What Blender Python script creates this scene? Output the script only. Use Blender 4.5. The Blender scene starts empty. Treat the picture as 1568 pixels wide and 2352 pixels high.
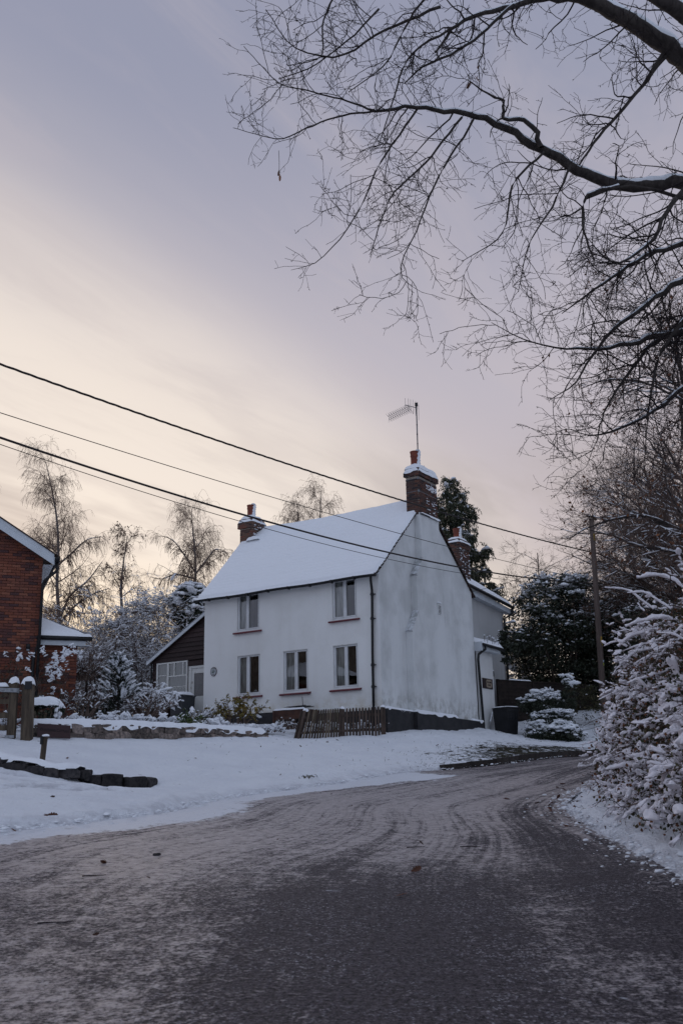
import bpy, math, random
import numpy as np
from mathutils import Vector, Matrix

rng = np.random.default_rng(7)
random.seed(7)
S = bpy.context.scene
COL = S.collection

# ------------------------------------------------------------------ camera
F = 35 / 24 * 1568; CX, CY = 784, 1176            # measured on a 1568 px wide view of the photograph
_p, _r = math.radians(15.5), math.radians(1.25)
FW = np.array([0, math.cos(_p), math.sin(_p)])
_u0 = np.array([0, -math.sin(_p), math.cos(_p)]); _r0 = np.array([1.0, 0, 0])
RT = math.cos(_r) * _r0 - math.sin(_r) * _u0
UP = math.sin(_r) * _r0 + math.cos(_r) * _u0
CAM = np.array([0, 0, 1.5])
cd = bpy.data.cameras.new('camera'); co = bpy.data.objects.new('camera', cd); COL.objects.link(co)
co.matrix_world = Matrix(((RT[0], UP[0], -FW[0], CAM[0]), (RT[1], UP[1], -FW[1], CAM[1]), (RT[2], UP[2], -FW[2], CAM[2]), (0, 0, 0, 1)))
cd.sensor_fit = 'HORIZONTAL'; cd.sensor_width = 24; cd.lens = 35
cd.clip_start = 0.1; cd.clip_end = 2000
cd.dof.use_dof = True; cd.dof.focus_distance = 19; cd.dof.aperture_fstop = 5.6
S.camera = co

# ------------------------------------------------------------------ world: dusk sky, thin cloud sheet lit from behind the trees
W = bpy.data.worlds.new('World'); S.world = W; W.use_nodes = True
wt = W.node_tree; wt.nodes.clear()
def wn(t, **k):
    n = wt.nodes.new(t)
    for a, v in k.items(): setattr(n, a, v)
    return n
def wl(a, b): wt.links.new(a, b)
def wmath(op, a, b=None, c=None):
    n = wn('ShaderNodeMath', operation=op)
    for i, v in enumerate((a, b, c)):
        if v is None: continue
        if isinstance(v, (int, float)): n.inputs[i].default_value = v
        else: wl(v, n.inputs[i])
    return n.outputs[0]
def wsmooth(x, lo, hi):
    n = wn('ShaderNodeMapRange', interpolation_type='SMOOTHSTEP')
    wl(x, n.inputs[0]); n.inputs[1].default_value = lo; n.inputs[2].default_value = hi
    return n.outputs[0]
def wmix(f, a, b):
    n = wn('ShaderNodeMix', data_type='RGBA')
    if isinstance(f, (int, float)): n.inputs[0].default_value = f
    else: wl(f, n.inputs[0])
    for i, v in ((6, a), (7, b)):
        if isinstance(v, tuple): n.inputs[i].default_value = (*v, 1)
        else: wl(v, n.inputs[i])
    return n.outputs[2]
SUN_EL, SUN_AZ = math.radians(7), math.radians(-20)      # azimuth measured from the view direction, minus = left
sky = wn('ShaderNodeTexSky', sky_type='NISHITA', sun_disc=False)
sky.sun_elevation = SUN_EL; sky.sun_rotation = SUN_AZ
tc = wn('ShaderNodeTexCoord'); sep = wn('ShaderNodeSeparateXYZ'); wl(tc.outputs['Generated'], sep.inputs[0])
X, Y, Z = sep.outputs
zc = wmath('MAXIMUM', Z, 0.06)
px = wmath('DIVIDE', X, zc); py = wmath('DIVIDE', Y, zc)
comb = wn('ShaderNodeCombineXYZ'); wl(px, comb.inputs[0]); wl(py, comb.inputs[1])
def wnoise(vec, sc, det=5, rough=0.55, dist=0.0):
    n = wn('ShaderNodeTexNoise'); wl(vec, n.inputs['Vector'])
    n.inputs['Scale'].default_value = sc; n.inputs['Detail'].default_value = det
    n.inputs['Roughness'].default_value = rough; n.inputs['Distortion'].default_value = dist
    return n.outputs[0]
# coordinates along and across the edge of the cloud sheet, in cloud-plane units
along = wmath('ADD', wmath('MULTIPLY', px, 0.464), wmath('MULTIPLY', py, 0.886))
c = wmath('ADD', wmath('MULTIPLY', px, 0.886), wmath('MULTIPLY', py, -0.464))
cv = wn('ShaderNodeCombineXYZ'); wl(wmath('MULTIPLY', along, 0.30), cv.inputs[0]); wl(wmath('MULTIPLY', c, 1.15), cv.inputs[1]); cv = cv.outputs[0]
n1 = wnoise(cv, 1.0, 3, 0.5, 0.5)
n2 = wnoise(cv, 3.4, 6, 0.6, 0.5)
c = wmath('ADD', c, wmath('MULTIPLY', wmath('SUBTRACT', n1, 0.5), 0.6))
c = wmath('ADD', c, wmath('MULTIPLY', wmath('SUBTRACT', n2, 0.5), 0.22))
edge = wsmooth(c, -0.80, -1.72)
gaz, gel = math.radians(-16), math.radians(12)
G_ = (math.sin(gaz) * math.cos(gel), math.cos(gaz) * math.cos(gel), math.sin(gel))
dot = wmath('ADD', wmath('ADD', wmath('MULTIPLY', X, G_[0]), wmath('MULTIPLY', Y, G_[1])), wmath('MULTIPLY', Z, G_[2]))
near = wsmooth(dot, 0.84, 0.99)
front = wsmooth(dot, -0.1, 0.85)
deck = wmix(wsmooth(dot, 0.20, 0.85), (0.45, 0.515, 0.67), (0.325, 0.338, 0.45))
mid = wmath('MULTIPLY', wsmooth(Z, 0.66, 0.36), front)
deck = wmix(mid, deck, (0.535, 0.495, 0.560))
pink = wmath('MULTIPLY', wsmooth(Z, 0.42, 0.18), front)
deck = wmix(wmath('MULTIPLY', pink, 0.85), deck, (0.62, 0.515, 0.51))
wisp = wmath('MULTIPLY', wsmooth(n2, 0.42, 0.66), 0.30)
deck = wmix(wmath('MULTIPLY', wisp, front), deck, (0.60, 0.53, 0.56))
cream = wmix(near, (0.72, 0.63, 0.595), (0.90, 0.80, 0.725))
cream = wmix(wmath('MULTIPLY', wsmooth(n2, 0.42, 0.68), 0.36), cream, (0.64, 0.56, 0.535))
glow = wmath('MULTIPLY', edge, wsmooth(dot, 0.72, 0.96))
skyc = wmix(glow, deck, cream)
# a greyer bar of lower cloud with a bright gap under it, just above the trees
band = wnoise(cv, 1.6, 5, 0.55, 0.6)
bar = wmath('MULTIPLY', wmath('MULTIPLY', wsmooth(Z, 0.17, 0.25), wsmooth(Z, 0.36, 0.26)), wsmooth(band, 0.42, 0.62))
skyc = wmix(wmath('MULTIPLY', bar, 0.75), skyc, (0.50, 0.435, 0.425))
warm = wmath('MULTIPLY', wsmooth(Z, 0.24, 0.12), wsmooth(dot, 0.84, 0.985))
skyc = wmix(wmath('MULTIPLY', warm, 0.85), skyc, (0.91, 0.74, 0.56))
gain = wn('ShaderNodeVectorMath', operation='SCALE'); wl(skyc, gain.inputs[0]); gain.inputs[3].default_value = 10.0
final = wmix(0.90, sky.outputs[0], gain.outputs[0])
bg = wn('ShaderNodeBackground'); wl(final, bg.inputs[0]); bg.inputs[1].default_value = 0.1
wo = wn('ShaderNodeOutputWorld'); wl(bg.outputs[0], wo.inputs[0])

# ------------------------------------------------------------------ sun, low and veiled behind the cottage
sd = bpy.data.lights.new('sun', 'SUN'); sd.energy = 0.5; sd.angle = math.radians(25); sd.color = (1.0, 0.80, 0.60)
so = bpy.data.objects.new('sun', sd); COL.objects.link(so)
sv = Vector((math.sin(SUN_AZ) * math.cos(SUN_EL), math.cos(SUN_AZ) * math.cos(SUN_EL), math.sin(SUN_EL)))
so.rotation_euler = sv.to_track_quat('Z', 'Y').to_euler()
so.location = (-20, 60, 30)

S.view_settings.view_transform = 'Standard'; S.view_settings.look = 'None'
S.view_settings.exposure = 0.0; S.view_settings.gamma = 1.0; S.view_settings.use_curve_mapping = False
S.render.engine = 'CYCLES'
S.cycles.max_bounces = 6; S.cycles.diffuse_bounces = 3; S.cycles.glossy_bounces = 3; S.cycles.transparent_max_bounces = 8
S.cycles.use_denoising = True

# ------------------------------------------------------------------ geometry helpers
def ray(x, y):
    d = FW * F + RT * (x - CX) + UP * (CY - y); return d / d[1]
def at(x, y, Yd):                                   # the point at depth Yd that the photograph shows at (x, y)
    return CAM + ray(x, y) * Yd
def plane_at(x, y, P0, n):
    d = ray(x, y); return CAM + d * (((P0 - CAM) @ n) / (d @ n))
def unit(v):
    v = np.asarray(v, float); return v / max(np.linalg.norm(v), 1e-9)

def origin_of(o):
    p = np.zeros(3)
    while o is not None:
        p = p + np.array(o.location); o = o.parent
    return p
class MB:
    """collects shapes in world coordinates; build() links them as ONE mesh object"""
    def __init__(s): s.v = []; s.f = {}; s.n = 0; s.m = {}
    def add(s, V, Fc, mi=0):
        V = np.asarray(V, float).reshape(-1, 3); Fc = np.asarray(Fc, dtype=np.int64)
        if len(Fc):
            s.f.setdefault(Fc.shape[1], []).append(Fc + s.n)
            s.m.setdefault(Fc.shape[1], []).append(np.full(len(Fc), mi, np.int32))
        s.v.append(V); s.n += len(V)
        return s
    def box(s, c, h, ax=None, mi=0):
        c = np.asarray(c, float); ax = np.eye(3) if ax is None else np.asarray(ax, float)
        V = [c + sx * h[0] * ax[0] + sy * h[1] * ax[1] + sz * h[2] * ax[2] for sx in (-1, 1) for sy in (-1, 1) for sz in (-1, 1)]
        return s.add(V, BOXF, mi)
    def quad(s, a, b, c, d, mi=0): return s.add([a, b, c, d], [[0, 1, 2, 3]], mi)
    def poly(s, pts, mi=0): return s.add(pts, [list(range(len(pts)))], mi)
    def prism(s, pts, d, mi=0):
        """extrude a planar polygon by the vector d"""
        pts = np.asarray(pts, float); n = len(pts)
        s.add(np.vstack([pts, pts + d]), [[i, (i + 1) % n, n + (i + 1) % n, n + i] for i in range(n)], mi)
        s.f.setdefault(n, []).append(np.array([list(range(n))[::-1], list(range(n, 2 * n))]) + s.n - 2 * n)
        s.m.setdefault(n, []).append(np.full(2, mi, np.int32)); return s
    def tube(s, P, R, k=8, cap=True, mi=0):
        P = np.asarray(P, float); n = len(P); R = np.broadcast_to(np.asarray(R, float), (n,))
        T = np.gradient(P, axis=0); T /= np.maximum(np.linalg.norm(T, axis=1, keepdims=True), 1e-9)
        ref = np.array([0, 0, 1.0]) if abs(T[:, 2]).mean() < 0.9 else np.array([1.0, 0, 0])
        U = np.cross(T, ref); U /= np.maximum(np.linalg.norm(U, axis=1, keepdims=True), 1e-9); Vv = np.cross(T, U)
        th = np.arange(k) * 2 * np.pi / k
        V = P[:, None] + R[:, None, None] * (np.cos(th)[None, :, None] * U[:, None] + np.sin(th)[None, :, None] * Vv[:, None])
        i = np.arange(n - 1)[:, None] * k; j = np.arange(k)[None]; j2 = (j + 1) % k
        Fq = np.stack([i + j, i + j2, i + k + j2, i + k + j], -1).reshape(-1, 4)
        s.add(V.reshape(-1, 3), Fq, mi)
        if cap:
            b = s.n - n * k
            s.f.setdefault(k, []).append(np.array([list(range(b, b + k))[::-1], list(range(b + (n - 1) * k, b + n * k))]))
            s.m.setdefault(k, []).append(np.full(2, mi, np.int32))
        return s
    def lathe(s, c, prof, k=16, mi=0):
        c = np.asarray(c, float)
        return s.tube_rings([c + (0, 0, z) for r, z in prof], [r for r, z in prof], k, mi)
    def tube_rings(s, P, R, k, mi=0):
        P = np.asarray(P, float); n = len(P); th = np.arange(k) * 2 * np.pi / k
        V = P[:, None] + np.asarray(R)[:, None, None] * np.stack([np.cos(th), np.sin(th), 0 * th], -1)[None]
        i = np.arange(n - 1)[:, None] * k; j = np.arange(k)[None]; j2 = (j + 1) % k
        s.add(V.reshape(-1, 3), np.stack([i + j, i + j2, i + k + j2, i + k + j], -1).reshape(-1, 4), mi)
        b = s.n - n * k
        s.f.setdefault(k, []).append(np.array([list(range(b, b + k))[::-1], list(range(b + (n - 1) * k, b + n * k))]))
        s.m.setdefault(k, []).append(np.full(2, mi, np.int32)); return s
    def grid(s, P, mi=0):
        """P: (n, m, 3) lattice of points"""
        n, m = P.shape[:2]; i = np.arange(n - 1)[:, None] * m; j = np.arange(m - 1)[None]
        return s.add(P.reshape(-1, 3), np.stack([i + j, i + j + 1, i + m + j + 1, i + m + j], -1).reshape(-1, 4), mi)
    def build(s, name, mats, parent=None, smooth=False, kind=None, at0=None):
        V = np.vstack(s.v) if s.v else np.zeros((0, 3))
        o0 = origin_of(parent) if parent is not None else np.zeros(3)
        if at0 is not None: o0 = np.asarray(at0, float)
        V = V - o0
        me = bpy.data.meshes.new(name)
        me.vertices.add(len(V)); me.vertices.foreach_set('co', V.astype(np.float32).ravel())
        li, tot, mi = [], [], []
        for k in s.f:
            A = np.vstack(s.f[k]); li.append(A.ravel()); tot.append(np.full(len(A), k)); mi.append(np.concatenate(s.m[k]))
        li = np.concatenate(li) if li else np.zeros(0, int); tot = np.concatenate(tot) if tot else np.zeros(0, int); mi = np.concatenate(mi) if mi else np.zeros(0, int)
        me.loops.add(len(li)); me.loops.foreach_set('vertex_index', li.astype(np.int32))
        me.polygons.add(len(tot)); st = np.concatenate([[0], np.cumsum(tot)[:-1]]) if len(tot) else np.zeros(0)
        me.polygons.foreach_set('loop_start', st.astype(np.int32)); me.polygons.foreach_set('loop_total', tot.astype(np.int32))
        me.polygons.foreach_set('material_index', mi.astype(np.int32))
        me.polygons.foreach_set('use_smooth', np.full(len(tot), smooth))
        me.update(calc_edges=True); me.validate()
        for m in (mats if isinstance(mats, (list, tuple)) else [mats]): me.materials.append(m)
        o = bpy.data.objects.new(name, me); COL.objects.link(o)
        if parent is not None: o.parent = parent
        elif at0 is not None: o.location = at0
        if kind: o['kind'] = kind
        return o
BOXF = [[0, 1, 3, 2], [4, 6, 7, 5], [0, 4, 5, 1], [2, 3, 7, 6], [0, 2, 6, 4], [1, 5, 7, 3]]

def tag(o, label, cat, group=None):
    o['label'] = label; o['category'] = cat
    if group: o['group'] = group
    return o
def thing(name, label, cat, loc, group=None):
    o = bpy.data.objects.new(name, None); COL.objects.link(o); o.location = [float(v) for v in loc]
    o.empty_display_size = 0.2
    return tag(o, label, cat, group)

# cheap smooth value noise
_T = rng.random((64, 64)).astype(float)
def vn2(x, y):
    x = np.asarray(x, float); y = np.asarray(y, float)
    xi = np.floor(x).astype(int); yi = np.floor(y).astype(int); fx = x - xi; fy = y - yi
    fx = fx * fx * (3 - 2 * fx); fy = fy * fy * (3 - 2 * fy)
    a = _T[xi & 63, yi & 63]; b = _T[(xi + 1) & 63, yi & 63]; c2 = _T[xi & 63, (yi + 1) & 63]; d = _T[(xi + 1) & 63, (yi + 1) & 63]
    return (a * (1 - fx) + b * fx) * (1 - fy) + (c2 * (1 - fx) + d * fx) * fy - 0.5
def fbm(x, y, o=4):
    r = 0; a = 1.0
    for i in range(o): r = r + a * vn2(x * 2 ** i + 17.3 * i, y * 2 ** i + 5.1 * i); a *= 0.5
    return r

# blob templates: lumps of snow
def ico(sub):
    t = (1 + 5 ** .5) / 2
    V = [(-1, t, 0), (1, t, 0), (-1, -t, 0), (1, -t, 0), (0, -1, t), (0, 1, t), (0, -1, -t), (0, 1, -t), (t, 0, -1), (t, 0, 1), (-t, 0, -1), (-t, 0, 1)]
    V = [unit(v) for v in V]
    Fc = [(0, 11, 5), (0, 5, 1), (0, 1, 7), (0, 7, 10), (0, 10, 11), (1, 5, 9), (5, 11, 4), (11, 10, 2), (10, 7, 6), (7, 1, 8), (3, 9, 4), (3, 4, 2), (3, 2, 6), (3, 6, 8), (3, 8, 9), (4, 9, 5), (2, 4, 11), (6, 2, 10), (8, 6, 7), (9, 8, 1)]
    for _ in range(sub):
        mid = {}; F2 = []
        def m(a, b):
            k = (min(a, b), max(a, b))
            if k not in mid: mid[k] = len(V); V.append(unit((V[a] + V[b]) / 2))
            return mid[k]
        for a, b, c3 in Fc:
            x, y, z = m(a, b), m(b, c3), m(c3, a); F2 += [(a, x, z), (b, y, x), (c3, z, y), (x, y, z)]
        Fc = F2
    return np.array(V), np.array(Fc)
_I1 = ico(1); _I2 = ico(2); _I3 = ico(3)
def _lump(base, amp, seed):
    V, Fc = base; r = np.random.default_rng(seed); k = r.normal(size=(5, 3)) * 2.2; ph = r.random(5) * 6.28
    d = 1 + amp * np.sum(np.sin(V @ k.T + ph), axis=1) / 2.2 + amp * .5 * np.sum(np.sin(V @ k.T * 2.3 + ph[::-1]), axis=1) / 2.5
    W_ = V * np.maximum(d, .35)[:, None]; W_[:, 2] = np.where(W_[:, 2] < 0, W_[:, 2] * .45, W_[:, 2]); return W_, Fc
LUMP0 = [_lump(ico(0), .22, i + 70) for i in range(8)]; LUMP1 = [_lump(_I1, .26, i) for i in range(10)]; LUMP2 = [_lump(_I2, .36, i + 20) for i in range(12)]; LUMP3 = [_lump(_I3, .34, i + 40) for i in range(6)]
def blobs(mb, P, Ax, Sc, tmpl):
    """P (n,3) centres, Ax (n,3) long axis, Sc (n,3) half sizes along / across / up"""
    P = np.asarray(P, float); n = len(P)
    if not n: return
    T = Ax / np.maximum(np.linalg.norm(Ax, axis=1, keepdims=True), 1e-9)
    U = np.cross(np.array([0, 0, 1.0]), T); bad = np.linalg.norm(U, axis=1) < 1e-3; U[bad] = (1, 0, 0)
    U /= np.linalg.norm(U, axis=1, keepdims=True); N_ = np.cross(T, U)
    which = rng.integers(0, len(tmpl), n)
    for w in range(len(tmpl)):
        m = which == w
        if not m.any(): continue
        V, Fc = tmpl[w]
        A = P[m][:, None] + V[None, :, 0:1] * (T[m] * Sc[m][:, 0:1])[:, None] + V[None, :, 1:2] * (U[m] * Sc[m][:, 1:2])[:, None] + V[None, :, 2:3] * (N_[m] * Sc[m][:, 2:3])[:, None]
        off = np.arange(m.sum())[:, None, None] * len(V)
        mb.add(A.reshape(-1, 3), (Fc[None] + off).reshape(-1, 3))

# branches, a whole generation at a time
def grow(P, D, L, R0, R1, nseg, wig, pull=(0, 0, 0)):
    n = len(P); pts = [P]; D = D / np.linalg.norm(D, axis=1, keepdims=True); dirs = [D]
    L = np.broadcast_to(L, (n,)); R0 = np.broadcast_to(R0, (n,)); R1 = np.broadcast_to(R1, (n,)); pull = np.asarray(pull, float)
    for s in range(nseg):
        D = D + rng.normal(size=(n, 3)) * wig + pull / nseg
        D = D / np.linalg.norm(D, axis=1, keepdims=True)
        P = P + D * (L / nseg)[:, None]; pts.append(P); dirs.append(D)
    t = np.linspace(0, 1, nseg + 1)
    return dict(p=np.stack(pts, 1), d=np.stack(dirs, 1), r=R0[:, None] * (1 - t) + R1[:, None] * t, L=L)
def chain(P, R, n=None):
    """one hand-placed limb as a branch set"""
    P = np.asarray(P, float); R = np.asarray(R, float)
    if n:
        s = np.concatenate([[0], np.cumsum(np.linalg.norm(np.diff(P, axis=0), axis=1))]); q = np.linspace(0, s[-1], n)
        P2 = smooth_path(P, n); R = np.interp(np.linspace(0, 1, n), s / s[-1], R); P = P2
    D = np.gradient(P, axis=0); D /= np.maximum(np.linalg.norm(D, axis=1, keepdims=True), 1e-9)
    return dict(p=P[None], d=D[None], r=R[None], L=np.array([np.linalg.norm(np.diff(P, axis=0), axis=1).sum()]))
def smooth_path(P, n):
    P = np.asarray(P, float); s = np.concatenate([[0], np.cumsum(np.linalg.norm(np.diff(P, axis=0), axis=1))])
    M = np.gradient(P, s, axis=0); q = np.linspace(0, s[-1], n); i = np.clip(np.searchsorted(s, q) - 1, 0, len(s) - 2)
    h = (s[i + 1] - s[i])[:, None]; t = ((q - s[i]) / h[:, 0])[:, None]
    return (2 * t**3 - 3 * t**2 + 1) * P[i] + (t**3 - 2 * t**2 + t) * h * M[i] + (-2 * t**3 + 3 * t**2) * P[i + 1] + (t**3 - t**2) * h * M[i + 1]
def spawn(B, n, t0, t1, ang, planar=0.0, tip=False):
    """n children at random places along branches of B: points, directions, parent radius, parent length, t"""
    nb, ns = B['p'].shape[:2]
    w = B['L'] / B['L'].sum(); bi = rng.choice(nb, n, p=w)
    t = rng.uniform(t0, t1, n) * (ns - 1); i = np.minimum(t.astype(int), ns - 2); f = (t - i)[:, None]
    P = B['p'][bi, i] * (1 - f) + B['p'][bi, i + 1] * f; D = B['d'][bi, i + 1]
    r = B['r'][bi, i] * (1 - f[:, 0]) + B['r'][bi, i + 1] * f[:, 0]
    X_ = rng.normal(size=(n, 3)); X_[:, 2] *= (1 - planar); X_ -= D * np.sum(X_ * D, axis=1, keepdims=True); X_ /= np.maximum(np.linalg.norm(X_, axis=1, keepdims=True), 1e-9)
    a = np.radians(rng.uniform(ang[0], ang[1], n))[:, None]
    return P, D * np.cos(a) + X_ * np.sin(a), r, B['L'][bi], t / (ns - 1)
def tubes(mb, B, k=3, rmin=0.0):
    P, D, R = B['p'], B['d'], np.maximum(B['r'], rmin); nb, n = P.shape[:2]
    ref = np.where(np.abs(D[..., 2:3]) < 0.9, np.array([0, 0, 1.0]), np.array([1.0, 0, 0]))
    U = np.cross(D, ref); U /= np.maximum(np.linalg.norm(U, axis=-1, keepdims=True), 1e-9); Vv = np.cross(D, U)
    th = np.arange(k) * 2 * np.pi / k
    V = P[:, :, None] + R[:, :, None, None] * (np.cos(th)[:, None] * U[:, :, None] + np.sin(th)[:, None] * Vv[:, :, None])
    b = (np.arange(nb) * n * k)[:, None, None]; i = (np.arange(n - 1) * k)[None, :, None]; j = np.arange(k)[None, None]; j2 = (j + 1) % k
    mb.add(V.reshape(-1, 3), np.stack([b + i + j, b + i + j2, b + i + k + j2, b + i + k + j], -1).reshape(-1, 4))
def snow_on(mb, B, rmin, wide, up, prob=1.0, steep=0.75, k=5):
    """a strip of snow lying along the top of branches"""
    P, D, R = B['p'], B['d'], B['r']
    P2 = P + np.array([0, 0, 1.0]) * (R * up)[..., None]
    ok = (np.abs(D[..., 2]) < steep) & (R > rmin) & (rng.random(R.shape) < prob)
    W = np.where(ok, R * wide, 0.0005); W = np.where(ok, W * rng.uniform(.75, 1.15, W.shape), W); P2 = np.where(ok[..., None], P2, P)
    tubes(mb, dict(p=P2, d=D, r=W), k)
def snow_tube(mb, P, w, seed=0.0, k=10):
    """a heavy, lumpy ridge of snow lying on a spray: flat underneath, knobbly on top"""
    P = np.asarray(P, float); n = len(P); T = np.gradient(P, axis=0); T /= np.maximum(np.linalg.norm(T, axis=1, keepdims=True), 1e-9)
    U = np.cross(T, np.array([0, 0, 1.0])); U /= np.maximum(np.linalg.norm(U, axis=1, keepdims=True), 1e-9); N_ = np.cross(U, T)
    th = np.arange(k) * 2 * np.pi / k; I, J = np.meshgrid(np.arange(n), np.arange(k), indexing='ij')
    nz = 1 + .85 * vn2(I * .55 + seed * 7.1, J * .7 + seed) + .45 * vn2(I * 1.4 + seed, J * 1.3 + seed * 3)
    r = w[:, None] * np.maximum(nz, .3); cs, sn_ = np.cos(th), np.sin(th); sn_ = np.where(sn_ < 0, sn_ * .35, sn_)
    V = P[:, None] + (r * cs)[..., None] * U[:, None] + (r * sn_ + w[:, None] * .15)[..., None] * N_[:, None]
    i = np.arange(n - 1)[:, None] * k; j = np.arange(k)[None]; j2 = (j + 1) % k
    mb.add(V.reshape(-1, 3), np.stack([i + j, i + j2, i + k + j2, i + k + j], -1).reshape(-1, 4))
def lumps_on(mb, B, n, size, t0=.25, t1=1.0, steep=0.8, tmpl=None, lng=(1.2, 2.6), lift=0.6):
    """n separate lumps of snow lying on branches"""
    P, D, r, L, t = spawn(B, n, t0, t1, (0, 1))
    ok = np.abs(D[:, 2]) < steep; P, D = P[ok], D[ok]; m = len(P)
    s = rng.lognormal(0, .35, m) * size
    Sc = np.stack([s * rng.uniform(*lng, m), s * rng.uniform(.7, 1.1, m), s * rng.uniform(.5, .85, m)], 1)
    P = P + np.array([0, 0, 1.0]) * (Sc[:, 2:3] * lift); blobs(mb, P, D, Sc, tmpl or LUMP1)
def cards(mb, P, size, asp=1.6, N_=None, up=0.0):
    """leaf-sized diamonds, each at its own angle"""
    n = len(P)
    if not n: return
    A = rng.normal(size=(n, 3)); A[:, 2] -= up; A /= np.linalg.norm(A, axis=1, keepdims=True)
    B_ = np.cross(A, rng.normal(size=(n, 3))); B_ /= np.maximum(np.linalg.norm(B_, axis=1, keepdims=True), 1e-9)
    s = (np.broadcast_to(size, (n,)) * rng.uniform(.6, 1.25, n))[:, None]; C_ = np.cross(A, B_)
    a, b = A * s * asp, B_ * s
    V = np.stack([P, P + a * .5 + b * .55 + C_ * s * .12, P + a, P + a * .45 - b * .55 + C_ * s * .12], 1)
    mb.add(V.reshape(-1, 3), np.arange(4 * n).reshape(-1, 4))
def pick(B, n, t0=0.0, t1=1.0):
    P, D, r, L, t = spawn(B, n, t0, t1, (0, 1)); return P
def pillow(mb, c, hx, hy, h, ax=None, n=14, amp=.18, droop=.0, seed=0, sq=4):
    """a puffed-up cap of snow on a flat top centred at c"""
    ax = np.eye(3) if ax is None else np.asarray(ax)
    u = np.linspace(-1, 1, n); U, V = np.meshgrid(u, u, indexing='ij'); c = np.asarray(c, float)
    m = np.maximum((1 - np.abs(U) ** sq) * (1 - np.abs(V) ** sq), 0) ** .5
    nz = fbm(U * 2 + seed * 3.1 + c[0], V * 2 * hy / hx + seed * 1.7 + c[1])
    Z_ = h * m * (1 + amp * 2 * nz) - droop * (1 - m) * (0.6 + 1.2 * np.abs(vn2(U * 3 + seed, V * 3 + 2)))
    E = 1 + .05 * vn2(U * 4 + seed * 5, V * 4 + seed)
    P = c + (U * E * hx)[..., None] * ax[0] + (V * E * hy)[..., None] * ax[1] + Z_[..., None] * ax[2]
    mb.grid(P)
def snow_ridge(mb, path, w, h, droop=.05, n=None, k=9, seed=0, lean=None):
    """a bank of snow lying along a path (the path is the middle of the top that carries it)"""
    P = smooth_path(path, n) if n else np.asarray(path, float); m = len(P)
    T = np.gradient(P, axis=0); T[:, 2] = 0; T /= np.maximum(np.linalg.norm(T, axis=1, keepdims=True), 1e-9)
    Sd = np.stack([T[:, 1], -T[:, 0], 0 * T[:, 0]], 1); s = np.concatenate([[0], np.cumsum(np.linalg.norm(np.diff(P, axis=0), axis=1))])
    w = np.broadcast_to(w, (m,)); h = np.broadcast_to(h, (m,)); u = np.linspace(-1, 1, k)
    L_, U = np.meshgrid(s, u, indexing='ij')
    ww = w[:, None] * (1 + .22 * vn2(L_ * 2.3 + seed, U * 0 + seed) + .12 * vn2(L_ * 7 + seed, U * 0))
    hh = h[:, None] * (1 + .5 * fbm(L_ * 1.7 + seed * 3, U * .8 + seed))
    dr = droop * np.maximum(0, .5 + 2.2 * vn2(L_ * 4.5 + seed * 7, np.sign(U) * 3 + 2))
    Z_ = hh * np.sqrt(np.maximum(1 - U**4, 0)) - dr * (np.abs(U) > .98)
    endf = np.clip(np.minimum(s, s[-1] - s) / .08, 0, 1)[:, None] ** .5; Z_ = Z_ * endf
    A = P[:, None] + Sd[:, None] * (U * ww)[..., None] + np.array([0, 0, 1.0]) * Z_[..., None]
    mb.grid(A)

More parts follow.
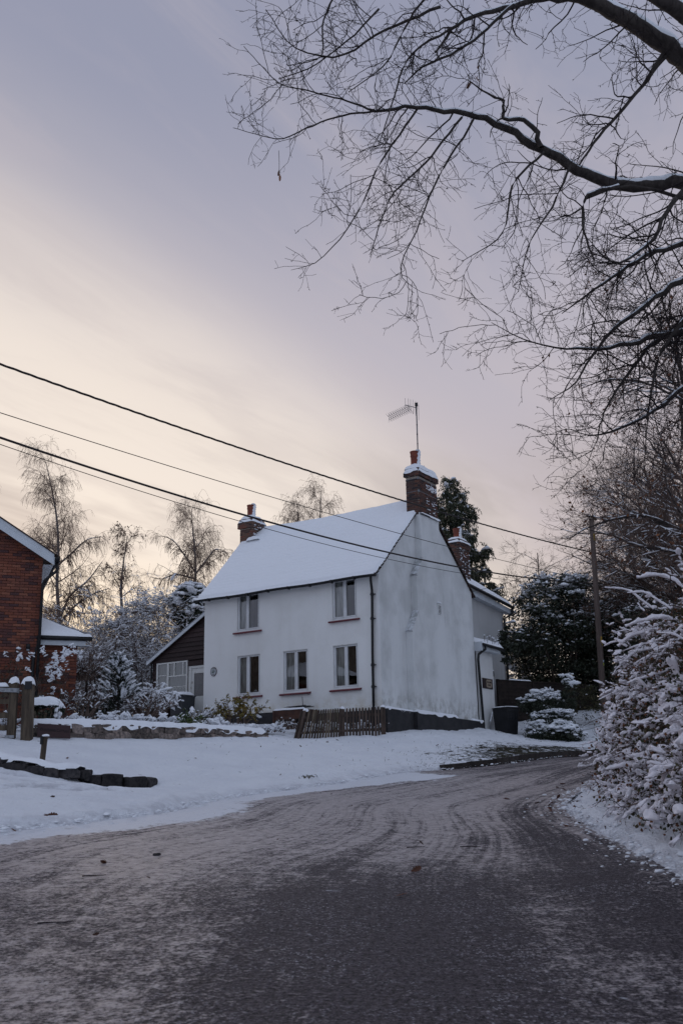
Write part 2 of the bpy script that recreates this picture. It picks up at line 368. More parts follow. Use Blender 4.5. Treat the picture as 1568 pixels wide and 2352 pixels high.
# ------------------------------------------------------------------ materials
class NT:
    def __init__(s, name):
        s.m = bpy.data.materials.new(name); s.m.use_nodes = True; s.t = s.m.node_tree; s.t.nodes.clear()
        s.b = s.n('ShaderNodeBsdfPrincipled'); o = s.n('ShaderNodeOutputMaterial'); s.l(s.b.outputs[0], o.inputs[0]); s.o = o
        s._c = None
    def n(s, ty, **k):
        x = s.t.nodes.new(ty)
        for a, v in k.items(): setattr(x, a, v)
        return x
    def l(s, a, b): s.t.links.new(a, b)
    def co(s, kind='Object', scale=(1, 1, 1), rot=(0, 0, 0)):
        if s._c is None: s._c = s.n('ShaderNodeTexCoord')
        m = s.n('ShaderNodeMapping'); s.l(s._c.outputs[kind], m.inputs[0]); m.inputs['Scale'].default_value = scale; m.inputs['Rotation'].default_value = rot
        return m.outputs[0]
    def noise(s, vec, sc, det=4, rough=.55, dist=0.):
        x = s.n('ShaderNodeTexNoise'); s.l(vec, x.inputs['Vector'])
        for k, v in (('Scale', sc), ('Detail', det), ('Roughness', rough), ('Distortion', dist)): x.inputs[k].default_value = v
        return x.outputs[0]
    def vor(s, vec, sc, feature='F1', out=0):
        x = s.n('ShaderNodeTexVoronoi', feature=feature); s.l(vec, x.inputs['Vector']); x.inputs['Scale'].default_value = sc
        return x.outputs[out]
    def ma(s, op, a, b=None):
        x = s.n('ShaderNodeMath', operation=op)
        for i, v in enumerate((a, b)):
            if v is None: continue
            if isinstance(v, (int, float)): x.inputs[i].default_value = v
            else: s.l(v, x.inputs[i])
        return x.outputs[0]
    def sm(s, x, lo, hi, a=0., b=1.):
        r = s.n('ShaderNodeMapRange', interpolation_type='SMOOTHSTEP'); s.l(x, r.inputs[0])
        for i, v in ((1, lo), (2, hi), (3, a), (4, b)): r.inputs[i].default_value = v
        return r.outputs[0]
    def mix(s, f, a, b):
        x = s.n('ShaderNodeMix', data_type='RGBA')
        for i, v in ((0, f), (6, a), (7, b)):
            if isinstance(v, tuple): x.inputs[i].default_value = (*v, 1)
            elif isinstance(v, (int, float)): x.inputs[i].default_value = v
            else: s.l(v, x.inputs[i])
        return x.outputs[2]
    def attr(s, name):
        x = s.n('ShaderNodeAttribute'); x.attribute_name = name; return x.outputs['Fac']
    def set(s, k, v):
        if isinstance(v, tuple) and len(v) == 3: s.b.inputs[k].default_value = (*v, 1)
        elif isinstance(v, (int, float)): s.b.inputs[k].default_value = v
        else: s.l(v, s.b.inputs[k])
    def bump(s, h, strength, dist=.01):
        x = s.n('ShaderNodeBump'); x.inputs['Strength'].default_value = strength; x.inputs['Distance'].default_value = dist
        s.l(h, x.inputs['Height']); s.l(x.outputs[0], s.b.inputs['Normal'])
    def rnd(s):
        """a number per piece: per object and per loose island"""
        a = s.n('ShaderNodeObjectInfo').outputs['Random']; b = s.n('ShaderNodeNewGeometry').outputs['Random Per Island']
        return s.ma('FRACT', s.ma('ADD', a, b))
def M(name, c1, c2=None, sc=6, lo=.35, hi=.65, rough=.8, bump=None, stretch=(1, 1, 1), spec=.3, metal=0, rnd=0.0):
    t = NT(name); v = t.co(scale=stretch)
    col = c1
    if c2 is not None: col = t.mix(t.sm(t.noise(v, sc, 5, .6), lo, hi), c1, c2)
    if rnd:
        k = t.sm(t.rnd(), 0, 1, 1 - rnd, 1 + rnd); h = t.n('ShaderNodeHueSaturation')
        if isinstance(col, tuple): h.inputs['Color'].default_value = (*col, 1)
        else: t.l(col, h.inputs['Color'])
        t.l(k, h.inputs['Value']); col = h.outputs[0]
    t.set('Base Color', col); t.set('Roughness', rough); t.set('Specular IOR Level', spec); t.set('Metallic', metal)
    if bump: t.bump(t.noise(v, bump[0], 5, .65), bump[1], bump[2] if len(bump) > 2 else .01)
    return t.m
def snow_mat(name, fine=26, coarse=3.0, amt=.5, tint=(.84, .86, .90)):
    t = NT(name); v = t.co()
    h = t.ma('ADD', t.ma('MULTIPLY', t.noise(v, coarse, 5, .6), 1.4), t.ma('MULTIPLY', t.noise(v, fine, 4, .6), .5))
    t.set('Base Color', tint); t.set('Roughness', .75); t.set('Specular IOR Level', .25)
    t.set('Subsurface Weight', .0); t.bump(h, amt, .05); return t.m
m_snow = snow_mat('snow'); m_snow_roof = snow_mat('roof_snow', 18, 2.0, .35); m_clump = snow_mat('snow_clump', 40, 9, .6)
m_hclump = snow_mat('hedge_snow', 40, 9, .6, (.89, .85, .89))
m_bark = M('bark', (.030, .024, .022), (.060, .050, .045), 18, rough=.9, bump=(40, .6, .01), stretch=(1, 1, .4))
m_twig = M('twig', (.017, .011, .013), (.028, .020, .020), 3, rough=.85)
m_birch = M('birch_bark', (.17, .155, .15), (.06, .05, .05), 7, .45, .62, rough=.8, stretch=(1, 1, 3))
m_birchtwig = M('birch_twig', (.15, .10, .078), (.21, .145, .105), 2, rough=.9)
m_scrub = M('scrub_twig', (.085, .060, .052), (.14, .10, .082), 2, rough=.9)
m_dull = M('dull_winter_leaf', (.050, .036, .032), (.085, .062, .055), 3, rough=.8, rnd=.4)
m_leafbrown = M('brown_leaf', (.19, .075, .030), (.085, .034, .018), 9, rough=.7, rnd=.4)
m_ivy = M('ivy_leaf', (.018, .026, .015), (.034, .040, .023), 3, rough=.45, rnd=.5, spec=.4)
m_hedgeleaf = M('hedge_leaf', (.030, .036, .016), (.065, .050, .022), 3, rough=.6, rnd=.5)
m_conifer = M('conifer_foliage', (.028, .036, .020), (.055, .058, .032), 2, rough=.7, rnd=.4)
m_spruce = M('spruce_needles', (.010, .020, .015), (.022, .034, .022), 3, rough=.7, rnd=.4)
m_yellow = M('yellow_leaf', (.30, .21, .045), (.13, .12, .035), 4, rough=.6, rnd=.4)
m_green = M('green_leaf', (.045, .085, .025), (.085, .10, .035), 4, rough=.55, rnd=.4)
m_deadleaf = M('dead_leaf', (.12, .045, .022), (.05, .022, .015), 30, rough=.65, rnd=.45)
m_black = M('black_plastic', (.009, .010, .012), (.014, .014, .017), 4, rough=.5, spec=.35)
m_pipe = M('black_painted_iron', (.009, .010, .012), (.018, .017, .018), 6, rough=.5, spec=.3)
m_upvc = M('white_frame', (.74, .75, .76), (.64, .65, .66), 3, rough=.35, spec=.5)
m_paintwood = M('flaking_white_paint', (.62, .62, .60), (.24, .20, .17), 9, .60, .70, rough=.6, bump=(30, .3, .005))
m_sill = M('red_painted_sill', (.150, .018, .028), (.10, .012, .020), 4, rough=.4, spec=.4, bump=(10, .2, .01))
m_dark = M('dark_room', (.012, .011, .012), rough=.9)
m_curtain = NT('curtain'); _v = m_curtain.co(scale=(1, 1, .12)); m_curtain.set('Base Color', m_curtain.mix(m_curtain.sm(m_curtain.noise(_v, 16, 2), .35, .7), (.78, .77, .72), (.40, .39, .37))); m_curtain.set('Roughness', .95); m_curtain = m_curtain.m
m_lace = NT('lace_curtain'); _v = m_lace.co(scale=(1, 1, .15)); m_lace.set('Base Color', m_lace.mix(m_lace.sm(m_lace.noise(_v, 22, 2), .35, .7), (.22, .22, .22), (.13, .13, .135))); m_lace.set('Roughness', .95); m_lace = m_lace.m
def glass(name, refl=1.0, tint=(.9, .93, .95)):
    t = NT(name); t.t.nodes.remove(t.b)
    tr = t.n('ShaderNodeBsdfTransparent'); tr.inputs[0].default_value = (*tint, 1)
    gl = t.n('ShaderNodeBsdfGlossy'); gl.inputs['Roughness'].default_value = .015
    fr = t.n('ShaderNodeFresnel'); fr.inputs[0].default_value = 1.52
    v = t.co(); bp = t.n('ShaderNodeBump'); bp.inputs['Strength'].default_value = .05; bp.inputs['Distance'].default_value = .02
    t.l(t.noise(v, 2.5, 2), bp.inputs['Height']); t.l(bp.outputs[0], gl.inputs['Normal'])
    mx = t.n('ShaderNodeMixShader'); t.l(t.ma('MINIMUM', t.ma('ADD', t.ma('MULTIPLY', fr.outputs[0], 3.2 * refl), .05), 1.0), mx.inputs[0])
    t.l(tr.outputs[0], mx.inputs[1]); t.l(gl.outputs[0], mx.inputs[2]); t.l(mx.outputs[0], t.o.inputs[0]); return t.m
m_glass = glass('window_glass')
m_frosted = M('frosted_glass', (.16, .155, .16), (.11, .11, .115), 40, rough=.25, spec=.5, bump=(60, .8, .01))
# brick: colour per brick, with grain, soot and frost
def brick_mat(name, tones, dark=.25):
    t = NT(name); r = t.rnd(); ramp = t.n('ShaderNodeValToRGB'); ramp.color_ramp.interpolation = 'CONSTANT'
    els = ramp.color_ramp.elements; n = len(tones)
    for i, c_ in enumerate(tones):
        e = els[i] if i < 2 else els.new(i / n); e.position = i / n; e.color = (*c_, 1)
    t.l(r, ramp.inputs[0]); g = t.n('ShaderNodeNewGeometry').outputs['Position']
    nz = t.noise(g, 14, 5, .65); nz2 = t.noise(g, 1.1, 3, .6)
    col = t.mix(t.ma('MULTIPLY', t.sm(nz, .5, .75), dark), ramp.outputs[0], (.035, .026, .026))
    col = t.mix(t.ma('MULTIPLY', t.sm(nz2, .5, .8), .35), col, (.09, .055, .05))
    t.set('Base Color', col); t.set('Roughness', .9); t.set('Specular IOR Level', .2); t.bump(t.noise(g, 60, 4), .5, .006); return t.m
m_brick_red = brick_mat('red_brick', [(.190, .066, .042), (.165, .060, .041), (.225, .082, .052), (.140, .054, .042), (.20, .070, .045), (.105, .046, .042), (.18, .066, .046), (.080, .042, .042), (.24, .095, .062), (.155, .056, .041)])
m_brick_old = brick_mat('old_chimney_brick', [(.105, .056, .046), (.085, .048, .042), (.135, .064, .047), (.062, .041, .039), (.098, .056, .049), (.043, .034, .035), (.112, .052, .040), (.080, .052, .047)], .6)
m_brick_grey = brick_mat('weathered_chimney_brick', [(.145, .085, .065), (.12, .075, .062), (.10, .062, .055), (.16, .095, .07), (.085, .058, .05), (.17, .075, .055)], .4)
m_mortar = M('mortar', (.36, .31, .26), (.22, .185, .16), 8, rough=.95, bump=(50, .4, .006))
m_mortar_red = M('brown_mortar', (.30, .235, .18), (.18, .13, .10), 5, rough=.95, bump=(50, .4, .006))
m_pot = M('terracotta', (.22, .060, .036), (.15, .046, .032), 5, rough=.8, bump=(30, .25, .006))
m_lead = M('lead_strap', (.20, .21, .23), (.13, .14, .15), 9, rough=.5, metal=.3)
m_galv = M('galvanised_steel', (.30, .31, .33), (.20, .21, .225), 12, rough=.45, metal=.5)
m_alu = M('aerial_metal', (.10, .10, .115), (.16, .16, .17), 7, rough=.45, metal=.5)
m_oakpost = M('weathered_timber', (.115, .088, .062), (.055, .042, .032), 5, rough=.9, bump=(22, .6, .008), stretch=(3, 3, .35))
m_picket = M('stained_picket', (.088, .062, .050), (.046, .034, .028), 5, rough=.85, bump=(24, .5, .006), stretch=(3, 3, .4), rnd=.35)
m_picket_pale = M('faded_picket', (.125, .098, .070), (.07, .053, .040), 5, rough=.85, bump=(24, .5, .006), stretch=(3, 3, .4), rnd=.35)
m_board = M('dark_weatherboard', (.030, .017, .017), (.070, .042, .038), 4, .55, .8, rough=.65, bump=(16, .5, .008), stretch=(.6, .6, 5), rnd=.35)
m_stem = M('pale_stem', (.20, .17, .12), (.12, .09, .06), 6, rough=.8)
m_dust = M('snow_dusted_ledge', (.64, .66, .69), (.38, .39, .39), 7, .42, .62, rough=.9, bump=(18, .6, .02))
m_fencebrown = M('dark_fence', (.014, .010, .009), (.026, .018, .015), 6, rough=.85, bump=(20, .5, .006), rnd=.3)
m_planter = M('planter_wood', (.085, .040, .028), (.055, .028, .022), 5, rough=.8, bump=(20, .4, .006))
m_signboard = M('slate_sign', (.040, .013, .013), (.030, .011, .012), 40, rough=.5, spec=.4)
m_letter = M('dark_letter', (.009, .006, .008), rough=.5)
m_stone = M('wall_stone', (.24, .19, .165), (.10, .085, .078), 14, rough=.95, bump=(35, .8, .015), rnd=.45)
m_kerbstone = M('dark_stone', (.060, .054, .054), (.024, .023, .026), 12, rough=.9, bump=(22, .8, .02), rnd=.4)
m_kerb = M('concrete_kerb', (.055, .046, .041), (.032, .027, .025), 9, rough=.95, bump=(40, .5, .008), rnd=.2)
m_pole = M('creosoted_pole', (.085, .064, .056), (.13, .098, .085), 4, rough=.9, bump=(16, .6, .01), stretch=(4, 4, .25))
m_yellowsign = M('yellow_sign', (.42, .27, .035), (.33, .21, .03), 8, rough=.5)
m_limesign = M('lime_plate', (.36, .40, .05), rough=.5)
m_bluesign = M('pale_plate', (.42, .50, .58), rough=.5)
m_cable = M('black_cable', (.018, .014, .015), (.03, .022, .02), 20, rough=.6)
m_binbrown = M('brown_bin_plastic', (.050, .026, .022), (.036, .02, .018), 4, rough=.5)
m_bingrey = M('grey_bin_plastic', (.040, .044, .050), (.030, .033, .038), 4, rough=.45)
m_fascia = M('white_fascia', (.60, .64, .68), (.52, .55, .58), 2, rough=.45)
m_soil = M('dark_soil', (.025, .019, .015), (.045, .035, .025), 9, rough=.95)
m_bird_dark = M('bird_dark', (.012, .012, .016), rough=.5); m_bird_pale = M('bird_pale', (.42, .40, .38), rough=.8)
m_cream = M('cream_plate', (.30, .24, .18), (.24, .19, .15), 9, rough=.6)
m_plaque = M('plaque_enamel', (.42, .45, .47), rough=.4); m_plaquerim = M('plaque_rim', (.10, .07, .07), rough=.5); m_plaqueleaf = M('plaque_leaf', (.03, .055, .035), rough=.5)
m_plinth = M('black_plinth', (.017, .017, .020), (.030, .029, .031), 4, rough=.7, bump=(20, .3, .008))

# rendered walls: cream-white lime render, the gable weathered and streaked
def render_mat(name, base, stain, amount, streak, low=None):
    t = NT(name); g = t.n('ShaderNodeNewGeometry').outputs['Position']
    m = t.n('ShaderNodeMapping'); t.l(g, m.inputs[0]); m.inputs['Scale'].default_value = (1, 1, .16)
    m2 = t.n('ShaderNodeMapping'); t.l(g, m2.inputs[0])
    s1 = t.sm(t.noise(m.outputs[0], 1.5, 6, .62, .2), .46, .74); s2 = t.sm(t.noise(m2.outputs[0], .62, 5, .6), .44, .66)
    s3 = t.sm(t.noise(m2.outputs[0], 9, 6, .7), .52, .75)
    f = t.ma('MULTIPLY', t.ma('ADD', t.ma('MULTIPLY', s1, streak), t.ma('ADD', t.ma('MULTIPLY', s2, 1 - streak), t.ma('MULTIPLY', s3, .18))), amount)
    col = t.mix(f, base, stain)
    if low is not None:                                   # splash-back staining near the foot of the wall
        sp = t.n('ShaderNodeSeparateXYZ'); t.l(g, sp.inputs[0])
        k = t.ma('MULTIPLY', t.sm(sp.outputs[2], low[0], low[1]), t.sm(t.noise(m2.outputs[0], 3.5, 6, .7), .42, .62)); col = t.mix(t.ma('MULTIPLY', k, low[3]), col, low[2])
    t.set('Base Color', col); t.set('Roughness', .9); t.set('Specular IOR Level', .15)
    h = t.ma('ADD', t.noise(m2.outputs[0], 2.2, 4, .5), t.ma('MULTIPLY', t.noise(m2.outputs[0], 38, 4, .6), .16)); t.bump(h, .45, .03); return t.m
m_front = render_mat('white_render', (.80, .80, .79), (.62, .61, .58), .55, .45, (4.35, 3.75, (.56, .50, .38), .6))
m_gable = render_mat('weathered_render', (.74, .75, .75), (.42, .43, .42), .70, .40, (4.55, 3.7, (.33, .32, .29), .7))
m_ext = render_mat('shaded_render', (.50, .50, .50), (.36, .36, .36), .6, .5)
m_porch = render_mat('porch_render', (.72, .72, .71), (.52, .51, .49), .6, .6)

# ------------------------------------------------------------------ terrain
TP = []
def gp(px_, py_, Yd): P = at(px_, py_, Yd); TP.append((P[0], P[1], P[2]))
for y_ in (-12, -4, 0, 4, 8):
    for x_ in (-7, -3, 0, 3): TP.append((x_, y_, .085 * y_ * (1 if y_ > 0 else .7) + (0.12 if x_ < -5 else 0)))
for a_ in ((0, 1910, 12.2), (355, 1870, 14.3), (800, 1794, 20.5), (1000, 1767, 24), (1330, 1736, 28.5), (1350, 1795, 18), (1300, 1856, 14), (1430, 1935, 11), (1568, 2005, 8.7), (784, 1900, 13.2), (1100, 1850, 15.3), (1200, 1790, 19.5),
           (0, 1800, 16), (0, 1762, 18.6), (100, 1757, 18.8), (200, 1790, 19.2), (355, 1808, 19.6), (520, 1800, 20.2), (0, 1722, 20.5), (160, 1702, 22.6), (400, 1700, 25.2), (605, 1696, 27.2), (450, 1745, 22.5), (690, 1706, 28.2), (800, 1696, 29.0), (880, 1690, 29.6),
           (800, 1740, 24.4), (985, 1683, 31.4), (1000, 1730, 27), (1105, 1677, 35.4), (1137, 1680, 36.6), (1200, 1712, 33), (1330, 1722, 31), (1215, 1690, 37), (1390, 1642, 40), (1400, 1690, 36), (1260, 1640, 41), (1160, 1650, 40), (1420, 1725, 31)): gp(*a_)
for P in ((-6, 32, 3.5), (-9, 36, 3.9), (-14, 30, 3.5), (-14, 24, 2.9), (-5, 29, 3.15), (-18, 20, 2.2), (-18, 45, 4.6), (0, 55, 5.0), (10, 52, 5.4), (20, 45, 5.5), (6.0, 9, 1.5), (6.2, 13, 1.9), (7.5, 17, 2.2), (9, 8, 2.2), (10, 14, 2.8), (10, 20, 2.9), (5, 2, .8), (9, -3, .6), (14, 30, 3.0), (18, 24, 3.4),
          (-25, 70, 5.5), (25, 70, 7), (0, 90, 7), (-40, 20, 2.0), (40, 20, 4.5), (-40, -30, -2), (40, -30, -1), (0, -30, -1.6), (-60, 90, 7), (60, 90, 9)): TP.append(P)
TP = np.array(TP)
def _U(r2): return np.where(r2 > 1e-9, r2 * np.log(np.maximum(r2, 1e-9)) * .5, 0)
def _tps(P, lam):
    n = len(P); d2 = ((P[:, None, :2] - P[None, :, :2]) ** 2).sum(-1); K = _U(d2) + np.eye(n) * lam
    Q = np.hstack([np.ones((n, 1)), P[:, :2]]); A = np.block([[K, Q], [Q.T, np.zeros((3, 3))]])
    return np.linalg.solve(A, np.concatenate([P[:, 2], np.zeros(3)]))
_w = _tps(TP, .5)
def G(x, y):
    x = np.asarray(x, float); y = np.asarray(y, float); sh = x.shape; x = x.ravel(); y = y.ravel()
    out = np.zeros(len(x))
    for i in range(0, len(x), 20000):
        d2 = (x[i:i + 20000, None] - TP[None, :, 0]) ** 2 + (y[i:i + 20000, None] - TP[None, :, 1]) ** 2
        out[i:i + 20000] = _U(d2) @ _w[:-3] + _w[-3] + _w[-2] * x[i:i + 20000] + _w[-1] * y[i:i + 20000]
    # far off the picture the land levels out
    return out.reshape(sh)
def ground_at(px_, py_):
    d = ray(px_, py_); ys = np.linspace(4, 60, 600); P = CAM[None] + d[None] * ys[:, None]; h = P[:, 2] - G(P[:, 0], P[:, 1])
    k = np.argmax(h < 0) if (h < 0).any() else len(ys) - 1; return P[k]
def ongr(x, y, dz=0.0): return np.array([x, y, float(G(np.array([x]), np.array([y]))[0]) + dz])

# ------------------------------------------------------------------ road and snow-covered ground
EL = [(-5.6, -14), (-5.4, 2), (-5.1, 7), (-4.75, 10)] + [tuple(ground_at(*q)[:2]) for q in ((-20, 1913), (180, 1890), (355, 1868), (580, 1824), (800, 1793), (1000, 1767), (1160, 1752), (1330, 1736))] + [(10.2, 30.9), (15, 33), (24, 35)]
ER = [(3.05, -14), (3.0, 2), (2.85, 6)] + [tuple(ground_at(*q)[:2]) for q in ((1568, 2010), (1470, 1955), (1395, 1915), (1330, 1880), (1300, 1856))] + [(3.35, 15.4), (4.15, 17.1), (5.3, 18.9), (7.0, 21.0), (9.6, 23.6), (14, 26.4), (24, 29.5)]
L_ = smooth_path(np.array([(x, y, 0) for x, y in EL]), 240); R_ = smooth_path(np.array([(x, y, 0) for x, y in ER]), 240)
poly = np.vstack([L_[:, :2], R_[::-1, :2]])
def sdist(x, y, pl=poly, closed=True):
    """signed distance to the road outline, minus inside"""
    x = np.ravel(x); y = np.ravel(y); A = pl; B_ = np.roll(pl, -1, 0) if closed else pl[1:]
    if not closed: A = pl[:-1]
    out = np.empty(len(x))
    for i in range(0, len(x), 8000):
        p = np.stack([x[i:i + 8000], y[i:i + 8000]], 1)[:, None]; e = (B_ - A)[None]; w = p - A[None]
        t = np.clip((w * e).sum(-1) / np.maximum((e * e).sum(-1), 1e-9), 0, 1); d = np.sqrt(((w - e * t[..., None]) ** 2).sum(-1).min(1))
        if closed:
            c1 = (A[None, :, 1] <= p[..., 1]) & (B_[None, :, 1] > p[..., 1]); c2 = (A[None, :, 1] > p[..., 1]) & (B_[None, :, 1] <= p[..., 1])
            cr = e[..., 0] * w[..., 1] - e[..., 1] * w[..., 0]; wnum = (c1 & (cr > 0)).sum(1) - (c2 & (cr < 0)).sum(1); d = np.where(wnum != 0, -d, d)
        out[i:i + 8000] = d
    return out
EDGE = np.array([tuple(ground_at(*q)[:2]) for q in ((-60, 1738), (0, 1745), (50, 1757), (100, 1767), (150, 1778), (200, 1786), (240, 1796), (300, 1804), (352, 1802))])
# the road itself: one strip that follows the bend; its UV runs along the lane
road = MB(); nu = 64; u = np.linspace(0, 1, nu)
RX = L_[:, None, 0] * (1 - u) + R_[:, None, 0] * u; RY = L_[:, None, 1] * (1 - u) + R_[:, None, 1] * u
cen = np.stack([RX[:, nu // 2], RY[:, nu // 2]], 1); arc = np.concatenate([[0], np.cumsum(np.linalg.norm(np.diff(cen, axis=0), axis=1))])
RZ = G(RX, RY) + .05 * (1 - (2 * u[None] - 1) ** 2) - .03
road.grid(np.stack([RX, RY, RZ], -1))
t = NT('icy_asphalt'); uv = t.n('ShaderNodeUVMap').outputs[0]; g = t.n('ShaderNodeNewGeometry').outputs['Position']
mp_ = t.n('ShaderNodeMapping'); t.l(uv, mp_.inputs[0]); mp_.inputs['Scale'].default_value = (1, .16, 1)
mq_ = t.n('ShaderNodeMapping'); t.l(uv, mq_.inputs[0]); mq_.inputs['Scale'].default_value = (1, .035, 1)
streak = t.noise(mp_.outputs[0], 2.6, 5, .6, .25); lines = t.noise(mq_.outputs[0], 11, 4, .6); patch = t.noise(g, .55, 5, .62); grain = t.noise(g, 34, 4, .7); grain2 = t.noise(g, 11, 4, .65); spk = t.vor(g, 48)
fr = t.attr('frost')
k = t.ma('ADD', fr, t.ma('MULTIPLY', t.ma('SUBTRACT', streak, .5), .75)); k = t.ma('ADD', k, t.ma('MULTIPLY', t.ma('SUBTRACT', patch, .5), 1.2)); k = t.ma('ADD', k, t.ma('MULTIPLY', t.ma('SUBTRACT', t.noise(g, 3.3, 5, .68), .5), 1.5))
k = t.ma('ADD', k, t.ma('MULTIPLY', t.ma('SUBTRACT', grain2, .5), 1.7)); k = t.ma('ADD', k, t.ma('MULTIPLY', t.ma('SUBTRACT', grain, .5), 2.8)); k = t.ma('ADD', k, t.ma('MULTIPLY', t.ma('SUBTRACT', lines, .5), t.ma('ADD', t.ma('MULTIPLY', t.attr('track'), 2.0), .7)))
kk = t.sm(k, .05, 1.15)
gfine = t.noise(g, 85, 3, .7); gm = t.ma('ADD', t.ma('MULTIPLY', grain, .55), t.ma('MULTIPLY', gfine, .45)); asph = t.mix(t.sm(gm, .40, .62), (.008, .006, .008), (.105, .088, .100))
ice = t.mix(t.sm(grain2, .3, .7), (.215, .175, .170), (.46, .405, .40))
col = t.mix(kk, asph, ice)
sn = t.attr('snow'); ks = t.sm(t.ma('ADD', sn, t.ma('MULTIPLY', t.ma('SUBTRACT', t.ma('ADD', streak, t.ma('ADD', grain2, t.noise(g, 1.7, 5, .65))), 1.5), .60)), .46, .60)
col = t.mix(ks, col, (.70, .72, .77))
fl = t.sm(spk, .46, .26); fl = t.ma('MULTIPLY', fl, t.sm(t.noise(g, 17, 3, .6), .47, .60)); fl = t.ma('MULTIPLY', fl, t.sm(t.noise(g, 1.6, 4, .6), .34, .66)); col = t.mix(t.ma('MULTIPLY', fl, .75), col, (.40, .39, .42))
blot = t.ma('MULTIPLY', t.sm(t.noise(g, 2.4, 3, .5), .72, .76), t.sm(grain2, .42, .58)); col = t.mix(blot, col, (.50, .52, .56))
t.set('Base Color', col); t.set('Roughness', t.sm(k, -.1, 1.2, .60, .34)); t.set('Specular IOR Level', t.sm(k, -.1, .9, .16, .64))
h = t.ma('ADD', t.ma('MULTIPLY', grain, .55), t.ma('ADD', t.ma('MULTIPLY', grain2, .9), t.ma('ADD', t.ma('MULTIPLY', streak, 1.2), t.ma('MULTIPLY', lines, .5)))); t.bump(h, .8, .03)
m_road = t.m
o_road = road.build('road', m_road, smooth=True, kind='structure')
me = o_road.data; uvl = me.uv_layers.new(name='UVMap'); li = np.zeros(len(me.loops), np.int32); me.loops.foreach_get('vertex_index', li)
wid = np.linalg.norm(L_ - R_, axis=1).mean(); UVv = np.stack([np.broadcast_to(u * wid, RX.shape), np.broadcast_to(arc[:, None], RX.shape)], -1).reshape(-1, 2)
uvl.data.foreach_set('uv', UVv[li].astype(np.float32).ravel())
X1, Y1 = RX.ravel(), RY.ravel()
def bump2(x, y, cx, cy, sx, sy): return np.exp(-((x - cx) / sx) ** 2 - ((y - cy) / sy) ** 2)
dr_ = sdist(X1, Y1, R_[:, :2], False)
trk = sum(a_ * np.exp(-((UVv[:, 0] / wid - c_ - .012 * np.sin(UVv[:, 1] * .35 + c_ * 9)) / w_) ** 2) for c_, w_, a_ in ((.17, .018, -.35), (.25, .022, -.45), (.36, .015, .25), (.46, .03, -.35), (.56, .020, -.40), (.66, .014, .3), (.74, .026, -.5), (.87, .03, -.45)))
fro = .60 + trk * (.35 * np.clip((Y1 - 3) / 4, 0, 1) + (.5 * np.clip((Y1 - 9) / 3, 0, 1))) + .34 * bump2(X1, Y1, .8, 15.5, 2.6, 5) + .22 * bump2(X1, Y1, -2.4, 10.0, 1.6, 3.0) + .30 * np.clip((Y1 - 9) / 5, 0, 1) - .18 * np.clip((Y1 - 17) / 6, 0, 1) - .28 * np.clip((Y1 - 23) / 4, 0, 1) - .85 * bump2(X1, Y1, .10, 8.2, 1.0, 2.6) - .75 * bump2(X1, Y1, .3, 5.0, 1.0, 2.2) - .10 - .70 * np.exp(-((dr_ - .55) / .42) ** 2) * np.clip((17 - Y1) / 3, 0, 1) - .35 * bump2(X1, Y1, 1.5, 9.0, .5, 1.4) - .30 * bump2(X1, Y1, -2.6, 7.2, .5, 1.6) + .22 * bump2(X1, Y1, -1.4, 10.5, 1.6, 2.2) - .3 * bump2(X1, Y1, 4.2, 21, 1.2, 2.5)
dl = sdist(X1, Y1, L_[:, :2], False)
snw = np.clip(1.05 - dl / (1.5 + .35 * np.sin(Y1)), 0, 1) * np.clip((24.5 - Y1) / 3, 0, 1) + .55 * np.clip(1.0 - dr_ / .30, 0, 1) + .55 * bump2(X1, Y1, 1.2, 21.5, 1.3, 1.0)
for nm, arr in (('frost', fro), ('snow', snw), ('track', np.clip((Y1 - 8.5) / 3, 0, 1))):
    at_ = me.attributes.new(nm, 'FLOAT', 'POINT'); at_.data.foreach_set('value', arr.astype(np.float32))

def lines_(a, b, step, out, n):
    core = np.arange(a, b + 1e-6, step); gr = step * np.cumsum(1.28 ** np.arange(1, n)); return np.concatenate([(a - gr)[::-1], core, b + gr])
gx = lines_(-9.5, 9.5, .095, 0, 27); gy = lines_(8, 37.5, .105, 0, 27)
GX, GY = np.meshgrid(gx, gy, indexing='ij'); sd = sdist(GX, GY).reshape(GX.shape)
GZ = G(GX, GY)
far = np.clip((np.hypot(GX, GY - 20) - 60) / 60, 0, 1); GZ = GZ * (1 - far) + np.clip(GZ, -4, 9) * far
de = sdist(GX, GY, EDGE, False).reshape(GX.shape)                                    # driveway below the stone edging
# which side of the edging: towards the camera = driveway
ex = np.interp(GX, EDGE[:, 0], EDGE[:, 1]); drive = (GX < EDGE[-1, 0] + .2) & (GY < ex)
lump = .028 * fbm(GX * 2.1, GY * 2.1, 3) + .034 * fbm(GX * 4.6, GY * 4.6, 2)
prof = np.clip(sd / .55, 0, 1); depth = .012 + .05 * np.clip(sd / 1.2, 0, 1) + .02 * fbm(GX * .9, GY * .9, 2)
lip = sd + .30 * fbm(GX * 1.3, GY * 1.3, 4) + .10 * fbm(GX * 5, GY * 5, 2)
cover = np.clip((lip + .06) / .22, 0, 1)
ridge = .055 * np.exp(-((sd - .38 - .15 * vn2(GX * .8, GY * .8)) / .20) ** 2) * np.clip(.7 + 1.6 * fbm(GX * 2.6, GY * 2.6, 2), 0, 1.6) * (GX < 3) * np.clip((25 - GY) / 2, 0, 1)
GZ = GZ - .07 + ridge + cover * (.07 + depth) + lump * np.clip(sd / .6 + .3, 0, 1) * cover
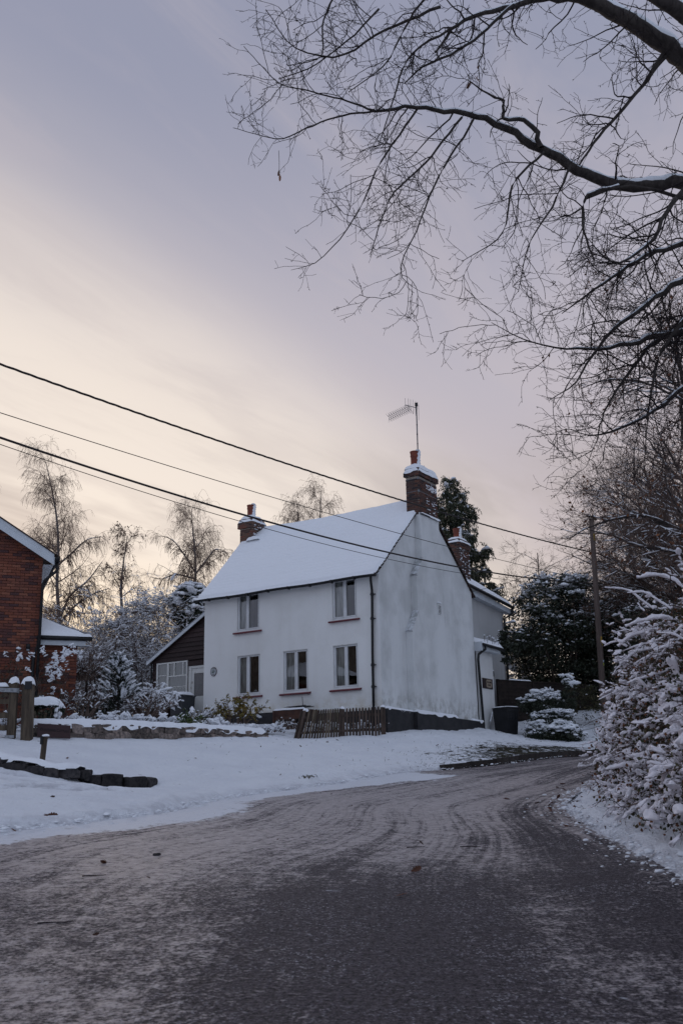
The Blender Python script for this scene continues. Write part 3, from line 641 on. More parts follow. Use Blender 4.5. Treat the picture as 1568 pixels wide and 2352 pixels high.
# driveway: lower by the height of the edging, with tyre ruts that swing out into the lane
drop = np.where(drive, np.clip(1 - np.abs(GY - ex) / 2.6, 0, 1) * np.clip((EDGE[-1, 0] + .25 - GX) / .45, 0, 1), 0)
GZ = GZ - .17 * drop
dd = np.where(drive, ex - GY, 9); packed = np.zeros_like(GZ)
for c_, w_, a_ in ((.9, .16, .05), (1.35, .12, .045), (2.3, .17, .05), (2.8, .13, .045), (3.6, .2, .03)):
    packed = packed + np.where(drive, np.exp(-((dd - c_ - .25 * vn2(GX * .7, GY * .7) - .05 * GX) / (w_ * 1.1)) ** 2), 0)
    GZ = GZ - np.where(drive, 1.9 * a_ * np.exp(-((dd - c_ - .25 * vn2(GX * .7, GY * .7) - .05 * GX) / w_) ** 2) - .02 * np.exp(-((dd - c_ - .24) / .09) ** 2), 0)
# kerb-side bank and footprints on the verge
fp = np.zeros_like(GZ)
for _ in range(520):
    x0, y0 = rng.uniform(-3.5, 5.5), rng.uniform(20.5, 30); a0 = rng.uniform(.03, .10)
    i0, i1 = np.searchsorted(gx, (x0 - .3, x0 + .3)); j0, j1 = np.searchsorted(gy, (y0 - .3, y0 + .3))
    GZ[i0:i1, j0:j1] -= np.where(sd[i0:i1, j0:j1] > .35, rng.uniform(.02, .065) * np.exp(-((GX[i0:i1, j0:j1] - x0) ** 2 + (GY[i0:i1, j0:j1] - y0) ** 2) / a0 ** 2 / 1.6), 0)
thin = .85 * np.clip(1.15 - np.abs(GX - 4.6) / 3.6, 0, 1) * np.clip(1.2 - np.abs(sd - 1.2) / 2.2, 0, 1) * (GY > 20) + .30 * np.clip((GX - 3) / 3, 0, 1) * (GY > 20) + .10
packed = np.clip(packed + .8 * np.clip(1 - sd / .45, 0, 1) * (GX < 3), 0, 1)
thin = thin + .25 * np.clip((GY - 38) / 6, 0, 1)
gr = MB(); gr.grid(np.stack([GX, GY, GZ], -1))
t = NT('snowy_ground'); g = t.n('ShaderNodeNewGeometry').outputs['Position']
m3 = t.n('ShaderNodeMapping'); t.l(g, m3.inputs[0]); m3.inputs['Scale'].default_value = (.55, 1, 1); m3.inputs['Rotation'].default_value = (0, 0, .5)
a1 = t.noise(m3.outputs[0], 8.5, 5, .70); a2 = t.noise(g, 1.3, 4, .6); a3 = t.noise(g, 17, 4, .65)
th = t.attr('thin'); k = t.ma('ADD', t.ma('MULTIPLY', th, .36), t.ma('ADD', t.ma('MULTIPLY', t.ma('SUBTRACT', a1, .5), 1.25), t.ma('MULTIPLY', t.ma('SUBTRACT', a2, .5), .35)))
bare = t.sm(k, .285, .34)
grass = t.mix(t.sm(a3, .4, .65), (.016, .022, .010), (.045, .026, .014))
pk_ = t.ma('MULTIPLY', t.attr('packed'), t.sm(t.noise(g, 4.5, 5, .65), .36, .62)); t.set('Base Color', t.mix(bare, t.mix(pk_, t.mix(t.sm(a2, .3, .7), (.78, .80, .85), (.84, .86, .90)), (.50, .50, .54)), grass)); t.set('Roughness', .8); t.set('Specular IOR Level', .2)
h = t.ma('ADD', t.ma('MULTIPLY', t.noise(g, 6.5, 5, .6), 1.0), t.ma('MULTIPLY', t.noise(g, 30, 3, .6), .35)); h = t.ma('SUBTRACT', h, t.ma('MULTIPLY', bare, .8)); t.bump(h, .9, .10)
o_gr = gr.build('ground', t.m, smooth=True, kind='structure')
at_ = o_gr.data.attributes.new('packed', 'FLOAT', 'POINT'); at_.data.foreach_set('value', packed.astype(np.float32).ravel()); at_ = o_gr.data.attributes.new('thin', 'FLOAT', 'POINT'); at_.data.foreach_set('value', thin.astype(np.float32).ravel())
from bisect import bisect
def GS(x, y):                                                # height of the built surface, snow included
    i = int(np.clip(np.searchsorted(gx, x) - 1, 0, len(gx) - 2)); j = int(np.clip(np.searchsorted(gy, y) - 1, 0, len(gy) - 2))
    fx = (x - gx[i]) / (gx[i + 1] - gx[i]); fy = (y - gy[j]) / (gy[j + 1] - gy[j])
    return float(GZ[i, j] * (1 - fx) * (1 - fy) + GZ[i + 1, j] * fx * (1 - fy) + GZ[i, j + 1] * (1 - fx) * fy + GZ[i + 1, j + 1] * fx * fy)

def stone_mesh(mb, c, hx, hy, hz, ax, seed, tmpl=None):
    """a rough block: a sphere pushed out towards a box, then knocked about"""
    V, Fc = _I2; r = np.random.default_rng(seed); k = r.normal(size=(4, 3)) * 1.8; ph = r.random(4) * 6.28
    W_ = np.sign(V) * np.abs(V) ** .68; W_ = W_ / np.maximum(np.abs(W_).max(1, keepdims=True), 1e-6) * (np.abs(W_).max(1, keepdims=True) ** .0) * (.80 + .2 * np.linalg.norm(V * (np.abs(V) > .5), axis=1)[:, None])
    W_ = W_ * (1 + .15 * np.sum(np.sin(V @ k.T + ph), axis=1)[:, None] / 2)
    P = np.asarray(c) + W_[:, 0:1] * hx * ax[0] + W_[:, 1:2] * hy * ax[1] + W_[:, 2:3] * hz * ax[2]; mb.add(P, Fc)

# stone edging between the driveway and the verge
ed = np.array([(x, y, 0) for x, y in EDGE]); ed = smooth_path(ed, 200); sl = np.concatenate([[0], np.cumsum(np.linalg.norm(np.diff(ed, axis=0), axis=1))])
root = thing('stone_edging', 'low line of dark rough stones edging the snowy verge beside the driveway', 'edging', ongr(ed[100, 0], ed[100, 1]))
s_ = 0.0; i_ = 0; top_ = []
while s_ < sl[-1] - .2:
    last = s_ > sl[-1] - 1.55
    w_ = rng.uniform(.30, .40) if last else rng.uniform(.20, .40)
    q = np.array([np.interp(s_ + w_ / 2, sl, ed[:, k]) for k in range(2)]); q2 = np.array([np.interp(min(s_ + w_, sl[-1]), sl, ed[:, k]) for k in range(2)]); T = unit([*(q2 - q), 0]); Nn = np.array([T[1], -T[0], 0])
    zb = GS(q[0] - Nn[0] * .30, q[1] - Nn[1] * .30); hz = rng.uniform(.11, .135) if last else rng.uniform(.08, .10)
    b = MB(); stone_mesh(b, (q[0] + Nn[0] * .06, q[1] + Nn[1] * .06, zb - (.105 if last else .145) + rng.uniform(-.015, .015)), w_ * .53, .15, hz, (T, Nn, np.array([0, 0, 1.])), 300 + i_)
    b.build('stone', m_kerbstone, root, smooth=False); s_ += w_ * .97; i_ += 1
    top_.append((q[0] - Nn[0] * .08, q[1] - Nn[1] * .08, zb - .01 + (.02 if last else 0)))
s = MB(); snow_ridge(s, np.array(top_[:-3]), .21, .05, .06, 170, 8, seed=6.1); s.build('snow_cap', m_snow, root, smooth=True)
# concrete kerb along the far side of the bend
kp = L_[:, :2]; k0 = np.argmin(np.hypot(*(kp - ground_at(985, 1762)[:2]).T)); root = thing('road_kerb', 'low dark concrete kerb curving round the far side of the bend', 'kerb', ongr(*kp[k0 + 12]))
ks = np.concatenate([[0], np.cumsum(np.linalg.norm(np.diff(kp[k0:k0 + 75], axis=0), axis=1))]); kq = np.array([[np.interp(s, ks, kp[k0:k0 + 75, d]) for d in range(2)] for s in np.arange(0, ks[-1], .92)])
for i in range(len(kq) - 1):
    p0, p1 = kq[i], kq[i + 1]; T = unit([*(p1 - p0), 0]); Nn = np.array([-T[1], T[0], 0]); ln = np.linalg.norm(p1 - p0) / 2
    m = (p0 + p1) / 2; z0 = float(G(np.array([m[0]]), np.array([m[1]]))[0]); rise = (float(G(np.array([p1[0]]), np.array([p1[1]]))[0]) - float(G(np.array([p0[0]]), np.array([p0[1]]))[0])) / (2 * ln)
    T3 = unit([T[0], T[1], rise]); MB().box((m[0], m[1], z0 - .045 + .06 * min(1, (i + 1) / 4)), (ln - .006, .065, .12), (T3, Nn, np.cross(T3, Nn) * -1 if np.cross(T3, Nn)[2] < 0 else np.cross(T3, Nn))).build('kerb_stone', m_kerb, root)

# ------------------------------------------------------------------ the white cottage: frame A runs left along the front, B back along the gable
_az = math.radians(57.3)
A3 = np.array([-math.sin(_az), math.cos(_az), 0]); B3 = np.array([A3[1], -A3[0], 0]); Z3 = np.array([0, 0, 1.0])
N0 = at(868, 1312, 30.0); N0[2] = 0
HAX = np.array([A3, B3, Z3])
def H(a, b, z): return N0 + A3 * a + B3 * b + Z3 * z
def onF(x, y, off=0.0): P = plane_at(x, y, N0 + B3 * off, B3) - N0; return P @ A3, P[2]
def onGb(x, y, off=0.0): P = plane_at(x, y, N0 + A3 * off, A3) - N0; return P @ B3, P[2]
def hbox(mb, a0, a1, b0, b1, z0, z1, mi=0):
    return mb.box(H((a0 + a1) / 2, (b0 + b1) / 2, (z0 + z1) / 2), (abs(a1 - a0) / 2, abs(b1 - b0) / 2, abs(z1 - z0) / 2), HAX, mi)
def wall_with_holes(mb, to3, u0, u1, v0, v1, holes, depth_dir, depth, mi=0, mj=0):
    """a wall face cut into panels round rectangular openings, with the reveals"""
    us = sorted({u0, u1, *[h[0] for h in holes], *[h[1] for h in holes]}); vs = sorted({v0, v1, *[h[2] for h in holes], *[h[3] for h in holes]})
    for i in range(len(us) - 1):
        for j in range(len(vs) - 1):
            cu, cv = (us[i] + us[i + 1]) / 2, (vs[j] + vs[j + 1]) / 2
            if any(h[0] < cu < h[1] and h[2] < cv < h[3] for h in holes): continue
            mb.quad(to3(us[i], vs[j]), to3(us[i + 1], vs[j]), to3(us[i + 1], vs[j + 1]), to3(us[i], vs[j + 1]), mi)
    for h in holes:
        c = [to3(h[0], h[2]), to3(h[1], h[2]), to3(h[1], h[3]), to3(h[0], h[3])]
        for i in range(4): mb.quad(c[i], c[(i + 1) % 4], c[(i + 1) % 4] + depth_dir * depth, c[i] + depth_dir * depth, mj)
WL, BD = 6.94, 6.55                                   # front length, gable depth
EZ, RZ_, RB = 7.93, 11.0, 3.25
cot = thing('white_cottage', 'white rendered two storey cottage with snow covered roof and five casement windows', 'house', H(0, 0, 3.2))
wins = [(.82, 1.71, 6.56, 7.84), (4.60, 5.52, 6.58, 7.84), (.82, 1.71, 4.43, 5.77), (2.68, 3.62, 4.44, 5.77), (4.57, 5.50, 4.46, 5.78)]
mb = MB(); wall_with_holes(mb, lambda a, z: H(a, 0, z), 0, WL, 2.6, EZ + .05, wins, B3, .14)
mb.build('front_wall', m_front, cot)
gb = MB(); gb.poly([H(0, 0, 2.6), H(0, BD, 2.6), H(0, BD, 8.2), H(0, RB, RZ_ - .12), H(0, 0, EZ)])
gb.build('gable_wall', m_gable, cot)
rb = MB(); rb.poly([H(WL, 0, 2.6), H(WL, 0, EZ), H(WL, RB, RZ_ - .12), H(WL, BD, 8.2), H(WL, BD, 2.6)]); rb.quad(H(0, BD, 2.6), H(WL, BD, 2.6), H(WL, BD, 8.2), H(0, BD, 8.2)); rb.build('rear_wall', m_front, cot)
# chimney breast up the gable with two sloping shoulders
CP = .22
cbp = [(1.60, 2.6), (1.60, 6.24), (2.08, 6.90), (2.06, 8.12), (2.74, 8.72), (2.50, 8.74), (2.50, 10.30), (3.80, 10.30), (3.98, 2.6)]
cbp = [(1.60, 2.6), (1.60, 6.24), (2.06, 6.90), (2.06, 8.12), (2.48, 8.72), (2.48, 10.30), (3.80, 10.30), (3.98, 2.6)]
cb = MB(); P1 = [H(-CP, b, z) for b, z in cbp]; P0 = [H(.0, b, z) for b, z in cbp]
for q in ((0, 1, 2, 7), (2, 3, 4, 7), (4, 5, 6, 7)): cb.poly([P1[i] for i in q])
for i in range(len(cbp) - 1): cb.quad(P0[i], P0[i + 1], P1[i + 1], P1[i])
cb.build('chimney_breast', m_gable, cot)
for (b0, z0, b1, z1) in ((1.57, 6.22, 2.08, 6.93), (2.03, 8.10, 2.50, 8.75)):
    s = MB(); n = unit(np.cross(H(0, b1, z1) - H(0, b0, z0), A3)); n = n if n[2] > 0 else -n
    g_ = np.zeros((9, 5, 3)); 
    for i in range(9):
        for j in range(5):
            f = i / 8; g_[i, j] = H(.01 - (CP + .04) * j / 4, b0 + (b1 - b0) * f, z0 + (z1 - z0) * f) + n * (.028 * (1 - abs(j / 2 - 1) ** 3) * (1 + 1.2 * vn2(i * .9 + b0, j)) + .006)
    s.grid(g_); s.quad(g_[0, 0], g_[0, 4], g_[0, 4] - n * .05, g_[0, 0] - n * .05); s.build('shoulder_snow', m_dust, cot, smooth=True)
# black plinth with a ledge of snow
pl = MB(); zt = lambda b: 3.74 - .018 * b
pl.poly([H(-.2, -.06, 2.4), H(-.2, 1.55, 2.4), H(-.2, 1.55, zt(1.5)), H(-.2, -.06, zt(0))]); pl.quad(H(-.2, -.06, zt(0)), H(-.2, 1.55, zt(1.5)), H(0, 1.55, zt(1.5)), H(0, -.06, zt(0)))
pl.quad(H(-.2, -.06, 2.4), H(-.2, -.06, zt(0)), H(.01, -.06, zt(0)), H(.01, -.06, 2.4))
pl.poly([H(-.32, 1.55, 2.4), H(-.32, 4.3, 2.4), H(-.32, 4.3, zt(4.3)), H(-.32, 1.55, zt(1.5))]); pl.quad(H(-.32, 1.55, 2.4), H(-.32, 1.55, zt(1.5)), H(-.0, 1.55, zt(1.5)), H(-.0, 1.55, 2.4)); pl.quad(H(-.32, 1.55, zt(1.5)), H(-.32, 4.3, zt(4.3)), H(0, 4.3, zt(4.3)), H(0, 1.55, zt(1.5)))
pl.poly([H(-.12, 4.3, 2.4), H(-.12, 6.8, 2.4), H(-.12, 6.8, zt(6.6)), H(-.12, 4.3, zt(4.3))]); pl.quad(H(-.12, 4.3, zt(4.3)), H(-.12, 6.8, zt(6.6)), H(0, 6.8, zt(6.6)), H(0, 4.3, zt(4.3)))
pl.quad(H(-.32, 4.3, 2.4), H(-.32, 4.3, zt(4.3)), H(-.1, 4.3, zt(4.3)), H(-.1, 4.3, 2.4))
pl.build('plinth', m_plinth, cot)
for b0, b1, a_, w_ in ((.0, 1.6, -.11, .10), (1.55, 4.32, -.23, .11), (5.9, 6.8, -.06, .08)):
    s = MB(); snow_ridge(s, [H(a_, b, zt(b)) for b in np.linspace(b0, b1, 5)], w_, .07, .05, 40, 7, seed=b0); s.build('ledge_snow', m_snow, cot, smooth=True)
fp_ = MB(); hbox(fp_, .0, WL, -.05, -.002, 2.6, 3.72); hbox(fp_, 3.4, WL, -.052, -.003, 3.7, 3.86); fp_.build('front_plinth', m_plinth, cot)
# air vent in the gable
v = MB(); hbox(v, -.255, -CP, 3.40, 3.62, 7.0, 7.36); vt = v.build('air_vent', m_gable, cot)
for i in range(6):
    s = MB()
    for j in range(4): hbox(s, -.260, -.250, 3.425 + j * .048, 3.452 + j * .048, 7.03 + i * .045, 7.055 + i * .045)
    s.build('vent_hole', m_dark, vt)
s = MB(); pillow(s, H(-.25, 3.51, 7.36), .03, .13, .05, (A3, B3, Z3)); s.build('ledge_snow', m_snow, cot, smooth=True)
# roof: snow sheet over tiles
def roof_pt(a, b):
    if b <= RB: return EZ - .14 + (b + .22) * (RZ_ - EZ + .14) / (RB + .22)
    return RZ_ - (b - RB) * (RZ_ - 8.05) / (BD + .2 - RB)
na, nb_ = 110, 230
aa = np.linspace(0, 1, na); bb = np.linspace(-.22, BD + .2, nb_)
Ag, Bg = np.meshgrid(aa, bb, indexing='ij'); aL = 7.12 + .13 * np.clip(Bg, 0, RB); Aw = -.07 + Ag * (aL + .07)
Zb = np.vectorize(lambda b: roof_pt(0, b))(Bg); sag = -.10 * np.sin(np.pi * Ag) * np.clip(Bg / RB, 0, 1) * np.clip((BD - Bg) / RB, 0, 1) 
crs = .052 * ((Bg / .150 + .25 * vn2(Aw * .9, Bg * 3)) % 1.0) ** 1.5 * (.55 + .9 * np.abs(fbm(Aw * 1.3, Bg * 2.0, 3)))
th = .095 * np.minimum(1, np.minimum((Bg + .22) / .05, (BD + .2 - Bg) / .05)) ** .5 * np.minimum(1, np.minimum(Ag, 1 - Ag) * 7.2 / .06) ** .5 + .026 * fbm(Aw * 1.6, Bg * 1.6, 3) + .03 * fbm(Aw * .7, Bg * .7, 2) + .010 * fbm(Aw * 6, Bg * 9, 2) + crs
Bg = Bg - .05 * np.clip(1 - (Bg + .22) / .4, 0, 1) * (.3 + 1.6 * np.abs(fbm(Aw * 1.4, Aw * 0, 3)))
Pt = N0 + A3 * Aw[..., None] + B3 * Bg[..., None] + Z3 * (Zb + sag + th)[..., None]
Pb = N0 + A3 * Aw[..., None] + B3 * Bg[..., None] + Z3 * (Zb + sag)[..., None]
rf = MB(); rf.grid(Pt); rf.build('roof_snow', m_snow_roof, cot, smooth=True)
rt_ = MB(); rt_.grid(Pb - Z3 * .004); 
for k_ in (0, -1): rt_.quad(Pb[0, 0] , Pb[-1, 0], Pb[-1, 0] - Z3 * .05, Pb[0, 0] - Z3 * .05) if k_ == 0 else None
m_tile = M('clay_roof_tile', (.060, .034, .028), (.03, .022, .02), 9, rough=.9, rnd=.4)
rt_.build('roof', m_tile, cot)
# undercloak tile ends on both verges of the gable
for side in range(2):
    bs = np.arange(-.15, RB - .3, .155) if side == 0 else np.arange(RB + .75, BD + .2, .155)
    for i, b in enumerate(bs):
        z = roof_pt(0, b); sl_ = unit(H(0, b + .1, roof_pt(0, b + .1)) - H(0, b, z)); nn = unit(np.cross(sl_, A3)); nn = nn if nn[2] > 0 else -nn
        MB().box(H(-.035, b, z) - nn * .012, (.045, .085, .013), (A3, unit(sl_ + nn * (-.13 if side == 0 else .13)), nn)).build('tile', m_tile, cot)
# gutter and downpipe along the front eave
gt = MB(); ga = np.linspace(-.08, 7.16, 40); th_ = np.linspace(0, np.pi, 7)
gz = lambda a: EZ - .17 + .012 * np.sin(a * 2.1) 
Pg = np.stack([[H(a, -.285 - .065 * np.cos(q), gz(a) - .065 * np.sin(q)) for q in th_] for a in ga]); gt.grid(Pg); gt.grid(Pg * 1.0 + Z3 * .008)
gt.poly(list(Pg[0])); gt.poly(list(Pg[-1])); gut = gt.build('gutter', m_pipe, cot)
for a in np.arange(.7, 7.1, .83): MB().box(H(a, -.30, gz(a) - .035), (.03, .07, .045), HAX).build('gutter_bracket', m_pipe, gut)
s = MB(); snow_ridge(s, [H(a, -.27, gz(a) + .005) for a in np.linspace(-.05, 7.1, 30)], .05, .05, .0, 120, 6, seed=3.3); s.build('gutter_snow', m_snow, cot, smooth=True)
ff = MB(); hbox(ff, -.05, 7.0, -.20, -.005, EZ - .13, EZ - .03); ff.build('eave_board', m_fascia, cot)
pp = [(.10, -.29, EZ - .2), (.10, -.29, EZ - .33), (.14, -.20, EZ - .46), (.17, -.12, EZ - .60), (.18, -.10, EZ - .75), (.225, -.10, 5.4), (.25, -.10, 3.2)]
dp = MB().tube([H(*q) for q in pp], .042, 10); dpo = dp.build('downpipe', m_pipe, cot, smooth=True)
for z in (EZ - .78, 6.4, 5.0, 4.35): 
    a = np.interp(z, (3.2, 5.4, 7.2), (.25, .225, .18)); MB().lathe(H(a, -.10, z), [(.053, 0), (.053, .09)], 10).build('pipe_collar', m_pipe, dpo)
    MB().box(H(a, -.06, z + .045), (.085, .03, .012), HAX).build('pipe_clip', m_pipe, dpo)
# casement windows
def casement(w, mull, curt, idx):
    a0, a1, z0, z1 = w; d = .10
    fr = MB(); f = .038
    hbox(fr, a0, a0 + f, d - .05, d + .03, z0, z1); hbox(fr, a1 - f, a1, d - .05, d + .03, z0, z1)
    hbox(fr, a0 + f, a1 - f, d - .05, d + .03, z0, z0 + f + .02); hbox(fr, a0 + f, a1 - f, d - .05, d + .03, z1 - f, z1)
    am = a0 + (a1 - a0) * mull; hbox(fr, am - .022, am + .022, d - .052, d + .028, z0 + f + .02, z1 - f)
    wo_ = fr.build('window', m_upvc, cot)
    for l, r in ((a0 + f, am - .022), (am + .022, a1 - f)):
        s = MB(); zz0, zz1 = z0 + f + .02, z1 - f; e = .030; y0, y1 = d - .066, d + .01
        hbox(s, l + .001, l + e, y0, y1, zz0, zz1); hbox(s, r - e, r - .001, y0, y1, zz0, zz1); hbox(s, l + e, r - e, y0, y1, zz0, zz0 + e); hbox(s, l + e, r - e, y0, y1, zz1 - e, zz1)
        s.build('sash', m_upvc, wo_)
        MB().quad(H(l + e, d - .02, zz0 + e), H(l + e, d - .02, zz1 - e), H(r - e, d - .02, zz1 - e), H(r - e, d - .02, zz0 + e)).build('pane', m_glass, wo_)
    # curtain hung in folds behind the left-hand light
    for (c0, c1, full) in curt:
        s = MB(); n = 46; aa_ = np.linspace(a0 + (a1 - a0) * c0, a0 + (a1 - a0) * c1, n); zz = np.linspace(z0 + .03, z1 - .03, 8)
        Pc = np.zeros((n, 8, 3))
        for i in range(n):
            for j in range(8):
                pinch = 1 - .10 * (1 - j / 7) if full else 1; ac = (aa_[i] - aa_[-1]) * pinch + aa_[-1] if full else aa_[i]
                Pc[i, j] = H(ac, d + .075 + .022 * math.sin(i * 1.25 + .4 * math.sin(j * .5 + idx)) , zz[j])
        s.grid(Pc); s.build('curtain', m_curtain, wo_, smooth=True)
    s = MB(); hbox(s, a0 - .12, a1 + .10, d + .9, d + .95, z0 - .4, z1 + .4); hbox(s, a0 - .5, a1 + .5, d + .05, d + .92, z0 - .45, z0 - .4); s.build('room_back', m_dark, wo_)
    sl = MB(); s0 = [(a0 - .12, -.10, z0 - .10), (a1 + .10, -.10, z0 - .10)]
    prof = [(.0, -.06), (-.09, -.075), (-.115, -.05), (-.10, -.02), (.10, .015), (.10, -.06)]
    pts0 = [H(a0 - .12, q[0], z0 - .02 + q[1]) for q in prof]; sl.prism(pts0, A3 * (a1 - a0 + .22)); sl.build('sill', m_sill, wo_)
    tr_ = MB(); hbox(tr_, a0 - .012, a0, -.004, .05, z0, z1); hbox(tr_, a0 - .0, a1, -.004, .045, z1 - .022, z1 + .0); tr_.build('trim', m_paintwood, wo_)
for i, (w, mull, cu) in enumerate(zip(wins, (.50, .56, .50, .50, .55), ([(.52, .97, True)], [(.60, .97, False)], [(.56, .97, True)], [(.60, .97, True)], [(.60, .97, False)]))): casement(w, mull, cu, i)
# oval plaque
pq = thing('oval_plaque', 'small oval enamel plaque with leaf emblem on white wall beside the door', 'plaque', H(6.47, 0, 5.3))
s = MB(); th_ = np.linspace(0, 2 * np.pi, 33)[:-1]
s.prism([H(6.50 + .135 * math.cos(q), -.001, 5.34 + .155 * math.sin(q)) for q in th_], -B3 * .02); s.build('rim', m_plaquerim, pq)
s = MB(); s.prism([H(6.50 + .115 * math.cos(q), -.022, 5.34 + .135 * math.sin(q)) for q in th_], -B3 * .004); s.build('face', m_plaque, pq)
for k_, (da, dz, an) in enumerate(((.03, .0, .9), (.045, -.02, 1.5), (.02, -.035, 2.3), (-.03, .01, -.6), (-.045, .0, -1.2), (-.02, -.03, -.2), (.03, .03, .3), (-.03, .035, -.1))):
    s = MB(); u1 = A3 * math.sin(an) + Z3 * math.cos(an); u2 = A3 * math.cos(an) - Z3 * math.sin(an); c_ = H(6.50 + da, -.029, 5.34 + dz)
    s.poly([c_ - u1 * .035, c_ + u2 * .012, c_ + u1 * .035, c_ - u2 * .012]); s.build('leaf', m_plaqueleaf, pq)
def text3(body, size, c, xd, zd, mat, name, parent, ext=.004, align='CENTER', font_scale=(1, 1)):
    cu = bpy.data.curves.new(name, 'FONT'); cu.body = body; cu.size = size; cu.align_x = align; cu.align_y = 'CENTER'; cu.extrude = ext; cu.resolution_u = 3
    o = bpy.data.objects.new(name, cu); COL.objects.link(o); dg = bpy.context.evaluated_depsgraph_get(); me = bpy.data.meshes.new_from_object(o.evaluated_get(dg))
    bpy.data.objects.remove(o); bpy.data.curves.remove(cu); me.name = name; me.materials.clear(); me.materials.append(mat)
    xd = unit(xd); zd = unit(zd); nd = np.cross(xd, zd); n = len(me.vertices); co_ = np.zeros(n * 3, np.float32); me.vertices.foreach_get('co', co_); V = co_.reshape(-1, 3)
    V = V[:, 0:1] * font_scale[0] * xd + V[:, 1:2] * font_scale[1] * zd + V[:, 2:3] * nd + np.asarray(c) - origin_of(parent); me.vertices.foreach_set('co', V.astype(np.float32).ravel()); me.update()
    o = bpy.data.objects.new(name, me); COL.objects.link(o); o.parent = parent; return o
def text_fit(body, c, xd, zd, x0, x1, z0, h, mat, parent, ext=.003):
    """lettering stretched to an exact place on its board: from x0 to x1 along it, h tall, standing on z0"""
    o = text3(body, 1.0, origin_of(parent), (1, 0, 0), (0, 1, 0), mat, 'lettering', parent, ext / h * .5, 'LEFT'); me = o.data; n = len(me.vertices); v = np.zeros(n * 3, np.float32); me.vertices.foreach_get('co', v); v = v.reshape(-1, 3); lo, hi = v.min(0), v.max(0)
    xd = unit(xd); zd = unit(zd); nd = np.cross(xd, zd); x = x0 + (v[:, 0] - lo[0]) / (hi[0] - lo[0]) * (x1 - x0); z = z0 + (v[:, 1] - lo[1]) / (hi[1] - lo[1]) * h
    W_ = np.asarray(c) - origin_of(parent) + x[:, None] * xd + z[:, None] * zd + (v[:, 2:3] - lo[2]) / max(hi[2] - lo[2], 1e-6) * ext * nd; me.vertices.foreach_set('co', W_.astype(np.float32).ravel()); me.update(); return o
text3('WOODBINE', .034, H(6.50, -.028, 5.435), -A3, Z3, m_plaquerim, 'lettering', pq, .002); text3('HOUSE', .034, H(6.50, -.028, 5.245), -A3, Z3, m_plaquerim, 'lettering', pq, .002)

# ---- chimney stacks: real bricks
_brk = {}
def brick_master(size, seed):
    """one slightly worn brick, shared by all its copies"""
    key = (tuple(np.round(size, 3)), seed)
    if key not in _brk:
        h = np.array(size) / 2; r = np.random.default_rng(seed); e = .006; V = []; Fc = []
        b = MB(); c8 = np.array([(sx, sy, sz) for sx in (-1, 1) for sy in (-1, 1) for sz in (-1, 1)], float)
        b.add(c8 * h + r.normal(size=(8, 3)) * .0022, BOXF); o = b.build('brick', m_brick_red); _brk[key] = o.data; bpy.data.objects.remove(o)
    return _brk[key]
_bm = {}
def brick_obj(c, size, ax, mat, parent, po):
    d0 = brick_master(size, int(rng.integers(0, 4)))
    key = (d0.name, mat.name)
    if key not in _bm: m_ = d0.copy(); m_.materials.clear(); m_.materials.append(mat); _bm[key] = m_
    o = bpy.data.objects.new('brick', _bm[key]); COL.objects.link(o); o.parent = parent
    R = Matrix(((ax[0][0], ax[1][0], ax[2][0]), (ax[0][1], ax[1][1], ax[2][1]), (ax[0][2], ax[1][2], ax[2][2]))).to_4x4(); c = np.asarray(c) - po
    o.matrix_basis = Matrix.Translation(Vector(c)) @ R
    return o
def brick_panel(parent, P0, ud, vd, w, rows, z0, mat, inside=None, single=None, bl=.215, bh=.065, jt=.010, out=.006, flem=False, budget=None, maxd=1e9):
    """bricks of a wall face in stretcher (or mixed) bond; vd is the outward normal. Returns centres left over"""
    po = origin_of(parent); left = []; ax = (ud, vd, Z3); n = 0
    for r in range(rows):
        x = -(bl + jt) / 2 * (r % 2) ; z = z0 + r * (bh + jt) + bh / 2; hd = 0
        while x < w:
            L = bl
            if flem and (hd % 3 == 2): L = .1025
            hd += 1
            x0, x1 = max(x, 0), min(x + L, w); x += L + jt
            if x1 - x0 < .04: continue
            c = P0 + ud * (x0 + x1) / 2 + Z3 * z + vd * (out + rng.uniform(-.003, .004) - .045)
            if inside is not None and not inside((x0 + x1) / 2, z, (x1 - x0) / 2): continue
            left.append((c, round((x1 - x0) / .01) * .01 if x1 - x0 < bl - .002 else bl))
    return left
def stack(root, a0, a1, b0, b1, zb, zt_, mat, faces, corb, flem=True):
    core = MB(); hbox(core, a0 + .006, a1 - .006, b0 + .006, b1 - .006, zb - .5, zt_); 
    for i, (za, zc, pr) in enumerate(corb): hbox(core, a0 - pr + .006, a1 + pr - .006, b0 - pr + .006, b1 + pr - .006, za + .001, zc - .001)
    core.build('mortar_core', m_mortar, root); po = origin_of(root)
    rows = int((zt_ - zb) / .075)
    def face(pr, za, rws, mt, fl):
        for f in faces:
            if f == 'front': P0, ud, vd, w = H(a1 + pr, b0 - pr, 0), -A3, -B3, a1 - a0 + 2 * pr
            elif f == 'side': P0, ud, vd, w = H(a0 - pr, b0 - pr, 0), B3, -A3, b1 - b0 + 2 * pr
            for c, L in brick_panel(root, P0, ud, vd, w, rws, za, mt, flem=fl): brick_obj(c, (L, .09, .065), (ud, vd, Z3), mt, root, po)
    face(0, zb, rows, mat, flem)
    for za, zc, pr in corb: face(pr, za, max(1, int(round((zc - za) / .075))), mat, False)
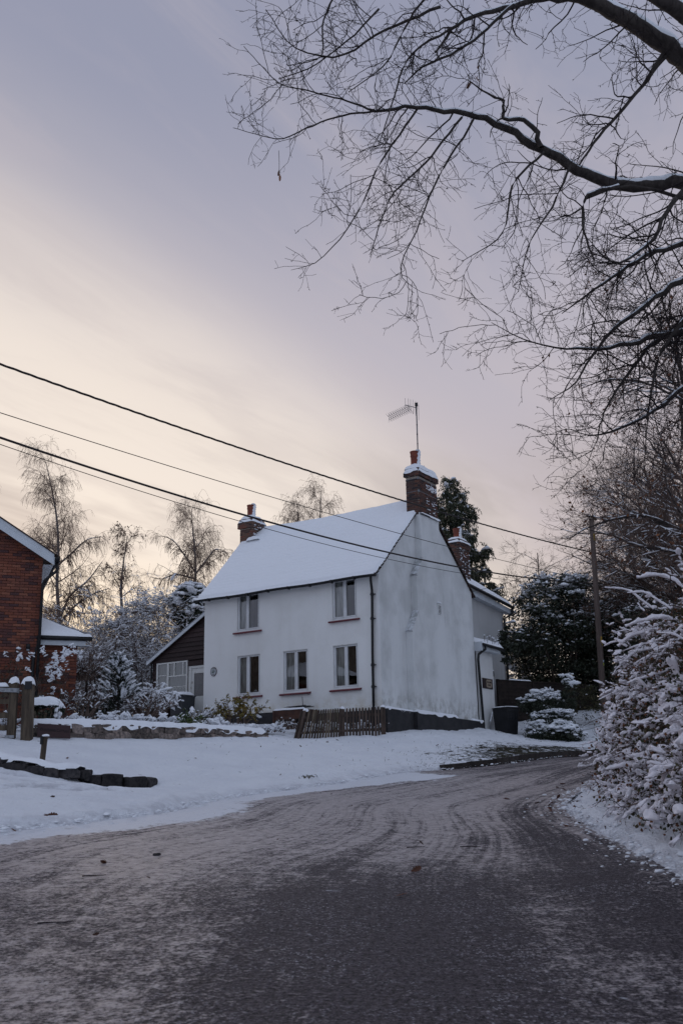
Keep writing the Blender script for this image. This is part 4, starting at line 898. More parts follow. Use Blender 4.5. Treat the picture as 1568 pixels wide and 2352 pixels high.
def pot(root, c, r, h, mat, snow=True, k=20, holes=False):
    b = MB(); b.lathe(c, [(r * 1.06, 0), (r * 1.0, .04), (r * .97, h * .62), (r * 1.08, h * .70), (r * 1.10, h * .74), (r * 1.02, h * .78), (r * 1.05, h * .88), (r * 1.16, h * .97), (r * 1.12, h), (r * .8, h), (r * .8, h * .6)], k)
    o = b.build('chimney_pot', mat, root, smooth=True)
    if snow:
        s = MB(); T = []                                  # wind-driven snow stuck to one side
        th_ = np.linspace(-1.0, 1.0, 9) + math.atan2(.1, 1); zs = np.linspace(0, h, 12)
        Pn = np.zeros((12, 9, 3))
        for i, z in enumerate(zs):
            wd = .95 - .35 * z / h + .15 * math.sin(i * 2.3)
            rr = np.interp(z / h, (0, .62, .72, .97, 1), (r * 1.03, r, r * 1.1, r * 1.16, r * 1.13))
            for j in range(9):
                q = (j / 4 - 1) * wd; e = 1 - abs(j / 4 - 1) ** 2.5
                Pn[i, j] = c + np.array([math.cos(q - .15), math.sin(q - .15), 0]) * (rr - .004 + (.05 + .02 * math.sin(i * 3.1 + j)) * e) + Z3 * z
        s.grid(Pn); P_ = [c + np.array([r * math.cos(q), r * math.sin(q), h + .01]) for q in (-.9, -.3, .3, .9)]
        blobs(s, np.array(P_), np.tile(np.array([[0, 1., 0]]), (4, 1)), np.full((4, 3), (.07, .05, .035)), LUMP2); s.build('pot_snow', m_snow, root, smooth=True)
    return o
ch = thing('chimney_stack', 'tall dark brick chimney on the gable with terracotta pot and aerial', 'chimney', H(.2, 3.4, 10.3))
CA0, CA1, CB0, CB1 = -.21, .27, 2.48, 3.78
stack(ch, CA0, CA1, CB0, CB1, 10.24, 11.58, m_brick_old, ('front', 'side'), [(11.60, 11.75, .055), (11.75, 11.90, .015)])
s = MB(); pillow(s, H(.03, 3.13, 11.90), .28, .69, .17, (A3, B3, Z3), 22, .18, .03, 2, 6); s.build('snow_cap', m_snow, ch, smooth=True)
for seed, (p, q) in enumerate((((CA1 + .03, CB0 - .03), (CA0 - .03, CB0 - .03)), ((CA0 - .03, CB0 - .03), (CA0 - .03, CB1 + .03)))):
    s = MB(); snow_ridge(s, [H(p[0] + (q[0] - p[0]) * f, p[1] + (q[1] - p[1]) * f, 11.75) for f in np.linspace(0, 1, 5)], .055, .11, .03, 26, 7, seed=seed + 4); s.build('snow_ledge', m_snow, ch, smooth=True)
pot(ch, H(.02, 2.72, 11.94), .14, .60, m_pot)
for z in (11.50, 11.05):
    s = MB(); hbox(s, CA0 - .02, CA0 + .03, CB0 - .02, CB0 + .03, z - .04, z + .04); hbox(s, CA0 - .012, CA1 + .01, CB0 - .012, CB0 - .006, z - .008, z + .008); hbox(s, CA0 - .012, CA0 - .006, CB0, CB1, z - .008, z + .008); s.build('lead_strap', m_lead, ch)
s = MB(); n = 90; P_ = np.array([H(CA0 - .012, rng.uniform(3.0, 3.76), rng.choice([10.8, 11.22, 11.28, 11.32, 11.36, 10.5]) + rng.normal() * .06) for _ in range(n)])
blobs(s, P_, np.tile(B3, (n, 1)), np.abs(rng.normal(1, .4, (n, 1))) * np.array([[.045, .012, .016]]), LUMP1); s.build('stuck_snow', m_snow, ch, smooth=True, kind='stuff')
fl_ = MB(); fl_.poly([H(CA0 - .022, 2.46, 10.30), H(CA0 - .022, 3.80, 10.30), H(CA0 - .022, 3.80, 10.26), H(CA0 - .022, 2.46, 10.22)]); fl_.build('flashing', m_lead, ch)
s = MB(); snow_ridge(s, [H(CA0 - .03, b, 10.27) for b in np.linspace(2.5, 3.85, 5)], .05, .05, .03, 30, 7, seed=8); s.build('snow_ledge', m_snow, ch, smooth=True)
c2 = thing('small_chimney', 'smaller grey brown brick chimney at the left end of the cottage ridge', 'chimney', H(7.2, 2.9, 9.8))
stack(c2, 6.92, 7.46, 2.55, 3.30, 9.55, 10.93, m_brick_grey, ('front', 'side'), [(10.94, 11.16, .07), (11.16, 11.31, .02)])
s = MB(); pillow(s, H(7.19, 2.92, 11.31), .28, .40, .18, (A3, B3, Z3), 18, .15, .03, 5, 4); s.build('snow_cap', m_snow, c2, smooth=True)
for seed, (p, q) in enumerate((((7.5, 2.51), (6.88, 2.51)), ((6.88, 2.51), (6.88, 3.34)))):
    s = MB(); snow_ridge(s, [H(p[0] + (q[0] - p[0]) * f, p[1] + (q[1] - p[1]) * f, 11.16) for f in np.linspace(0, 1, 5)], .055, .09, .0, 22, 7, seed=seed + 14); s.build('snow_ledge', m_snow, c2, smooth=True)
pot(c2, H(7.19, 2.85, 11.42), .135, .48, m_pot)
s = MB(); n = 60; P_ = np.array([H(6.90 - .05 * (z > 10.93), rng.uniform(2.6, 3.3), z) for z in rng.uniform(10.4, 11.3, n)]); blobs(s, P_, np.tile(B3, (n, 1)), np.abs(rng.normal(1, .4, (n, 1))) * np.array([[.04, .012, .016]]), LUMP1); s.build('stuck_snow', m_snow, c2, smooth=True, kind='stuff')
s = MB(); pillow(s, H(6.8, 2.62, 10.42), .30, .22, .16, (A3, B3, Z3), 12, .2, .02, 4, 3); s.build('snow_cap', m_snow, c2, smooth=True)

# ---- aerial on the tall chimney
ae = thing('television_aerial', 'old television aerial with long boom on a thin mast above the tall chimney', 'aerial', H(-.05, 2.75, 12.1))
mt_b = H(-.05, 2.75, 11.6); Ym = mt_b[1]
mt_t = at(955.5, 925, Ym); mt_b2 = at(959.5, 1046, Ym)
MB().tube([mt_b2 + (mt_b2 - mt_t) * .15, mt_b2, mt_t], .021, 8).build('mast', m_alu, ae, smooth=True)
for f in (.14, .42, .60, .78, .95): 
    p = mt_t + (mt_b2 - mt_t) * f; MB().lathe(p, [(.026, -.012), (.026, .012)], 8).build('mast_tape', m_black, ae)
tipP = at(893, 959, Ym - 1.15); jn = at(943, 936, Ym - .1); bm = MB().tube([tipP, jn], .008, 6).build('boom', m_alu, ae)
MB().tube([at(930, 930, Ym - .5), at(954, 936, Ym)], .012, 6).build('bracket', m_alu, ae); MB().box(mt_t - Z3 * .06, (.05, .04, .055)).build('clamp', m_black, ae)
bd = unit(jn - tipP); hd_ = unit(np.cross(bd, Z3)); ud_ = np.cross(hd_, bd); 
for i in range(12):
    f = i / 11 * .93; p = tipP + (jn - tipP) * f; e = MB(); sc = 1.0
    for sx in (-1, 1):
        for sz in (-1, 1): e.tube([p + ud_ * sz * .02, p + ud_ * sz * .06 + hd_ * sx * .015, p + ud_ * sz * .11 + hd_ * sx * .05, p + ud_ * sz * .155 + hd_ * sx * .075], (.008, .008, .004, .003), 4)
    e.build('director', m_alu, ae)
rp = at(941, 934, Ym - .2)
for i, (px_, y0, y1) in enumerate(((930, 914, 942), (937, 915, 945), (942.5, 917, 950), (948, 918, 951), (954, 920, 954), (958, 923, 940), (961, 929, 965))):
    MB().tube([at(px_, y0, Ym - .35 + .08 * i), at(px_ + .5, y1, Ym - .35 + .08 * i)], .005, 4).build('reflector_rod', m_alu, ae)
MB().tube(smooth_path([at(944, 936, Ym - .15), at(945, 946, Ym - .15), at(949, 950, Ym - .1), at(950, 944, Ym - .05), at(955, 932, Ym)], 14), .004, 4).build('feeder_cable', m_black, ae)
# a small bird on the snow of the chimney
bp_ = H(-.02, 3.42, 12.05); bird = MB()
sp_ = [(-.05, .055, .004), (-.035, .05, .016), (0, .06, .034), (.03, .085, .036), (.045, .105, .026), (.052, .125, .024), (.062, .143, .022), (.07, .152, .012), (.088, .150, .002)]
bird.tube([bp_ - A3 * x * -.6 + B3 * (-x) + Z3 * z for x, z, r in sp_], [r for x, z, r in sp_], 10, True)
bo = bird.build('bird', [m_bird_dark], smooth=True); bo = tag(bo, 'small dark bird with pale belly perched on the snowy chimney top', 'bird')
s = MB(); blobs(s, np.array([bp_ + Z3 * .07 - B3 * .012]), np.array([B3 * 1.0]), np.array([[.034, .032, .030]]), [_I2]); s.build('belly', m_bird_pale, bo, smooth=True)
MB().tube([bp_ + Z3 * .045 + A3 * .01, bp_ + A3 * .01 - Z3 * .02], .003, 4).tube([bp_ + Z3 * .045 - A3 * .01, bp_ - A3 * .01 - Z3 * .02], .003, 4).build('leg', m_bird_dark, bo)

# ---- weatherboarded lean-to on the left of the cottage
LBk = .35
ln_ = thing('lean_to', 'lean-to of dark weatherboard with white framed window and old door beside the cottage', 'lean-to', H(8.3, LBk, 3.7))
zr = lambda a: 7.40 - .568 * (a - 7.24)
core = MB(); core.prism([H(6.95, LBk + .03, 3.4), H(9.60, LBk + .03, 3.4), H(9.60, LBk + .03, zr(9.6) - .06), H(6.95, LBk + .03, zr(6.95) - .06)], B3 * .03)
core2 = MB(); wall_with_holes(core2, lambda a, z: H(a, LBk + .045, z), 6.95, 9.58, 3.4, 5.98, [(7.98, 9.42, 4.55, 5.88), (7.03, 7.90, 3.5, 5.66)], B3, .05); core2.build('front_frame', m_board, ln_)
core3 = MB(); core3.prism([H(6.95, LBk + .05, 5.96), H(9.60, LBk + .05, 5.96), H(6.95, LBk + .05, zr(6.95) - .08)], B3 * .03); core3.build('backing', m_board, ln_)
i_ = 0; z = 5.90
while z < 7.6:
    z1 = z + .155; a1 = min(9.66, 7.24 + (7.40 - .03 - z1) / .568); a1b = min(9.66, 7.24 + (7.40 - .03 - z) / .568)
    if a1b < 7.0: break
    a1 = max(a1, 6.96); s = MB(); tilt = .022
    a_lo = 6.96
    pts = [H(a_lo, LBk - tilt, z - .012), H(a1b, LBk - tilt, z - .012), H(a1, LBk + .012, z1), H(a_lo, LBk + .012, z1)]
    s.prism(pts, B3 * .018); s.build('plank', m_board, ln_); z = z1; i_ += 1
for z in np.arange(3.5, 5.85, .155):                       # cladding beside and under the window
    for a0, a1, zmin in ((9.43, 9.60, 0), (7.97, 9.43, 1)):
        if zmin and z > 4.45: continue
        s = MB(); s.prism([H(a0, LBk - .02, z - .01), H(a1, LBk - .02, z - .01), H(a1, LBk + .012, z + .15), H(a0, LBk + .012, z + .15)], B3 * .018); s.build('plank', m_board, ln_)
sd_ = MB(); sd_.quad(H(9.6, LBk, 3.4), H(9.6, 4.5, 3.4), H(9.6, 4.5, zr(9.6)), H(9.6, LBk, zr(9.6))); sd_.build('side_wall', m_board, ln_)
rp_ = MB(); rp_.prism([H(6.96, LBk - .10, zr(6.96)), H(9.78, LBk - .10, zr(9.78)), H(9.78, LBk - .10, zr(9.78) - .05), H(6.96, LBk - .10, zr(6.96) - .05)], B3 * 4.6); rp_.build('roof', m_tile, ln_)
bg_ = MB(); bg_.prism([H(6.96, LBk - .13, zr(6.96) + .01), H(9.80, LBk - .13, zr(9.80) + .01), H(9.80, LBk - .13, zr(9.8) - .11), H(6.96, LBk - .13, zr(6.96) - .11)], B3 * .028); bg_.build('bargeboard', m_fascia, ln_)
aa = np.linspace(6.96, 9.84, 40); bb = np.linspace(LBk - .15, LBk + 4.5, 14); Pn = np.zeros((40, 14, 3))
for i, a in enumerate(aa):
    for j, b in enumerate(bb): Pn[i, j] = H(a, b, zr(a) + .02 + (.085 + .03 * float(vn2(a * 3, b * 2))) * min(1, (j) / 1 + .1) * min(1, (39 - i) / 2))
s = MB(); s.grid(Pn); s.build('roof_snow', m_snow_roof, ln_, smooth=True)
# window
wx = MB(); W0, W1, V0, V1 = 7.98, 9.42, 4.55, 5.88; y0, y1 = LBk - .01, LBk + .05
for a0, a1, z0, z1 in ((W0, W1, V1 - .05, V1), (W0, W1, V0, V0 + .06), (W1 - .07, W1, V0 + .06, V1 - .05), (W0, W0 + .05, V0 + .06, V1 - .05), (8.84, 8.92, V0 + .06, V1 - .05)): hbox(wx, a0, a1, y0, y1, z0, z1)
wob = wx.build('window', m_paintwood, ln_)
bars = [(W0 + .05, 8.84, 5.36, 5.40), (W0 + .05, 8.84, 4.99, 5.015), (W0 + .05, 8.84, 4.72, 4.745), (8.92, W1 - .07, 5.42, 5.445), (8.92, W1 - .07, 5.02, 5.045), (8.57, 8.61, 5.40, V1 - .05), (8.16, 8.20, 5.40, V1 - .05)]
for q in bars: s = MB(); hbox(s, q[0], q[1], y0 + .003, y1 - .005, q[2], q[3]); s.build('glazing_bar', m_paintwood, wob)
for a0, a1, zs in ((W0 + .05, 8.84, (V0 + .06, 4.72, 4.99, 5.36)), (8.92, W1 - .07, (V0 + .06, 5.02, 5.42, V1 - .05))):
    for k_ in range(3): MB().quad(H(a0, LBk + .02, zs[k_]), H(a0, LBk + .02, zs[k_ + 1]), H(a1, LBk + .02, zs[k_ + 1]), H(a1, LBk + .02, zs[k_])).build('pane', m_glass, wob)
for a0, a1 in ((W0 + .05, 8.16), (8.20, 8.57), (8.61, 8.84)): MB().quad(H(a0, LBk + .02, 5.40), H(a0, LBk + .02, V1 - .05), H(a1, LBk + .02, V1 - .05), H(a1, LBk + .02, 5.40)).build('pane', m_glass, wob)
s = MB(); n = 70; Pc = np.zeros((n, 3, 3))
for i in range(n):
    for j in range(3): Pc[i, j] = H(W0 - .02 + (W1 - W0 + .04) * i / (n - 1), LBk + .13 + .02 * math.sin(i * 1.1), (V0 - .1, 5.2, V1 + .1)[j])
s.grid(Pc); s.build('lace_curtain', m_lace, wob, smooth=True)
for zz in (4.66, 4.94):                                    # scalloped lace hems
    s = MB(); P_ = np.array([H(a, LBk + .10, zz + .02 * math.cos((a - 8) * 40)) for a in np.linspace(8.03, 8.82, 60)]); s.grid(np.stack([P_, P_ + Z3 * .06], 1)); s.build('lace_hem', m_curtain, wob)
# door
dr = MB(); D0, D1, E0, E1 = 7.06, 7.80, 3.5, 5.58
dp_ = MB()
for a0, a1, z0, z1 in ((D0, D0 + .10, E0, E1), (D1 - .12, D1, E0, E1), (D0 + .1, D1 - .12, 5.40, E1), (D0 + .1, D1 - .12, E0, 4.62)): hbox(dp_, a0, a1, LBk + .01, LBk + .045, z0, z1)
dob = dp_.build('door', m_paintwood, ln_)
MB().quad(H(D0 + .1, LBk + .03, 4.62), H(D1 - .12, LBk + .03, 4.62), H(D1 - .12, LBk + .03, 5.40), H(D0 + .1, LBk + .03, 5.40)).build('frosted_pane', m_frosted, dob)
s = MB(); s.tube([H(D1 - .06, LBk + .0, 4.50), H(D1 - .06, LBk - .05, 4.50)], .012, 8); blobs(s, np.array([H(D1 - .06, LBk - .06, 4.5)]), np.array([A3]), np.array([[.028, .028, .028]]), [_I2]); s.build('door_knob', m_black, dob, smooth=True)
s = MB(); hbox(s, 7.80, 7.90, LBk - .02, LBk + .05, 3.5, 5.66); hbox(s, 6.98, 7.06, LBk - .02, LBk + .05, 3.5, 5.66); hbox(s, 7.06, 7.80, LBk - .02, LBk + .05, 5.58, 5.66); s.build('door_frame', m_paintwood, ln_)
s = MB(); hbox(s, 6.96, 7.93, LBk - .045, LBk - .02, 5.67, 5.83); s.build('plank', m_board, ln_)
s = MB(); s.tube([H(9.62, LBk - .06, 5.9), H(9.62, LBk - .06, 3.4)], .035, 8); s.build('downpipe', m_pipe, ln_, smooth=True)
s = MB(); hbox(s, 6.98, 9.5, 1.2, 1.25, 3.4, 6.0); s.build('room_back', m_dark, ln_)

# ---- rear wing beyond the gable, and the small porch in the angle
XA = .8
rw = thing('rear_wing', 'shaded white rear wing with snowy roof behind the cottage gable', 'house wing', H(XA, 9, 3.5))
b0, z0 = onGb(1078, 1345, XA); b1, z1 = onGb(1177, 1396, XA); b0 -= 1.5; z0 += .12
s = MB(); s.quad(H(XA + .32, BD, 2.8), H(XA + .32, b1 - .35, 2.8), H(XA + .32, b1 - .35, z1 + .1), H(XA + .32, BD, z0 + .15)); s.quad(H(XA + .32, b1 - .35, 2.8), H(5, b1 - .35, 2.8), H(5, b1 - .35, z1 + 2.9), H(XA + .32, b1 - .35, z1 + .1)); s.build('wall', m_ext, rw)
rs = MB(); n, m = 30, 24; Pn = np.zeros((n, m, 3)); Pd = np.zeros((n, m, 3))
for i in range(n):
    f = i / (n - 1); b = b0 + (b1 - b0) * f; zz = z0 + (z1 - z0) * f
    for j in range(m):
        q = j / (m - 1); a = XA - .05 + 2.6 * q; zb = zz + .04 + 2.6 * q * .72; e = min(1, j / 1.0 + .15) * min(1, (n - 1 - i) / 1.5 + .1)
        Pd[i, j] = H(a, b, zb); Pn[i, j] = H(a, b, zb + (.10 + .03 * float(fbm(a * 2, b * 2, 2))) * e)
rs.grid(Pn); rs.build('roof_snow', m_snow_roof, rw, smooth=True); s = MB(); s.grid(Pd); s.quad(Pd[-1, 0], Pd[-1, -1], Pd[-1, -1] - Z3 * .06, Pd[-1, 0] - Z3 * .06); s.build('roof', m_tile, rw)
s = MB(); s.tube([H(XA - .03, b0 + (b1 - b0) * f, z0 + (z1 - z0) * f - .02) for f in np.linspace(0, 1, 8)], .06, 8); s.build('gutter', m_pipe, rw, smooth=True)
s = MB(); s.prism([H(XA + .06, b0, z0 - .06), H(XA + .06, b1 - .05, z1 - .06), H(XA + .06, b1 - .05, z1 - .27), H(XA + .06, b0, z0 - .27)], A3 * .25); s.build('fascia', m_fascia, rw)
s = MB(); s.tube([H(XA - .02, b1 - .12, z1 - .05), H(XA - .02, b1 - .12, z1 - .25), H(XA + .22, b1 - .42, z1 - .5), H(XA + .24, b1 - .42, 3.2)], .05, 8); s.build('downpipe', m_pipe, rw, smooth=True)
c3 = thing('rear_chimney', 'red brick chimney with snowy sides rising behind the right roof slope', 'chimney', H(1.6, 7.6, 9.3))
cc = at(1052, 1260, 37.6) - N0; ca, cbq = cc @ A3, cc @ B3
stack(c3, ca - .25, ca + .22, cbq - .42, cbq + .42, 8.6, 10.27, m_brick_old, ('front', 'side'), [(10.28, 10.50, .05), (10.50, 10.65, .01)])
s = MB(); pillow(s, H(ca, cbq, 10.65), .25, .43, .13, (A3, B3, Z3), 16, .15, .05, 6, 4); s.build('snow_cap', m_snow, c3, smooth=True)
for seed, (p, q) in enumerate((((ca + .25, cbq - .46), (ca - .28, cbq - .46)), ((ca - .28, cbq - .46), (ca - .28, cbq + .46)))):
    s = MB(); snow_ridge(s, [H(p[0] + (q[0] - p[0]) * f, p[1] + (q[1] - p[1]) * f, 10.50) for f in np.linspace(0, 1, 5)], .055, .09, .04, 24, 7, seed=seed + 24); s.build('snow_ledge', m_snow, c3, smooth=True)
pot(c3, H(ca - .02, cbq - .1, 10.72), .135, .40, m_pot)
s = MB(); n = 80; P_ = np.array([H(ca - .26, cbq + rng.uniform(-.40, .42), z) for z in rng.uniform(9.0, 10.4, n)]); blobs(s, P_, np.tile(B3, (n, 1)), np.abs(rng.normal(1, .4, (n, 1))) * np.array([[.045, .012, .018]]), LUMP1); s.build('stuck_snow', m_snow, c3, smooth=True, kind='stuff')

po_ = thing('porch_block', 'narrow white rendered porch with snowy gutter at the right end of the gable', 'porch', H(.3, 7.4, 3.3))
pb0, pb1 = 6.62, 8.0
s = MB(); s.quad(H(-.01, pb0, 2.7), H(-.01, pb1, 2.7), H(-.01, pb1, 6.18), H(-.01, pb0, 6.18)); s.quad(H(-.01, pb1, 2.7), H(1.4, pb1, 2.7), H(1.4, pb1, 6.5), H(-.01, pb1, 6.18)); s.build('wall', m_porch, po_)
s = MB(); s.prism([H(-.30, pb0 - .0, 6.36), H(1.0, pb0 - .0, 6.72), H(1.0, pb0, 6.66), H(-.30, pb0, 6.29)], B3 * (pb1 - pb0 + .32)); s.build('roof', m_tile, po_)
s = MB(); s.tube([H(-.34, pb0 - .05, 6.31), H(-.34, pb1 + .36, 6.28)], .06, 8); gq = s.build('gutter', m_pipe, po_, smooth=True)
s = MB(); s.prism([H(-.26, pb0 + .0, 6.27), H(-.26, pb1 + .2, 6.24), H(-.26, pb1 + .2, 6.12), H(-.26, pb0 + .0, 6.15)], A3 * .2); hbox(s, -.30, .0, pb0 - .06, pb0 - .02, 6.10, 6.42); s.build('fascia', m_fascia, po_)
s = MB(); s.tube([H(-.34, pb0 + .12, 6.28), H(-.34, pb0 + .12, 6.16), H(-.12, pb0 - .0, 5.98), H(-.10, pb0 - .02, 5.8), H(-.10, pb0 + .16, 3.1)], .045, 8); s.build('downpipe', m_pipe, po_, smooth=True)
s = MB(); Pn = np.zeros((26, 9, 3))
for i in range(26):
    for j in range(9):
        b = pb0 - .03 + (pb1 - pb0 + .36) * i / 25; q = j / 8; Pn[i, j] = H(-.38 + 1.3 * q, b, 6.33 + .36 * q + (.15 + .09 * float(fbm(b * 3, q * 3, 3))) * min(1, j / 1.0 + .05) * min(1, i / 1.5, (25 - i) / 1.5 + .1) - .10 * (j == 0) * max(0, float(vn2(b * 5, 1)) + .1) * 2)
s.grid(Pn); s.build('roof_snow', m_snow, po_, smooth=True)
mo = thing('moss_stalks', 'thin stalks with snow topped heads on the porch gutter', 'plant', H(-.3, 7.6, 6.4))
for i in range(9):
    b = pb0 + .25 + (pb1 - pb0) * i / 9 + rng.uniform(-.05, .05); q = H(-.3 + rng.uniform(-.05, .1), b, 6.40); hgt = rng.uniform(.12, .3); s = MB().tube([q, q + np.array([rng.uniform(-.04, .04), 0, hgt])], .006, 4); so_ = s.build('stalk', m_twig, mo)
    s = MB(); blobs(s, np.array([q + Z3 * (hgt + .02)]), np.array([A3]), np.array([[.035, .035, .03]]), LUMP1); s.build('snow_head', m_snow, mo, smooth=True)
hs = thing('house_sign', 'dark wooden sign with cream name plate fixed to the porch wall', 'sign', H(-.02, 7.3, 5.0))
s = MB(); hbox(s, -.045, -.012, 7.02, 7.84, 4.83, 5.19); s.build('board', m_board, hs)
s = MB(); cx_, r_ = (7.44 + 7.36) / 2 + .05, .06; th_ = np.linspace(0, 2 * np.pi, 25)[:-1]; s.prism([H(-.047, cx_ + .23 * np.sign(math.cos(q)) * abs(math.cos(q)) ** .4 + .05, 5.01 + .145 * np.sign(math.sin(q)) * abs(math.sin(q)) ** .4) for q in th_], -A3 * .012); s.build('name_plate', m_cream, hs)
text3('WOODBINE', .085, H(-.061, 7.50, 5.055), B3, Z3, m_letter, 'lettering', hs, .002, font_scale=(.85, 1)); text3('HOUSE', .085, H(-.061, 7.50, 4.955), B3, Z3, m_letter, 'lettering', hs, .002, font_scale=(.85, 1))
hr = thing('handrail', 'short pale metal handrail sloping down the porch wall', 'handrail', H(-.1, 7.3, 3.5)); s = MB(); s.tube([H(-.10, 7.55, 4.0), H(-.10, 7.28, 3.62), H(-.10, 7.27, 3.3)], .022, 8); s.build('rail', m_galv, hr, smooth=True); s = MB(); snow_ridge(s, [H(-.10, 7.55, 4.02), H(-.10, 7.28, 3.64)], .03, .03, 0, 8, 5); s.build('rail_snow', m_snow, hr, smooth=True)
lt = thing('wall_lamp', 'small black box lamp on the side of the porch', 'lamp', H(.1, 8.02, 5.4)); s = MB(); hbox(s, .02, .16, 8.0, 8.16, 5.33, 5.52); s.build('lamp_body', m_black, lt); s = MB(); pillow(s, H(.09, 8.08, 5.52), .08, .08, .05, (A3, B3, Z3), 8); s.build('lamp_snow', m_snow, lt, smooth=True)

# ------------------------------------------------------------------ red brick house on the left
U3 = np.array([-.930, -.3665, 0]); U3 /= np.linalg.norm(U3); V3 = np.array([U3[1], -U3[0], 0]); V3 = V3 if V3[1] > 0 else -V3
Q0 = at(98, 1300, 26.3); Q0[2] = 0
def Rr(u_, v_, z_): return Q0 + U3 * u_ + V3 * v_ + Z3 * z_
RAX = np.array([U3, V3, Z3])
def onR(x, y, off=0.0): P = plane_at(x, y, Q0 + V3 * off, V3) - Q0; return P @ U3, P[2]
rh = thing('red_brick_house', 'red brick house gable with white bargeboard at the left edge of the photo', 'house', Rr(.6, 0, 3.2))
uE, zE = onR(98.1, 1288.4); uL, zL = onR(0, 1223); slp = (zL - zE) / (uL - uE)
zrf = lambda u_: zE + slp * (u_ if u_ < 3.6 else 7.2 - u_)
s = MB(); s.poly([Rr(0, .045, 2.2), Rr(7.2, .045, 2.2), Rr(7.2, .045, zE), Rr(3.6, .045, zrf(3.6)), Rr(0, .045, zE)]); s.quad(Rr(0, .045, 2.2), Rr(0, 6, 2.2), Rr(0, 6, zE), Rr(0, .045, zE)); s.build('wall', m_mortar_red, rh)
rows = int((zrf(3.6) - 2.6) / .075)
allb = brick_panel(rh, Rr(0, 0, 0), U3, -V3, 7.2, rows, 2.6, m_brick_red, inside=lambda u_, z, hw: z + .04 < zrf(u_ + (hw if u_ < 3.6 else -hw)) + .05, jt=.011)
po = origin_of(rh); vis = [q for q in allb if -.1 < (q[0] - Q0) @ U3 < 1.45 and q[0][2] > 3.3]; vis.sort(key=lambda q: -q[0][2]); vis = vis[:300]; ids = {id(q) for q in vis}
for c, Lb in vis: brick_obj(c, (Lb, .09, .065), (U3, -V3, Z3), m_brick_red, rh, po)
s = MB()
for q in allb:
    if id(q) not in ids: s.box(q[0], (q[1] / 2, .045, .0325), (U3, -V3, Z3))
s.build('bricks', m_brick_red, rh, kind='stuff')
ov = .30                                                    # verge and eave overhang
uo, zo = onR(118.5, 1281, -ov); 
def bz(u_, off): return zE + slp * u_ + off
bt = MB(); d_ = .335
for k_, (lo, hi, vv) in enumerate(((.0, .17, -ov - .02), (.165, .30, -ov))):
    bt = MB(); bt.prism([Rr(-.26, vv, bz(-.26, lo)), Rr(3.6, vv, bz(3.6, lo)), Rr(3.6, vv, bz(3.6, hi)), Rr(-.26, vv, bz(-.26, hi))], V3 * .022); bt.build('bargeboard', m_fascia, rh)
s = MB(); s.quad(Rr(-.28, -ov, bz(-.26, .0)), Rr(-.28, 5, bz(-.26, .0)), Rr(0.0, 5, bz(-.26, .0)), Rr(0.0, -ov, bz(-.26, .0))); s.prism([Rr(-.28, -ov, bz(-.26, 0)), Rr(-.28, -ov, bz(-.26, .22)), Rr(-.26, -ov, bz(-.26, .22)), Rr(-.26, -ov, bz(-.26, 0))], V3 * 5.3); s.build('soffit', m_fascia, rh)
s = MB(); s.prism([Rr(-.36, -ov - .03, bz(-.36, .30)), Rr(3.6, -ov - .03, bz(3.6, .30)), Rr(3.6, -ov - .03, bz(3.6, .33)), Rr(-.36, -ov - .03, bz(-.36, .33))], V3 * 6); s.prism([Rr(7.5, -ov - .03, bz(-.36, .30)), Rr(3.6, -ov - .03, bz(3.6, .30)), Rr(3.6, -ov - .03, bz(3.6, .33)), Rr(7.5, -ov - .03, bz(-.36, .33))], V3 * 6); s.build('roof', m_tile, rh)
s = MB(); Pn = np.zeros((30, 10, 3))
for i in range(30):
    for j in range(10): uu = -.36 + 3.96 * i / 29; vv = -ov - .02 + 6.0 * j / 9; Pn[i, j] = Rr(uu, vv, bz(uu, .33) + (.055 + .03 * float(vn2(uu * 3, vv * 3))) * min(1, j + .2) * min(1, i + .2))
s.grid(Pn); s.build('roof_snow', m_snow_roof, rh, smooth=True)
s = MB(); gz_ = bz(-.26, .17); s.tube([Rr(-.34, -ov - .05, gz_), Rr(-.34, 5, gz_)], .058, 8); go = s.build('gutter', m_pipe, rh, smooth=True)
s = MB(); s.tube([Rr(-.36, -.20, gz_), Rr(-.36, -.20, gz_ - .28), Rr(-.32, -.20, gz_ - .34), Rr(-.06, -.14, gz_ - .58), Rr(-.02, -.10, gz_ - .68), Rr(-.02, -.10, 2.4)], .040, 8); s.build('downpipe', m_pipe, rh, smooth=True)
MB().box(Rr(-.36, -.20, gz_ + .0), (.06, .06, .07), RAX).build('hopper', m_pipe, rh)
# lower wing behind the corner
wv = .32
rwg = thing('brick_side_wing', 'low red brick wing with snowy hipped roof and black gutter left of centre', 'house wing', Rr(-.6, wv, 3.4))
uw, zw = onR(174, 1560, wv); ug, zg = onR(206, 1466, wv - .25); uh, zh = onR(98, 1411, wv + .6)
ge = zg
s = MB(); s.quad(Rr(uw, wv + .045, 2.4), Rr(.2, wv + .045, 2.4), Rr(.2, wv + .045, ge), Rr(uw, wv + .045, ge)); s.quad(Rr(uw + .02, wv + .045, 2.4), Rr(uw + .02, wv + 3.4, 2.4), Rr(uw + .02, wv + 3.4, ge), Rr(uw + .02, wv + .045, ge)); s.build('wall', m_mortar_red, rwg)
po = origin_of(rwg)
for c, Lb in brick_panel(rwg, Rr(.02, wv, 0), -U3, -V3, .02 - uw, int((ge - .15 - 2.9) / .075), 2.9, m_brick_red, jt=.011): brick_obj(c, (Lb, .09, .065), (U3, -V3, Z3), m_brick_red, rwg, po)
s = MB(); 
for c, Lb in brick_panel(rwg, Rr(uw, wv, 0), V3, U3 * -1, 3.2, int((ge - .15 - 2.9) / .075), 2.9, m_brick_red, jt=.011): s.box(c, (Lb / 2, .045, .0325), (V3, -U3, Z3))
s.build('bricks', m_brick_red, rwg, kind='stuff')
